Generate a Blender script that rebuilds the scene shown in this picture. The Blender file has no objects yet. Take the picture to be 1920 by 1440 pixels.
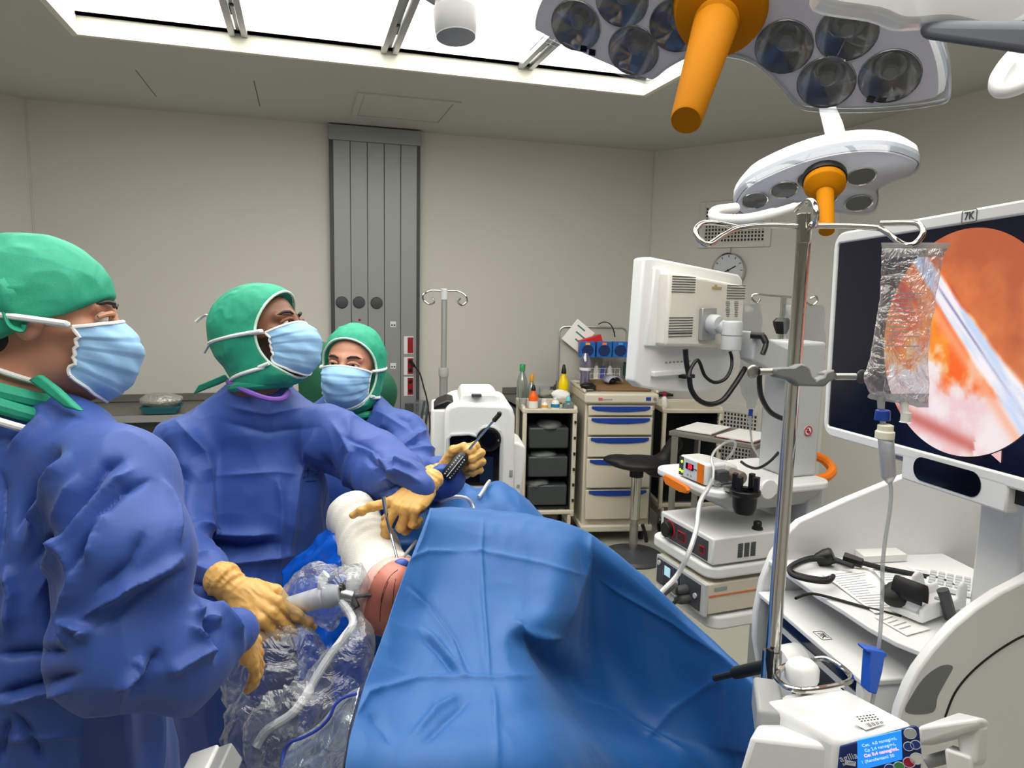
import bpy, bmesh, math, random
import numpy as np
from mathutils import Vector, Matrix, Euler

SC = bpy.context.scene
# ---------------------------------------------------------------- camera
FPX = 1332.0                      # focal length in pixels of the 1920 wide frame
CAMZ = 1.75
_a, _p, _r = (math.radians(v) for v in (16.5, 7.65, 1.26))
_f0 = np.array([math.sin(_a), math.cos(_a), 0.0]); _r0 = np.array([math.cos(_a), -math.sin(_a), 0.0]); _z = np.array([0, 0, 1.0])
CF = _f0*math.cos(_p) - _z*math.sin(_p)
_u0 = _z*math.cos(_p) + _f0*math.sin(_p)
CR = _r0*math.cos(_r) + _u0*math.sin(_r)
CU = _u0*math.cos(_r) - _r0*math.sin(_r)
CC = np.array([0.0, 0.0, CAMZ])
cd = bpy.data.cameras.new('camera'); cam = bpy.data.objects.new('camera', cd); SC.collection.objects.link(cam)
cd.sensor_fit = 'HORIZONTAL'; cd.sensor_width = 36.0; cd.lens = 36.0*FPX/1920.0
cd.clip_start = 0.02; cd.clip_end = 100
cam.matrix_world = Matrix(((CR[0], CU[0], -CF[0], CC[0]), (CR[1], CU[1], -CF[1], CC[1]), (CR[2], CU[2], -CF[2], CC[2]), (0, 0, 0, 1)))
SC.camera = cam
# ---------------------------------------------------------------- world, exposure
W = bpy.data.worlds.new('world'); SC.world = W; W.use_nodes = True
W.node_tree.nodes['Background'].inputs[0].default_value = (0.6, 0.65, 0.7, 1); W.node_tree.nodes['Background'].inputs[1].default_value = 0.05
SC.view_settings.view_transform = 'Standard'; SC.view_settings.look = 'None'
SC.view_settings.exposure = 0.0; SC.view_settings.gamma = 1.0; SC.view_settings.use_curve_mapping = False
SC.cycles.max_bounces = 10; SC.cycles.transparent_max_bounces = 24; SC.cycles.transmission_bounces = 8; SC.cycles.glossy_bounces = 4
SC.cycles.caustics_reflective = False; SC.cycles.caustics_refractive = False
SC.cycles.use_denoising = True; SC.cycles.sample_clamp_indirect = 6.0
PANEL_L = 4.7                     # radiance of the glowing ceiling panels
# ---------------------------------------------------------------- picture points to places
def ray(x, y): return CR*((x-960)/FPX) - CU*((y-720)/FPX) + CF
def P(x, y, D): return Vector(CC + ray(x, y)*D)
def PZ(x, y, z): r = ray(x, y); return Vector(CC + r*((z-CC[2])/r[2]))
def PY(x, y, Y): r = ray(x, y); return Vector(CC + r*(Y/r[1]))
def PX(x, y, X): r = ray(x, y); return Vector(CC + r*(X/r[0]))
def PPL(x, y, o, n):
    r = Vector(ray(x, y)); c = Vector(CC); return c + r*((Vector(o)-c).dot(n)/r.dot(n))
def PXL(w, D): return w*D/FPX     # width in metres of w pixels at depth D
# ---------------------------------------------------------------- mesh helpers
def lin(c):
    if isinstance(c, str): c = tuple(int(c[i:i+2], 16) for i in (0, 2, 4))
    return tuple((v/255/12.92 if v/255 <= 0.04045 else ((v/255+0.055)/1.055)**2.4) for v in c)
MATS = {}
def mat(name, col, rough=0.5, metal=0.0, var=0.04, scale=40.0, bump=0.0, spec=0.5, alpha=1.0, trans=0.0, emit=None, estr=1.0, sheen=0.0, coat=0.0, sss=0.0, ior=1.45, bscale=None, stretch=None, crease=0.0, cscale=9.0):
    if name in MATS: return MATS[name]
    m = bpy.data.materials.new(name); m.use_nodes = True; nt = m.node_tree; b = nt.nodes['Principled BSDF']
    c = lin(col)
    tc = nt.nodes.new('ShaderNodeTexCoord'); n = nt.nodes.new('ShaderNodeTexNoise'); n.inputs['Scale'].default_value = scale; n.inputs['Detail'].default_value = 3
    nt.links.new(tc.outputs['Object'], n.inputs['Vector'])
    mx = nt.nodes.new('ShaderNodeMix'); mx.data_type = 'RGBA'
    mx.inputs['A'].default_value = tuple(min(1, v*(1-var)) for v in c)+(1,); mx.inputs['B'].default_value = tuple(min(1, v*(1+var)) for v in c)+(1,)
    nt.links.new(n.outputs['Fac'], mx.inputs['Factor']); nt.links.new(mx.outputs['Result'], b.inputs['Base Color'])
    b.inputs['Roughness'].default_value = rough; b.inputs['Metallic'].default_value = metal; b.inputs['Specular IOR Level'].default_value = spec
    b.inputs['IOR'].default_value = ior
    if bump:
        bp = nt.nodes.new('ShaderNodeBump'); bp.inputs['Strength'].default_value = bump; bp.inputs['Distance'].default_value = 0.002
        n2 = nt.nodes.new('ShaderNodeTexNoise'); n2.inputs['Scale'].default_value = bscale or scale*6; n2.inputs['Detail'].default_value = 4
        if stretch:
            mp = nt.nodes.new('ShaderNodeMapping'); mp.inputs['Scale'].default_value = stretch
            nt.links.new(tc.outputs['Object'], mp.inputs['Vector']); nt.links.new(mp.outputs['Vector'], n2.inputs['Vector'])
        else: nt.links.new(tc.outputs['Object'], n2.inputs['Vector'])
        nt.links.new(n2.outputs['Fac'], bp.inputs['Height']); nt.links.new(bp.outputs['Normal'], b.inputs['Normal'])
    if crease:   # woven cloth: sharp creases on top of the fine grain
        n3 = nt.nodes.new('ShaderNodeTexNoise'); n3.noise_type = 'RIDGED_MULTIFRACTAL'; n3.inputs['Scale'].default_value = cscale; n3.inputs['Detail'].default_value = 2; n3.inputs['Distortion'].default_value = 0.8
        mp3 = nt.nodes.new('ShaderNodeMapping'); mp3.inputs['Scale'].default_value = (1, 1, 0.55); mp3.inputs['Rotation'].default_value = (0.3, 0.5, 0.2); nt.links.new(tc.outputs['Object'], mp3.inputs['Vector']); nt.links.new(mp3.outputs['Vector'], n3.inputs['Vector'])
        b3 = nt.nodes.new('ShaderNodeBump'); b3.inputs['Strength'].default_value = crease; b3.inputs['Distance'].default_value = 0.03
        nt.links.new(n3.outputs['Fac'], b3.inputs['Height'])
        if bump: nt.links.new(b3.outputs['Normal'], bp.inputs['Normal'])
        else: nt.links.new(b3.outputs['Normal'], b.inputs['Normal'])
    if alpha < 1: b.inputs['Alpha'].default_value = alpha
    if trans: b.inputs['Transmission Weight'].default_value = trans
    if emit: b.inputs['Emission Color'].default_value = lin(emit)+(1,); b.inputs['Emission Strength'].default_value = estr
    if sheen: b.inputs['Sheen Weight'].default_value = sheen
    if coat: b.inputs['Coat Weight'].default_value = coat
    if sss: b.inputs['Subsurface Weight'].default_value = sss; b.inputs['Subsurface Radius'].default_value = (0.01, 0.004, 0.002)
    MATS[name] = m; return m
def clearmat(name, tint=(235, 238, 242), rough=0.12, facing=0.06, edge=0.55, bump=0.0, bscale=30.0):
    """thin clear plastic: mostly see-through, glossy towards grazing angles"""
    if name in MATS: return MATS[name]
    m = bpy.data.materials.new(name); m.use_nodes = True; nt = m.node_tree; nt.nodes.clear()
    out = nt.nodes.new('ShaderNodeOutputMaterial'); tr = nt.nodes.new('ShaderNodeBsdfTransparent'); tr.inputs[0].default_value = lin(tint)+(1,)
    gl = nt.nodes.new('ShaderNodeBsdfPrincipled'); gl.inputs['Base Color'].default_value = lin(tint)+(1,); gl.inputs['Roughness'].default_value = rough
    lw = nt.nodes.new('ShaderNodeLayerWeight'); lw.inputs['Blend'].default_value = 0.35
    mr = nt.nodes.new('ShaderNodeMapRange'); mr.inputs['To Min'].default_value = facing; mr.inputs['To Max'].default_value = edge
    mix = nt.nodes.new('ShaderNodeMixShader')
    gs = nt.nodes.new('ShaderNodeBsdfGlossy'); gs.inputs['Roughness'].default_value = rough
    mix2 = nt.nodes.new('ShaderNodeMixShader'); mix2.inputs[0].default_value = 0.6
    nt.links.new(gl.outputs[0], mix2.inputs[1]); nt.links.new(gs.outputs[0], mix2.inputs[2])
    if bump:
        tc = nt.nodes.new('ShaderNodeTexCoord'); n2 = nt.nodes.new('ShaderNodeTexNoise'); n2.inputs['Scale'].default_value = bscale; n2.inputs['Detail'].default_value = 3; n2.inputs['Distortion'].default_value = 1.5
        bp = nt.nodes.new('ShaderNodeBump'); bp.inputs['Strength'].default_value = bump; bp.inputs['Distance'].default_value = 0.02
        nt.links.new(tc.outputs['Object'], n2.inputs['Vector']); nt.links.new(n2.outputs['Fac'], bp.inputs['Height'])
        for s in (gl, gs, lw): nt.links.new(bp.outputs['Normal'], s.inputs['Normal'])
    nt.links.new(lw.outputs['Facing'], mr.inputs['Value']); nt.links.new(mr.outputs['Result'], mix.inputs[0])
    nt.links.new(tr.outputs[0], mix.inputs[1]); nt.links.new(mix2.outputs[0], mix.inputs[2]); nt.links.new(mix.outputs[0], out.inputs[0])
    MATS[name] = m; return m

class MB:
    """collects shapes; build() links them as ONE mesh object"""
    def __init__(s): s.v = []; s.f = []
    def add(s, vs, fs):
        o = len(s.v); s.v += [tuple(v) for v in vs]; s.f += [tuple(i+o for i in f) for f in fs]; return s
    def xf(s, M):
        s.v = [tuple(M @ Vector(v)) for v in s.v]; return s
    def box(s, c, d, rot=None, M=None):
        x, y, z = d[0]/2, d[1]/2, d[2]/2
        vs = [Vector((a*x, b*y, e*z)) for e in (-1, 1) for b in (-1, 1) for a in (-1, 1)]
        if rot: R = Euler(rot).to_matrix(); vs = [R @ v for v in vs]
        vs = [v+Vector(c) for v in vs]
        if M is not None: vs = [M @ v for v in vs]
        return s.add(vs, [(0, 2, 3, 1), (4, 5, 7, 6), (0, 1, 5, 4), (2, 6, 7, 3), (0, 4, 6, 2), (1, 3, 7, 5)])
    def hexa(s, p):   # eight corners: bottom ring then top ring
        return s.add(p, [(0, 3, 2, 1), (4, 5, 6, 7), (0, 1, 5, 4), (1, 2, 6, 5), (2, 3, 7, 6), (3, 0, 4, 7)])
    def lathe(s, prof, o=(0, 0, 0), ax=(0, 0, 1), n=28, cap=True):
        q = Vector((0, 0, 1)).rotation_difference(Vector(ax).normalized()); vs = []; fs = []; o = Vector(o)
        for r, h in prof:
            for i in range(n): t = 2*math.pi*i/n; vs.append(o + q @ Vector((r*math.cos(t), r*math.sin(t), h)))
        for k in range(len(prof)-1):
            for i in range(n): j = (i+1) % n; fs.append((k*n+i, k*n+j, (k+1)*n+j, (k+1)*n+i))
        if cap: fs.append(tuple(range(n-1, -1, -1))); m = (len(prof)-1)*n; fs.append(tuple(m+i for i in range(n)))
        return s.add(vs, fs)
    def cyl(s, a, b, r, r2=None, n=24):
        a = Vector(a); b = Vector(b); L = (b-a).length; return s.lathe([(r, 0), (r if r2 is None else r2, L)], a, b-a, n)
    def tube(s, pts, r, n=10, closed=False, flat=None):
        pts = [Vector(p) for p in pts]; N = len(pts); rs = r if isinstance(r, (list, tuple)) else [r]*N
        vs = []; fs = []; prev = None
        for i in range(N):
            if closed: t = pts[(i+1) % N]-pts[i-1]
            else: t = pts[min(i+1, N-1)]-pts[max(i-1, 0)]
            t.normalize()
            if prev is None:
                u = Vector((0, 0, 1)) if abs(t.z) < 0.9 else Vector((1, 0, 0))
            else: u = prev
            u = (u - t*u.dot(t)).normalized(); prev = u; w = t.cross(u)
            for k in range(n):
                a = 2*math.pi*k/n; vs.append(pts[i] + u*(rs[i]*math.cos(a)*(flat or 1)) + w*(rs[i]*math.sin(a)))
        M = N if closed else N-1
        for i in range(M):
            for k in range(n):
                j = (k+1) % n; i2 = (i+1) % N; fs.append((i*n+k, i*n+j, i2*n+j, i2*n+k))
        if not closed: fs.append(tuple(range(n-1, -1, -1))); fs.append(tuple((N-1)*n+k for k in range(n)))
        return s.add(vs, fs)
    def prism(s, out, a, b):   # outline as 3-D points, swept by vectors a (start) to b (end)
        n = len(out); vs = [Vector(p)+Vector(a) for p in out]+[Vector(p)+Vector(b) for p in out]
        return s.add(vs, [tuple(range(n-1, -1, -1)), tuple(range(n, 2*n))]+[(i, (i+1) % n, n+(i+1) % n, n+i) for i in range(n)])
    def grid(s, G, closed=False):  # G[i][j] points
        nu, nv = len(G), len(G[0]); vs = [p for r in G for p in r]
        fs = [(i*nv+j, i*nv+j+1, (i+1)*nv+j+1, (i+1)*nv+j) for i in range(nu-1) for j in range(nv-1)]
        return s.add(vs, fs)
    def ball(s, c, r, n=16):
        sx, sy, sz = r if isinstance(r, (tuple, list)) else (r, r, r); vs = []; fs = []; m = n//2
        for i in range(1, m):
            t = math.pi*i/m
            for k in range(n): a = 2*math.pi*k/n; vs.append((c[0]+sx*math.sin(t)*math.cos(a), c[1]+sy*math.sin(t)*math.sin(a), c[2]+sz*math.cos(t)))
        vs += [(c[0], c[1], c[2]+sz), (c[0], c[1], c[2]-sz)]; T = len(vs)-2
        for i in range(m-2):
            for k in range(n): j = (k+1) % n; fs.append((i*n+k, (i+1)*n+k, (i+1)*n+j, i*n+j))
        for k in range(n): j = (k+1) % n; fs.append((T, k, j)); fs.append((T+1, (m-2)*n+j, (m-2)*n+k))
        return s.add(vs, fs)
    def build(s, name, m, parent=None, bevel=0.0, seg=2, angle=35, solid=0.0, subd=0, smooth=True):
        me = bpy.data.meshes.new(name); me.from_pydata(s.v, [], s.f); me.update()
        return link(name, me, m, parent, bevel, seg, angle, solid, subd, smooth)
def link(name, me, m, parent=None, bevel=0.0, seg=2, angle=35, solid=0.0, subd=0, smooth=True):
    bm = bmesh.new(); bm.from_mesh(me); bmesh.ops.recalc_face_normals(bm, faces=bm.faces); bm.to_mesh(me); bm.free()
    if smooth:
        me.polygons.foreach_set('use_smooth', [True]*len(me.polygons))
        if angle < 180: me.set_sharp_from_angle(angle=math.radians(angle))
    for k in (m if isinstance(m, (list, tuple)) else [m]): me.materials.append(k)
    o = bpy.data.objects.new(name, me); SC.collection.objects.link(o)
    if parent: o.parent = parent
    if solid: md = o.modifiers.new('thickness', 'SOLIDIFY'); md.thickness = solid; md.offset = 0
    if subd: md = o.modifiers.new('smooth', 'SUBSURF'); md.levels = subd; md.render_levels = subd
    if bevel: md = o.modifiers.new('bevel', 'BEVEL'); md.width = bevel; md.segments = seg; md.limit_method = 'ANGLE'; md.angle_limit = math.radians(40); md.harden_normals = False
    return o
def tag(o, label=None, cat=None, group=None, kind=None):
    if label: o['label'] = label
    if cat: o['category'] = cat
    if group: o['group'] = group
    if kind: o['kind'] = kind
    return o
def thing(name, label, cat, M=None, group=None):
    o = bpy.data.objects.new(name, None); SC.collection.objects.link(o); o.empty_display_size = 0.05
    if M is not None: o.matrix_world = M if isinstance(M, Matrix) else Matrix.Translation(Vector(M))
    return tag(o, label, cat, group)
def copy_tree(o, parent=None):
    c = o.copy(); SC.collection.objects.link(c)
    if parent: c.parent = parent
    for ch in list(o.children): copy_tree(ch, c)
    return c
def frame(o, x, z=(0, 0, 1)):
    """matrix with origin o, local x along x, local z near z"""
    x = Vector(x).normalized(); z = Vector(z); y = z.cross(x).normalized(); z = x.cross(y)
    return Matrix(((x.x, y.x, z.x, o[0]), (x.y, y.y, z.y, o[1]), (x.z, y.z, z.z, o[2]), (0, 0, 0, 1)))
def spline(pts, n=8, closed=False):
    pts = [Vector(p) for p in pts]; N = len(pts); out = []
    for i in range(N if closed else N-1):
        p0, p1, p2, p3 = (pts[(i-1) % N], pts[i], pts[(i+1) % N], pts[(i+2) % N]) if closed else (pts[max(i-1, 0)], pts[i], pts[i+1], pts[min(i+2, N-1)])
        for k in range(n):
            t = k/n; out.append(0.5*((2*p1)+(p2-p0)*t+(2*p0-5*p1+4*p2-p3)*t*t+(3*p1-p0-3*p2+p3)*t**3))
    if not closed: out.append(pts[-1])
    return out
def rrect(w, h, r, n=6):
    out = []
    for cx, cy, a0 in ((w/2-r, h/2-r, 0), (-w/2+r, h/2-r, 90), (-w/2+r, -h/2+r, 180), (w/2-r, -h/2+r, 270)):
        for k in range(n+1): a = math.radians(a0+90*k/n); out.append((cx+r*math.cos(a), cy+r*math.sin(a)))
    return out
def text(name, s, size, M, m, parent=None, ext=0.0004, align='CENTER', bold=0.0):
    c = bpy.data.curves.new(name, 'FONT'); c.body = s; c.size = size; c.extrude = ext; c.align_x = align; c.align_y = 'CENTER'; c.offset = bold; c.resolution_u = 3
    o = bpy.data.objects.new(name, c); SC.collection.objects.link(o)
    dg = bpy.context.evaluated_depsgraph_get(); me = bpy.data.meshes.new_from_object(o.evaluated_get(dg)); bpy.data.objects.remove(o); bpy.data.curves.remove(c)
    me.name = name; me.materials.clear(); me.transform(M)
    ob = bpy.data.objects.new(name, me); me.materials.append(m); SC.collection.objects.link(ob)
    if parent: ob.parent = parent
    return ob
# ---------------------------------------------------------------- signed distance modelling
def sub(p, a): return p - np.asarray(a, np.float32)
def cap(p, a, b, ra, rb=None):
    rb = ra if rb is None else rb; a = np.asarray(a, np.float32); b = np.asarray(b, np.float32); ba = b-a; pa = p-a
    h = np.clip((pa@ba)/max(1e-9, float(ba@ba)), 0, 1); return np.linalg.norm(pa-h[..., None]*ba, axis=-1)-(ra+(rb-ra)*h)
def ell(p, c, r, R=None):
    q = p-np.asarray(c, np.float32)
    if R is not None: q = q@np.asarray(R, np.float32)
    r = np.asarray(r, np.float32); k0 = np.linalg.norm(q/r, axis=-1); k1 = np.linalg.norm(q/(r*r), axis=-1)+1e-6
    return k0*(k0-1)/k1
def smin(a, b, k):
    h = np.clip(0.5+0.5*(b-a)/k, 0, 1); return b+(a-b)*h-k*h*(1-h)
def smax(a, b, k): return -smin(-a, -b, k)
def chain(p, pts, rs, k=0.01):
    d = None
    for i in range(len(pts)-1):
        e = cap(p, pts[i], pts[i+1], rs[i], rs[i+1]); d = e if d is None else smin(d, e, k)
    return d
def sdf_mesh(f, lo, hi, h):
    lo = np.asarray(lo, float); hi = np.asarray(hi, float); n = np.ceil((hi-lo)/h).astype(int)+1
    ax = [lo[i]+h*np.arange(n[i]) for i in range(3)]
    V = np.empty(n, np.float32)
    st = max(1, int(1.2e6//(n[1]*n[2])))
    Yg, Zg = np.meshgrid(ax[1], ax[2], indexing='ij')
    for i in range(0, n[0], st):
        xs = ax[0][i:i+st]; p = np.empty((len(xs), n[1], n[2], 3), np.float32)
        p[..., 0] = xs[:, None, None]; p[..., 1] = Yg; p[..., 2] = Zg
        V[i:i+st] = f(p)
    S = V < 0
    c = np.zeros(n-1, np.int8)
    for a in (0, 1):
        for b in (0, 1):
            for e in (0, 1): c += S[a:n[0]-1+a, b:n[1]-1+b, e:n[2]-1+e]
    act = (c > 0) & (c < 8); idx = -np.ones(n-1, np.int64); ii = np.argwhere(act); idx[act] = np.arange(len(ii))
    acc = np.zeros((len(ii), 3)); cnt = np.zeros(len(ii))
    for a0 in (0, 1):
        for b0 in (0, 1):
            for d in range(3):
                o0 = [0, 0, 0]; oth = [q for q in range(3) if q != d]; o0[oth[0]] = a0; o0[oth[1]] = b0; o1 = list(o0); o1[d] = 1
                A = ii+o0; B = ii+o1; va = V[tuple(A.T)]; vb = V[tuple(B.T)]; m = (va < 0) != (vb < 0)
                t = np.where(m, va/(va-vb+1e-12), 0); pt = A+t[:, None]*(B-A); acc[m] += pt[m]; cnt[m] += 1
    vs = lo+h*(acc/cnt[:, None]); fs = []
    for d in range(3):
        e1, e2 = (d+1) % 3, (d+2) % 3
        sl0 = [slice(None)]*3; sl1 = [slice(None)]*3; sl0[d] = slice(0, -1); sl1[d] = slice(1, None)
        ch = S[tuple(sl0)] != S[tuple(sl1)]; q = np.argwhere(ch)
        q = q[(q[:, e1] > 0) & (q[:, e2] > 0) & (q[:, e1] < n[e1]-1) & (q[:, e2] < n[e2]-1)]
        ins = S[tuple(q.T)]; quad = []
        for (u, w) in ((1, 1), (0, 1), (0, 0), (1, 0)):
            r = q.copy(); r[:, e1] -= u; r[:, e2] -= w; quad.append(idx[tuple(r.T)])
        quad = np.stack(quad, 1); quad[~ins] = quad[~ins][:, ::-1]; fs.append(quad)
    return vs, np.concatenate(fs)
def npmesh(name, vs, fs):
    me = bpy.data.meshes.new(name); me.vertices.add(len(vs)); me.vertices.foreach_set('co', np.asarray(vs, np.float32).ravel())
    k = fs.shape[1]; me.loops.add(fs.size); me.loops.foreach_set('vertex_index', fs.ravel().astype(np.int32)); me.polygons.add(len(fs))
    me.polygons.foreach_set('loop_start', np.arange(0, fs.size, k, dtype=np.int32)); me.polygons.foreach_set('loop_total', np.full(len(fs), k, np.int32))
    me.update(calc_edges=True); me.validate(); return me
def sdf_obj(name, f, lo, hi, h, m, parent=None, disp=None, M=None):
    vs, fs = sdf_mesh(f, lo, hi, h)
    if disp is not None:
        nr = grid_normals(vs, fs); vs = vs+nr*disp(vs, nr)[:, None]
    if M is not None: A = np.array(M); vs = vs@A[:3, :3].T+A[:3, 3]
    return link(name, npmesh(name, vs, fs), m, parent, angle=180)
def grid_normals(vs, fs):
    a, b, c, d = (vs[fs[:, i]] for i in range(4)); nn = np.cross(c-a, d-b); nr = np.zeros_like(vs)
    for i in range(4): np.add.at(nr, fs[:, i], nn)
    return nr/(np.linalg.norm(nr, axis=1)[:, None]+1e-12)
def subdiv(vs, fs):
    e = np.concatenate([np.sort(fs[:, [i, (i+1) % 4]], 1) for i in range(4)]); u, inv = np.unique(e, axis=0, return_inverse=True); inv = inv.ravel(); n, m = len(vs), len(fs)
    em = vs[u].mean(1); fm = vs[fs].mean(1); acc = np.zeros_like(vs); cnt = np.zeros(len(vs))
    for i in range(4): np.add.at(acc, fs[:, i], fm); np.add.at(cnt, fs[:, i], 1)
    v2 = 0.6*vs+0.4*acc/np.maximum(cnt, 1)[:, None]; E = [n+inv[i*m:(i+1)*m] for i in range(4)]; F = n+len(u)+np.arange(m)
    q = np.concatenate([np.stack([fs[:, i], E[i], F, E[i-1]], 1) for i in range(4)]); return np.concatenate([v2, em, fm]), q
def _hash(i): return np.modf(np.abs(np.sin(i@np.array([127.1, 311.7, 74.7]))*43758.5453))[0]
def vnoise(p):
    i = np.floor(p); f = p-i; f = f*f*(3-2*f); r = 0
    for a in (0, 1):
        for b in (0, 1):
            for c in (0, 1):
                w = (f[..., 0] if a else 1-f[..., 0])*(f[..., 1] if b else 1-f[..., 1])*(f[..., 2] if c else 1-f[..., 2]); r = r+w*_hash(i+np.array([a, b, c]))
    return r*2-1
def fbm(p, o=3):
    r = 0; a = 1.0
    for k in range(o): r = r+a*vnoise(p*(2.03**k)+17.3*k); a *= 0.5
    return r
def ridge(p): return 1-np.abs(vnoise(p))*2
def seglen(p, a, b):
    a = np.asarray(a, float); b = np.asarray(b, float); ba = b-a; h = np.clip((p-a)@ba/(ba@ba), 0, 1); return np.linalg.norm(p-a-h[:, None]*ba, axis=1), h
def folds(vs, segs, back=None):
    """soft cloth folds along 3-D lines: (a, b, half width, height)"""
    d = np.zeros(len(vs))
    for a, b, w, hh in segs:
        r, h = seglen(vs, a, b); d += hh*np.exp(-(r/w)**2)*np.sin(np.clip(h*math.pi, 0.25, math.pi-0.25))
    return d
def ZAT(pt, py):
    """height of the point above pt's ground place that shows at picture row py"""
    d = np.array([pt[0], pt[1], -CAMZ]); k = 720-py; dU, dF = d@CU, d@CF
    return (k*dF-FPX*dU)/(FPX*CU[2]-k*CF[2])
def bar_grid(mb, w, h, nx, nz, t, y=0.0):
    for i in range(nx+1): mb.box((-w/2+w*i/nx, y, 0), (t, 0.004, h+t))
    for j in range(nz+1): mb.box((0, y, -h/2+h*j/nz), (w+t, 0.004, t))
# ---------------------------------------------------------------- materials
M_wall = mat('wall_paint', (212, 209, 204), 0.6, var=0.015, scale=2.0, bump=0.02)
M_ceil = mat('ceiling_paint', (194, 195, 190), 0.7, var=0.015, scale=2.0)
M_floor = mat('vinyl_floor', (172, 170, 160), 0.35, var=0.05, scale=12.0)
M_white = mat('white_plastic', (226, 227, 228), 0.35, var=0.015)
M_cream = mat('cream_plastic', (206, 199, 182), 0.4, var=0.02)
M_grey = mat('grey_plastic', (150, 152, 154), 0.45)
M_lgrey = mat('light_grey_plastic', (188, 191, 194), 0.4)
M_dgrey = mat('dark_grey_plastic', (66, 68, 72), 0.45)
M_black = mat('black_plastic', (16, 16, 18), 0.4)
M_rubber = mat('black_rubber', (20, 20, 21), 0.6)
M_glossblack = mat('black_glass', (8, 9, 14), 0.08)
M_chrome = mat('chrome', (205, 203, 198), 0.12, 1.0, var=0.02)
M_steel = mat('brushed_steel', (170, 170, 168), 0.32, 1.0, var=0.05)
M_alu = mat('aluminium', (185, 188, 190), 0.4, 0.8, var=0.03)
M_panel = mat('panel_metal', (150, 152, 154), 0.45, 0.35, var=0.02, scale=3)
M_blue = mat('drawer_blue', (22, 60, 150), 0.4)
M_orange = mat('orange_plastic', (232, 120, 20), 0.4)
M_amber = mat('amber_plastic', (176, 110, 0), 0.65, var=0.02, spec=0.1)
M_paper = mat('paper', (232, 232, 230), 0.7, var=0.02)
M_counter = mat('counter_grey', (112, 110, 104), 0.45, var=0.08, scale=60)
M_red = mat('socket_red', (150, 14, 28), 0.4)
M_glow = mat('glowing_panel', (255, 255, 255), 0.6, emit=(255, 252, 242), estr=PANEL_L)
M_ink = mat('ink', (40, 42, 48), 0.7)
M_gown = mat('gown_blue', (43, 76, 154), 0.55, var=0.05, scale=14, bump=0.18, bscale=900, sheen=0.12, crease=0.55, cscale=5.5)
M_cap = mat('cap_green', (34, 152, 122), 0.65, var=0.12, scale=90, bump=0.25, bscale=500, crease=0.35, cscale=16)
M_mask = mat('mask_blue', (142, 186, 226), 0.6, var=0.03, scale=60, bump=0.12, bscale=700)
M_tie = mat('white_tie', (232, 232, 232), 0.6)
M_glove = mat('latex_glove', (212, 164, 92), 0.42, var=0.05, scale=60, bump=0.15, bscale=160, sss=0.1)
M_drape = mat('drape_blue', (21, 88, 156), 0.5, var=0.05, scale=20, bump=0.25, bscale=700, sheen=0.08, crease=0.16, cscale=3.5)
M_skin_dark = mat('brown_skin', (122, 80, 60), 0.45, var=0.1, scale=50, sss=0.05)
M_skin_light = mat('light_skin', (196, 140, 116), 0.45, var=0.08, scale=50, sss=0.08)
M_clear = clearmat('clear_plastic')
M_clearhard = clearmat('clear_hard_plastic', rough=0.05, facing=0.08, edge=0.5)
M_wrinkle = clearmat('crinkled_film', rough=0.12, facing=0.05, edge=0.6, bump=0.7, bscale=16)
M_milky = clearmat('milky_plastic', (228, 230, 234), rough=0.35, facing=0.45, edge=0.8)
# ---------------------------------------------------------------- the room
YB, XR, ZC = 5.76, 3.80, 2.95
C1 = Vector((2.945, YB)); C2 = Vector((XR, 4.45)); L1 = Vector((PY(47, 190, YB).x, YB)); L2 = Vector((-2.95, 4.3))
XL, YF = -2.95, -2.2
def wall(name, a, b, z0=0.0, z1=ZC+0.25, t=0.1):
    a = Vector(a); b = Vector(b); d = (b-a).normalized(); n = Vector((-d.y, d.x))*t
    out = [(a.x, a.y, 0), (b.x, b.y, 0), (b.x+n.x, b.y+n.y, 0), (a.x+n.x, a.y+n.y, 0)]
    return tag(MB().prism(out, (0, 0, z0), (0, 0, z1)).build(name, M_wall), kind='structure')
wall('wall_back', L1, C1); wall('wall_back_right', C1, C2); wall('wall_right', C2, (XR, YF)); wall('wall_front', (XR, YF), (XL, YF)); wall('wall_left', (XL, YF), L2); wall('wall_back_left', L2, L1)
tag(MB().box(((XL+XR)/2, (YF+YB)/2, -0.05), (XR-XL+0.4, YB-YF+0.4, 0.1)).build('floor', M_floor), kind='structure')
# ceiling with the light recess cut out
RX0, RX1, RY0, RY1, RZ = -1.076, 2.076, -0.30, 4.21, ZC+0.10
mb = MB()
for x0, x1, y0, y1 in ((XL-.2, RX0, YF-.2, YB+.2), (RX1, XR+.2, YF-.2, YB+.2), (RX0, RX1, YF-.2, RY0), (RX0, RX1, RY1, YB+.2)):
    mb.box(((x0+x1)/2, (y0+y1)/2, ZC+0.01), (x1-x0, y1-y0, 0.02))
tag(mb.build('ceiling', M_ceil, smooth=False), kind='structure')
mb = MB().box(((RX0+RX1)/2, (RY0+RY1)/2, ZC+0.3), (RX1-RX0+.3, RY1-RY0+.3, 0.02))
tag(mb.build('ceiling_plenum', M_ceil), kind='structure')
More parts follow.
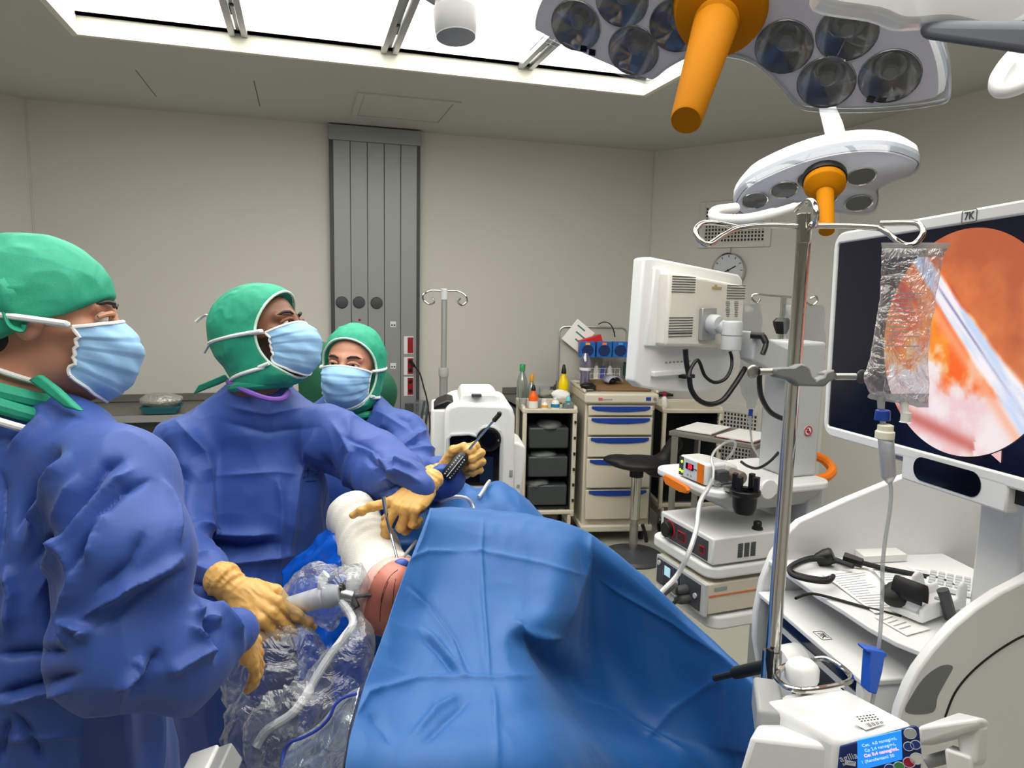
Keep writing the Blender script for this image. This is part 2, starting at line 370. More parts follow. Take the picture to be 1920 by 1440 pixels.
# laminar field: recess sides, cross bars, glowing panels
M_rim = mat('rim_white', (228, 226, 214), 0.45, var=0.01)
lf = thing('light_field', 'large rectangular glowing ceiling field of white panels in a recess above the table', 'ceiling light', (0, 0, 0))
mb = MB(); t = 0.03
mb.box(((RX0+RX1)/2, RY1-t/2, ZC+0.09), (RX1-RX0, t, 0.18)).box(((RX0+RX1)/2, RY0+t/2, ZC+0.09), (RX1-RX0, t, 0.18))
mb.box((RX0+t/2, (RY0+RY1)/2, ZC+0.09), (t, RY1-RY0-2*t, 0.18)).box((RX1-t/2, (RY0+RY1)/2, ZC+0.09), (t, RY1-RY0-2*t, 0.18))
mb.build('recess_rim', M_rim, lf)
mb = MB()
for s in (0, 1):
    mb.box(((RX0+RX1)/2, RY1-t-0.012, RZ-0.003), (RX1-RX0-2*t, 0.024, 0.012))
mb.build('inner_ledge', M_lgrey, lf)
bars = [-0.318*1.0, 0.50, 1.32]
def bx(px, py): return PZ(px, py, RZ-0.01).x
bars = [bx(441, 40), bx(742, 62), bx(1000, 110)]
bw = 0.062
for x in bars:
    b = MB(); b.box((x, (RY0+RY1)/2, RZ+0.004), (0.018, RY1-RY0-2*t, 0.012)); b.box((x-bw/2, (RY0+RY1)/2, RZ-0.012), (0.030, RY1-RY0-2*t, 0.03)); b.box((x+bw/2, (RY0+RY1)/2, RZ-0.012), (0.030, RY1-RY0-2*t, 0.03))
    o = b.build('cross_bar', M_alu, lf)
    MB().box((x, RY1-0.42, RZ-0.004), (0.022, 0.02, 0.008)).build('bar_clip', M_dgrey, o)
xs = [RX0+t+0.01]+sum([[x-bw/2-0.015, x+bw/2+0.015] for x in bars], [])+[RX1-t-0.01]
ys = [RY1-t-0.02, 2.86, 1.7, 0.7, RY0+t+0.02]
for i in range(4):
    for j in range(4):
        x0, x1, y1, y0 = xs[2*i], xs[2*i+1], ys[j]-0.004, ys[j+1]+0.004
        MB().box(((x0+x1)/2, (y0+y1)/2, RZ+0.02), (x1-x0, y1-y0, 0.02)).build('light_panel', M_glow, lf)
        if j: MB().box(((x0+x1)/2, y1+0.004, RZ+0.012), (x1-x0, 0.012, 0.016)).build('panel_seam', M_lgrey, lf)
# inspection hatch in the ceiling
h = thing('ceiling_hatch', 'flush framed inspection hatch in the ceiling near the grey service panel', 'hatch', (0, 0, 0))
hp = [PZ(x, y, ZC) for x, y in ((668, 172), (862, 190), (832, 232), (660, 216))]
hx0, hx1 = 0.50, 1.31
hy0, hy1 = (hp[2].y+hp[3].y)/2, (hp[0].y+hp[1].y)/2
hx0, hx1 = (hp[0].x+hp[3].x)/2, (hp[1].x+hp[2].x)/2
mb = MB(); cx, cy, w, d = (hx0+hx1)/2, (hy0+hy1)/2, hx1-hx0, abs(hy1-hy0)
for s in (-1, 1):
    mb.box((cx+s*(w/2-0.02), cy, ZC-0.004), (0.04, d, 0.012)); mb.box((cx, cy+s*(d/2-0.02), ZC-0.004), (w-0.08, 0.04, 0.012))
mb.build('hatch_frame', M_ceil, h); MB().box((cx, cy, ZC-0.0015), (w-0.09, d-0.09, 0.003)).build('hatch_panel', M_ceil, h)
# fine board joints in the ceiling
k = 0
for a, b in (((253, 131), (294, 181)), ((474, 151), (489, 199))):
    A = PZ(*a, ZC); B = PZ(*b, ZC); k += 1
    tag(MB().box(((A.x+B.x)/2, (A.y+B.y)/2, ZC-0.0005), (0.005, abs(A.y-B.y), 0.001)).build('trim_%d' % k, M_dgrey), kind='structure')
# wall joint strips
for A in ((C1.x-0.002, YB-0.004), (L1.x+0.002, YB-0.004)):
    k += 1; tag(MB().box((A[0], A[1], ZC/2), (0.008, 0.006, ZC)).build('trim_%d' % k, M_wall), kind='structure')
# ================================================================ far side of the room
# ---- service column on the back wall
p0 = PY(617, 262, YB-0.06); p1 = PY(788, 275, YB-0.06); X0, X1 = p0.x, p1.x; ZT = (p0.z+p1.z)/2; ZB = PY(700, 790, YB-0.06).z
sp = thing('service_panel', 'tall grey metal service column of vertical boards on the back wall', 'wall panel', ((X0+X1)/2, YB-0.006, ZB))
w = X1-X0; H = ZT-ZB
MB().box((0, -0.03, H/2), (w, 0.06, H)).build('backing', M_dgrey, sp)
sw = (w-0.05)/5
for i in range(5): MB().box((-w/2+0.025+sw*(i+.5), -0.062, H/2), (sw-0.004, 0.012, H)).build('board', M_panel, sp, bevel=0.002)
MB().box((0, -0.04, H+(ZC-ZB-H)/2-0.005), (w+0.01, 0.085, ZC-ZB-H-0.01)).build('head_box', M_panel, sp, bevel=0.003)
YP = YB-0.068
def onp(px, py, Y=YP): return PY(px, py, Y)
for i, (x, y, lb) in enumerate(((641, 567, 'leftmost'), (673, 567, 'middle'), (706, 568, 'rightmost'))):
    c = onp(x, y); t = thing('gas_outlet', '%s of three round gas outlets in a row on the service column' % lb, 'gas outlet', c, group='round outlets on the service column')
    MB().lathe([(0.047, 0), (0.047, 0.012), (0.042, 0.02), (0.02, 0.023)], ax=(0, -1, 0)).build('cover', M_dgrey, t); MB().lathe([(0.049, 0), (0.049, 0.008), (0.0475, 0.008)], ax=(0, -1, 0)).build('ring', M_grey, t)
c = onp(710, 646); t = thing('gas_outlet', 'brownish round outlet cover half hidden behind the head of the rear person', 'gas outlet', c, group='round outlets on the service column')
MB().lathe([(0.03, 0), (0.03, 0.012), (0.026, 0.02)], ax=(0, -1, 0)).build('cover', mat('brown_grey', (92, 86, 76), 0.5), t)
c = onp(674, 600); tag(MB().lathe([(0.01, 0), (0.01, 0.006), (0.007, 0.009)], o=c, ax=(0, -1, 0)).build('indicator_button', M_red), 'tiny red button on the second board of the service column', 'button')
for x, y, lb in ((737, 608, 'upper'), (737, 686, 'lower')):
    c = onp(x, y); t = thing('data_socket', '%s small white twin data socket on the service column' % lb, 'socket', c, group='data sockets')
    MB().box((0, -0.004, 0), (0.046, 0.008, 0.046)).build('plate', M_white, t, bevel=0.002)
    for s in (-1, 1): MB().box((s*0.010, -0.008, -0.006), (0.012, 0.004, 0.011)).build('port', M_black, t)
z0s = [(630, 664), (669, 703), (706, 742)]
for i, (ya, yb) in enumerate(z0s):
    a = onp(757, ya); b = onp(775, yb); cx = (a.x+b.x)/2; cz = (a.z+b.z)/2; w_, h_ = b.x-a.x, a.z-b.z
    t = thing('power_socket', ('blank red power socket strip, topmost of three', 'red power socket strip with a black plug in it, middle of three', 'red power socket strip just above the wall rail, lowest of three')[i], 'socket', (cx, YP, cz), group='red power sockets')
    MB().box((0, -0.006, 0), (w_, 0.012, h_-0.004)).build('plate', M_white, t, bevel=0.002)
    MB().box((w_*0.17, -0.013, 0), (w_*0.58, 0.006, h_*0.86)).build('red_face', M_red, t, bevel=0.001)
    if i: 
        for s in (1, -1): MB().lathe([(0.016, 0), (0.016, 0.002)], o=(w_*0.17, -0.0165, s*h_*0.24), ax=(0, -1, 0)).build('outlet', M_black, t)
pl = thing('power_plug', 'black power plug and lead hanging from the middle red socket', 'plug', (0, 0, 0))
a = onp(770, 678, YP-0.02); MB().cyl(a, a+Vector((0.02, -0.06, -0.03)), 0.017, 0.011).build('plug', M_black, pl)
MB().tube(spline([a+Vector((0.02, -0.055, -0.028)), onp(787, 700, 5.6), onp(795, 728, 5.55), onp(801, 752, 5.45), onp(806, 800, 5.3), onp(800, 860, 5.1)], 8), 0.006).build('lead', M_rubber, pl)
# wall rail below the column with a glass jar
ra = onp(600, 781, 5.62); rb = onp(845, 781, 5.62)
rl = thing('wall_rail', 'steel equipment rail across the foot of the grey service column', 'rail', (0, 0, 0))
MB().box(((ra.x+rb.x)/2, 5.62, ra.z), (rb.x-ra.x, 0.012, 0.028)).build('bar', M_steel, rl, bevel=0.003)
for f in (0.15, 0.55, 0.9): MB().box((ra.x+(rb.x-ra.x)*f, 5.69, ra.z), (0.03, 0.14, 0.02)).build('bracket', M_steel, rl)
MB().box((onp(767, 765, 5.6).x, 5.60, onp(767, 768, 5.6).z), (0.06, 0.05, 0.1)).build('clamp_block', M_dgrey, rl, bevel=0.004)
j = onp(790, 764, 5.56); tag(MB().lathe([(0.05, -0.055), (0.062, -0.05), (0.065, 0.045), (0.055, 0.05), (0.055, 0.058), (0.052, 0.058), (0.052, 0.045), (0.06, 0.04), (0.058, -0.045)], o=j).build('glass_jar', M_clearhard), 'clear round glass jar hanging at the rail beside the power lead', 'jar')
# ---- worktops along the back wall
ZW = 0.86
def worktop(name, xa, xb, lb, front=5.2):
    t = thing(name, lb, 'worktop', ((xa+xb)/2, 5.48, 0)); w = xb-xa
    MB().box((0, 0, ZW-0.015), (w, YB-front-0.005, 0.03)).build('top', M_counter, t, bevel=0.004)
    MB().box((0, (YB-front)/2-0.012, ZW+0.03), (w, 0.02, 0.055)).build('upstand', M_counter, t, bevel=0.003)
    MB().box((0, -(YB-front)/2-0.006, ZW-0.03), (w, 0.02, 0.05)).build('front_strip', M_alu, t, bevel=0.004)
    MB().box((0, 0.03, (ZW-0.06)/2), (w-0.02, YB-front-0.08, ZW-0.06)).build('cabinet', M_dgrey, t)
    return t
worktop('worktop', -1.62, 0.19, 'long grey worktop with aluminium edge along the left of the back wall')
worktop('worktop', 1.62, 2.60, 'grey worktop behind the cream storage racks in the back corner')
# teal tray with clear bag
c = PZ(302, 776, ZW); t = thing('instrument_tray', 'teal plastic tray on the worktop behind the middle surgeon', 'tray', (c.x, c.y+0.05, ZW+0.002))
M_teal = mat('teal_plastic', (22, 92, 104), 0.4)
MB().lathe([(0.11, 0), (0.135, 0.05), (0.142, 0.052), (0.14, 0.045), (0.106, 0.006)], n=4).xf(Matrix.Rotation(math.radians(45), 4, 'Z')).xf(Matrix.Diagonal((1.25, 0.9, 1, 1))).build('tray_body', M_teal, t, bevel=0.006)
rng = random.Random(3)
def blob(c, r, m, name, seed=0, amp=0.25, n=22, parent=None, squ=1.0, fr=5.0):
    mb = MB().ball((0, 0, 0), 1.0, n); v = np.array(mb.v); d = 1+amp*fbm(v*1.5+seed*7.7, 3)+amp*0.5*ridge(v*fr*0.6+seed); v = v*d[:, None]*np.array(r)+np.array(c); mb.v = [tuple(q) for q in v]
    return mb.build(name, m, parent, angle=180 if squ else 30)
o = blob((c.x, c.y+0.05, ZW+0.085), (0.125, 0.08, 0.05), clearmat('bag_film', (240, 240, 236), rough=0.3, facing=0.5, edge=0.85, bump=0.8), 'plastic_bag', 2, 0.15); tag(o, 'crumpled clear plastic bag lying in the teal tray', 'bag')
c = PZ(168, 768, ZW); tag(MB().box((c.x, c.y, ZW+0.03), (0.04, 0.03, 0.06)).build('plug_adapter', M_grey, bevel=0.005), 'small grey block standing at the left end of the worktop', 'adapter')
# ---- storage racks and drawer cart in the corner
EX = Vector((math.cos(math.radians(-10)), math.sin(math.radians(-10)), 0))
def rackframe(px0, px1, py, z):
    a = PZ(px0, py, z); b = a; 
    # right end on the same front line
    n = Vector((EX.y, -EX.x, 0)); b = PPL(px1, py, a, n); return frame((a.x, a.y, 0), EX), (b-a).dot(EX), a
def caster(mb_parent, x, y, r=0.045):
    o = MB().lathe([(r*0.6, -0.014), (r, -0.01), (r, 0.01), (r*0.6, 0.014)], (x, y, r), (1, 0, 0)).build('caster', M_rubber, mb_parent)
    MB().box((x, y+0.015, r*1.9), (0.03, 0.05, 0.05)).build('caster_fork', M_grey, o, bevel=0.004)
M, wd, a = rackframe(1088, 1221, 992, 0.10)
dc = thing('drawer_cart', 'cream drawer cart with five blue-handled drawers between two storage racks', 'cart', M)
zz = lambda py: ZAT(a, py)
zt = zz(737); dep = 0.5
MB().box((wd/2, dep/2+0.01, (zt-0.06+0.12)/2), (wd-0.02, dep-0.02, zt-0.06-0.12)).build('body', M_cream, dc, bevel=0.008)
MB().box((wd/2, dep/2, zt-0.035), (wd+0.01, dep+0.04, 0.07)).build('top', M_cream, dc, bevel=0.015, seg=3)
mb = MB(); 
for s in (0, 1): mb.box((wd*s, dep/2, zt+0.012), (0.02, dep, 0.024))
mb.box((wd/2, dep, zt+0.012), (wd, 0.02, 0.024)); mb.build('rim', M_cream, dc, bevel=0.008)
MB().box((wd/2, dep/2, 0.105), (wd+0.005, dep+0.04, 0.05)).build('base', M_cream, dc, bevel=0.012)
rows = [(759, 779), (781, 816), (818, 857), (859, 915), (917, 974)]
for ya, yb in rows:
    z1, z0 = zz(ya), zz(yb); d = MB().box((wd/2-0.005, -0.008, (z0+z1)/2), (wd-0.06, 0.02, z1-z0-0.008)).build('drawer', M_cream, dc, bevel=0.005)
    hw, hh = wd*0.40, min(0.032, (z1-z0)*0.42); zt_ = z1-0.006
    out = [(-hw, zt_), (hw, zt_), (hw, zt_-hh*0.55), (hw*0.82, zt_-hh), (hw*0.3, zt_-hh*1.25), (-hw*0.3, zt_-hh*1.25), (-hw*0.82, zt_-hh), (-hw, zt_-hh*0.55)]
    MB().prism([(wd/2-0.005+x, 0, z) for x, z in out], (0, -0.018, 0), (0, -0.026, 0)).build('handle', M_blue, d, bevel=0.002)
MB().box((wd*0.86, -0.022, zt-0.035), (0.034, 0.004, 0.024)).build('blue_label', M_blue, dc)
MB().box((wd*0.20, -0.022, zt-0.037), (0.028, 0.004, 0.016)).build('maker_mark', mat('faded_red', (190, 90, 90), 0.6), dc); MB().box((wd*0.20+0.05, -0.021, zt-0.04), (0.07, 0.003, 0.006)).build('maker_name', M_grey, dc)
MB().lathe([(0.012, 0), (0.012, 0.005)], (wd*0.95, -0.02, zt-0.036), (0, -1, 0)).build('lock', M_steel, dc)
MB().box((wd*0.955, -0.004, 0.5*zt), (0.006, 0.008, zt*0.78)).build('lock_strip', M_dgrey, dc)
for x in (0.06, wd-0.06):
    for y in (0.06, dep-0.06): caster(dc, x, y)
CART_TOP = zt; CART_M = M; CART_W = wd
def rack(px0, px1, pyb, lb, bins):
    M, wd, a = rackframe(px0, px1, pyb, 0.22); zz = lambda py: ZAT(a, py)
    t = thing('storage_rack', lb, 'rack', M); zt = zz(775) ; dep = 0.42
    mb = MB()
    for x in (0.012, wd-0.012):
        mb.box((x, 0.02, (zt+0.2)/2), (0.028, 0.035, zt-0.16)); mb.box((x, dep-0.02, (zt+0.2)/2), (0.028, 0.035, zt-0.16)); mb.box((x, dep/2, 0.21), (0.028, dep, 0.04))
    mb.box((wd/2, 0.02, 0.21), (wd-0.03, 0.03, 0.03)); mb.build('frame', M_cream, t, bevel=0.008)
    mb = MB().box((wd/2, dep/2, zt+0.01), (wd+0.01, dep, 0.02)); mb.box((wd/2, 0.008, zt+0.018), (wd, 0.016, 0.026))
    for x in (0.006, wd-0.006): mb.hexa([(x-0.012, 0, zt), (x+0.012, 0, zt), (x+0.012, dep, zt), (x-0.012, dep, zt), (x-0.012, 0.03, zt+0.045), (x+0.012, 0.03, zt+0.045), (x+0.012, dep, zt+0.045), (x-0.012, dep, zt+0.045)])
    mb.box((wd/2, dep-0.01, zt+0.025), (wd, 0.02, 0.03)); mb.build('top_tray', M_cream, t, bevel=0.006)
    mb = MB().box((wd/2, dep-0.03, (zt+0.22)/2), (wd-0.05, 0.01, zt-0.22))
    for x in (0.03, wd-0.03): mb.box((x, dep/2, (zt+0.22)/2), (0.008, dep-0.08, zt-0.22))
    mb.box((wd/2, dep/2, 0.235), (wd-0.06, dep-0.08, 0.012)); mb.build('dark_lining', mat('dark_lining', (22, 24, 25), 0.7), t)
    for k in range(bins):
        z = 0.25+(zt-0.30)*k/bins; h = (zt-0.3)/bins*0.72
        b = MB().box((wd/2, dep/2-0.02, z+h/2), (wd-0.09, dep-0.12, h)).build('bin', mat('smoke_bin', (58, 64, 64), 0.4), t, bevel=0.012)
        blob((wd*(0.35+0.1*k), dep/2-0.06, z+h), (wd*0.25, 0.12, h*0.22), mat('dim_pack', (96, 104, 102), 0.6), 'pack', k+5, 0.2, 14, b)
    for k in range(6): MB().box((wd-0.012, -0.002, 0.3+(zt-0.36)*k/5), (0.014, 0.02, 0.018)).build('latch', M_black, t)
    for x in (0.03, wd-0.03):
        for y in (0.04, dep-0.04): caster(t, x, y)
        MB().box((x, dep/2, 0.155), (0.025, dep-0.02, 0.075)).build('foot_bar', M_cream, t, bevel=0.006)
    return M, wd, zt
RM, RW, RZT = rack(977, 1076, 960, 'cream storage rack with clear dark bins left of the drawer cart', 3)
R2M, R2W, R2ZT = rack(1236, 1346, 946, 'cream storage rack with dark inside right of the drawer cart', 0)
# ---- bottles and clutter
M_pale = clearmat('pale_bottle', (196, 210, 200), rough=0.25, facing=0.55, edge=0.85)
M_bluebottle = clearmat('bluish_bottle', (150, 180, 186), rough=0.2, facing=0.5, edge=0.8)
def bottle(x, ytop, ybot, wpx, loc, lb, bodym, capm, capf=0.16, nozzle=False, pump=False, label=None, low=None):
    """loc = (matrix or None, surface height, depth guess point)"""
    D = (Vector(loc)-Vector(CC)).dot(Vector(CF)); r = PXL(wpx, D)/2; c = Vector(loc)+Vector((0, 0, 0.0015)); h = ZAT(c, ytop)-c.z; t = thing('bottle', lb, 'bottle', c, group='bottles in the back corner')
    hc = h*capf; hb = h-hc
    MB().lathe([(r*0.9, 0), (r, h*0.02), (r, hb*0.62), (r*0.85, hb*0.74), (r*0.42, hb*0.92), (r*0.4, hb)], n=20).build('body', bodym, t)
    if low is not None: MB().lathe([(r*1.02, h*0.03), (r*1.02, hb*0.42)], n=20, cap=False).build('lower_label', low, t)
    if label is not None: MB().lathe([(r*1.03, hb*0.15), (r*1.03, hb*0.5)], n=20, cap=False).build('label_band', label, t)
    if nozzle: MB().lathe([(r*0.5, hb*0.97), (r*0.46, hb+hc*0.3), (r*0.22, h*0.98), (r*0.1, h)], n=16).build('nozzle', capm, t)
    else:
        o = MB().lathe([(r*0.55, hb*0.96), (r*0.55, h*0.99 if not pump else hb+hc*0.4), (r*0.5, h if not pump else hb+hc*0.45)], n=16).build('cap', capm, t)
        if pump: MB().cyl((0, 0, hb+hc*0.4), (0, 0, h), r*0.15).box((-r*0.35, 0, h), (r*1.1, r*0.4, h*0.03)).build('pump_head', capm, t)
    return t
def on_rack(M, w, fx, fy, z): return M @ Vector((w*fx, fy, z))
def bkp(x, y):
    q = PPL(x, 700, RM @ Vector((0, y, RZT+0.02)), Vector((EX.y, -EX.x, 0))); return Vector((q.x, q.y, RZT+0.0205))
M_white2 = mat('bottle_white', (228, 228, 224), 0.35)
def onz(x, y, z, back=0.0): return PZ(x, y, z)
zr = RZT+0.02
bottle(978, 683, 745, 20, PZ(978, 757, ZW), 'tall clear bottle with green cap at the left of the corner worktop', M_pale, mat('cap_green2', (60, 160, 100), 0.4), 0.13)
bottle(996, 702, 748, 15, PZ(996, 757, ZW)+Vector((0.0, 0, 0)), 'clear bottle with yellow-orange cap beside the green-capped bottle', M_pale, mat('cap_yellow', (236, 168, 60), 0.4), 0.2)
ry = RM @ Vector((0, 0.075, zr)); pl_n = Vector((EX.y, -EX.x, 0))
def rk(x): return PPL(x, 700, ry, pl_n)
def rkp(x, z=zr): q = rk(x); return Vector((q.x, q.y, z))
bottle(1001, 721, 778, 18, rkp(1001), 'orange bottle with black nozzle and clear base in the rack tray', mat('bottle_orange', (240, 96, 16), 0.35), M_black, 0.22, nozzle=True, low=M_white2)
bottle(1023, 749, 778, 12, rkp(1023), 'smallest white bottle with an orange label in the rack tray', M_white2, M_white2, 0.2, label=mat('label_orange', (230, 160, 60), 0.6))
bottle(1043, 742, 778, 16, rkp(1043), 'white pump bottle with blue label in the rack tray', M_white2, M_white2, 0.25, pump=True, label=mat('label_blue', (20, 120, 170), 0.6))
bottle(1067, 742, 778, 22, rkp(1067), 'bluish clear bottle with turquoise nozzle at the right of the rack tray', M_bluebottle, mat('turquoise', (110, 196, 200), 0.4), 0.36, nozzle=True)
bottle(1057, 683, 728, 19, bkp(1057, 0.365), 'yellow bottle with black nozzle standing behind the crumpled white paper', mat('bottle_yellow', (240, 208, 10), 0.35), M_black, 0.22, nozzle=True)
q = R2M @ Vector((0.05, 0.12, R2ZT+0.02)); q = PPL(1245, 760, q, pl_n); q.z = R2ZT+0.02
bottle(1245, 734, 776, 13, q, 'white bottle with dark red cap in the tray of the right rack', M_white2, mat('cap_wine', (150, 30, 70), 0.4), 0.25)
for x, lb in ((986, 'clear plastic cup at the left end of the rack tray'), (1013, 'clear plastic cup between the orange and smallest white bottle')):
    c = rkp(x)+Vector((0, 0.05, 0.0015)); tag(MB().lathe([(0.025, 0), (0.032, 0.06), (0.030, 0.06), (0.023, 0.004)], c).build('plastic_cup', M_milky), lb, 'cup', 'cups in the rack tray')
# things lying on the worktop corner
c = PZ(1022, 752, ZW); M = frame((c.x-0.03, c.y+0.15, ZW+0.002), EX)
bx_ = thing('carton', 'pale grey carton lying along the wall behind the bottles', 'box', M); MB().box((0, 0, 0.06), (0.22, 0.10, 0.12)).build('carton_body', mat('carton_grey', (190, 194, 198), 0.6), bx_, bevel=0.004); MB().box((0.02, -0.061, 0.06), (0.008, 0.002, 0.09)).build('carton_tape', M_grey, bx_)
c = PZ(1050, 756, ZW); c.z = ZW+0.04
def crumple(name, c, r, m, lb, cat, seed): return tag(blob(c, r, m, name, seed, 0.28, 26), lb, cat)
crumple('folded_linen', (PZ(1030, 752, ZW).x, PZ(1030, 752, ZW).y+0.0, ZW+0.056), (0.075, 0.05, 0.038), mat('linen_grey', (176, 178, 168), 0.8), 'bundle of pale grey striped cloth on the corner worktop', 'cloth', 4)
crumple('crumpled_paper', bkp(1052, 0.27)+Vector((0, 0, 0.062)), (0.062, 0.04, 0.042), M_paper, 'crumpled white paper at the back of the rack tray below the yellow bottle', 'paper', 9)
crumple('olive_cloth', (PZ(1045, 752, ZW).x+0.06, PZ(1045, 752, ZW).y+0.13, ZW+0.075), (0.05, 0.04, 0.055), mat('olive', (84, 92, 50), 0.8), 'dark olive cloth heaped behind the grey bundle', 'cloth', 12)
# board with folders behind the drawer cart
ct = CART_M; zt = CART_TOP
pb = ct @ Vector((CART_W*0.3, 0.56, zt)); nn = Vector((EX.y, -EX.x, 0))
A = PPL(1046, 700, pb, nn); B = PPL(1172, 700, pb, nn); zT = ZAT(A, 612); w = (B-A).length
bd = thing('organiser_board', 'grey rounded back board standing behind the drawer cart, hung with boxes', 'board', frame((A.x, A.y, zt-0.1), EX))
hB = zT-zt+0.1
MB().prism([(w/2+x, 0, hB/2+y) for x, y in rrect(w, hB, 0.05)], (0, 0, 0), (0, 0.015, 0)).build('panel', mat('board_grey', (176, 174, 166), 0.6), bd)
MB().tube([(w/2+x, -0.004, hB/2+y) for x, y in rrect(w, hB, 0.05)], 0.008, 8, closed=True).build('rim', M_alu, bd)
mb = MB(); bw = 0.30
for i in range(9): mb.tube([(w*0.28+bw*i/8, -0.115, 0.14), (w*0.28+bw*i/8, -0.115, 0.22)], 0.0018, 6)
for z in (0.14, 0.18, 0.22): mb.tube([(w*0.28, -0.015, z), (w*0.28, -0.115, z), (w*0.28+bw, -0.115, z), (w*0.28+bw, -0.015, z)], 0.0018, 6)
mb.build('wire_basket', M_white, bd)
def quad(x, y, d, w, h, rot, t, m, name, lb, cat, grp=None):
    c = PPL(x, y, pb+nn*d, nn); M = frame(c, EX) @ Matrix.Rotation(rot, 4, 'Y')
    o = MB().box((0, 0, 0), (w, t, h)).build(name, m, None, bevel=0.002); o.matrix_world = M; tag(o, lb, cat, grp); return o
fo = quad(1084, 630, 0.035, 0.17, 0.19, math.radians(38), 0.012, M_paper, 'paper_folder', 'white printed folder tilted on the grey back board', 'folder')
for k, (x, z, w_) in enumerate(((-0.02, 0.06, 0.07), (0.01, 0.015, 0.09), (0.02, -0.03, 0.05))): MB().box((x, -0.0065, z), (w_, 0.001, 0.012)).build('print_line', mat('teal_ink', (70, 130, 130), 0.7), fo)
quad(1108, 645, 0.075, 0.17, 0.10, math.radians(-17), 0.06, mat('box_red', (196, 36, 40), 0.5), 'glove_carton', 'red carton tilted above the blue glove boxes', 'box')
M_bb = mat('glove_box_blue', (22, 96, 172), 0.4); 
for i, (x, st) in enumerate(((1100, (236, 160, 40)), (1131, (240, 120, 60)), (1161, (60, 150, 220)))):
    o = quad(x, 655, 0.158, 0.112, 0.112, 0, 0.07, M_bb, 'glove_box', ('blue glove box with yellow sticker, left of three on the board', 'blue glove box with orange sticker, middle of three on the board', 'plain bright blue glove box, right of three on the board')[i], 'box', 'glove boxes on the board')
    MB().box((0, -0.036, 0.035), (0.032, 0.002, 0.032)).build('sticker', mat('sticker%d' % i, st, 0.6), o); MB().lathe([(0.045, 0), (0.04, 0.004)], (0, -0.034, -0.005), (0, -1, 0)).build('opening', mat('deep_blue', (14, 36, 90), 0.5), o)
mats_ = [mat('violet_blue', (72, 84, 176), 0.4), M_white2, M_white2]
for i, (x, m_) in enumerate(((1130, mats_[0]), (1143, M_white2), (1118, M_white2))):
    c = PPL(x, 700, pb+nn*0.068, nn); t = thing('tube_pack', ('violet-blue tube upright in the wire basket', 'white tube right of the violet one in the wire basket', 'white tube left of the violet one in the wire basket')[i], 'tube', (c.x, c.y, zt+0.002), group='tubes in the wire basket')
    MB().lathe([(0.022, 0), (0.022, 0.10), (0.008, 0.14)], n=14).build('tube_body', m_, t); MB().lathe([(0.012, 0.135), (0.012, 0.16)], n=12).build('tube_cap', M_grey, t)
quad(1181, 692, 0.10, 0.08, 0.10, 0, 0.09, M_teal, 'teal_box', 'dark teal box at the right of the wire basket', 'box')
c = [PPL(x, y, pb+nn*0.06, nn) for x, y in ((1122, 608), (1132, 604), (1143, 607), (1150, 618), (1153, 632))]
tag(MB().tube(spline(c, 8), 0.011, flat=0.35).build('black_strap', M_rubber), 'black strap curving up above the blue glove boxes', 'strap')
c = PPL(1096, 722, ct @ Vector((0, 0.2, 0)), nn); t = thing('water_bottle', 'clear purple-tinted upturned bottle in front of the blue boxes', 'bottle', (c.x, c.y, zt+0.004))
MB().lathe([(0.03, 0), (0.036, 0.03), (0.034, 0.1), (0.04, 0.13), (0.04, 0.20), (0.02, 0.24), (0.016, 0.25)]).build('body', clearmat('violet_clear', (170, 168, 205), rough=0.1, facing=0.35, edge=0.7), t); MB().lathe([(0.0405, 0.13), (0.0405, 0.15)], cap=False).build('band', M_white, t)
# brown wrapped pack with a dark object on the cart top
c = ct @ Vector((CART_W*0.55, 0.22, zt)); M_brown = mat('brown_paper', (112, 84, 52), 0.75, var=0.12)
mb = MB().box((0, 0, 0.022), (0.40, 0.30, 0.04)); v = mb; o = MB().hexa([(-.2, -.15, 0), (.22, -.16, 0), (.22, .15, 0), (-.2, .15, 0), (-.18, -.1, .035), (.16, -.12, .05), (.18, .15, .06), (-.18, .15, .05)]).build('wrapped_pack', M_brown, None, bevel=0.02, seg=3); o.matrix_world = frame((c.x, c.y, zt+0.001), EX); tag(o, 'brown paper wrapped pack lying on top of the drawer cart', 'pack')
c2 = PPL(1148, 716, c+Vector((0, -0.06, 0)), nn); t = thing('eye_shield', 'grey and black curled shield lying on the brown pack', 'shield', (c2.x, c2.y, zt+0.05))
MB().grid([[(0.055*math.cos(a), 0.06*s, 0.045*math.sin(a)+0.004) for s in (-1, 0, 1)] for a in np.linspace(0.1, math.pi-0.1, 12)]).build('shell', mat('shell_grey', (150, 150, 170), 0.3), t, solid=0.004); MB().ball((-0.01, 0.0, 0.018), (0.035, 0.05, 0.02)).build('lining', M_black, t)
c2 = PPL(1103, 727, c+Vector((0, -0.14, 0)), nn); crumple('dark_pouch', (c2.x, c2.y, zt+0.036), (0.05, 0.04, 0.022), M_black, 'black soft pouch at the left edge of the brown pack', 'pouch', 21)
# keyboard-like black pad on right worktop
c = PZ(1232, 742, ZW); tag(MB().box((c.x+0.03, c.y, ZW+0.012), (0.18, 0.14, 0.022)).build('black_pad', M_black, bevel=0.004), 'flat black pad on the worktop right of the drawer cart', 'pad')
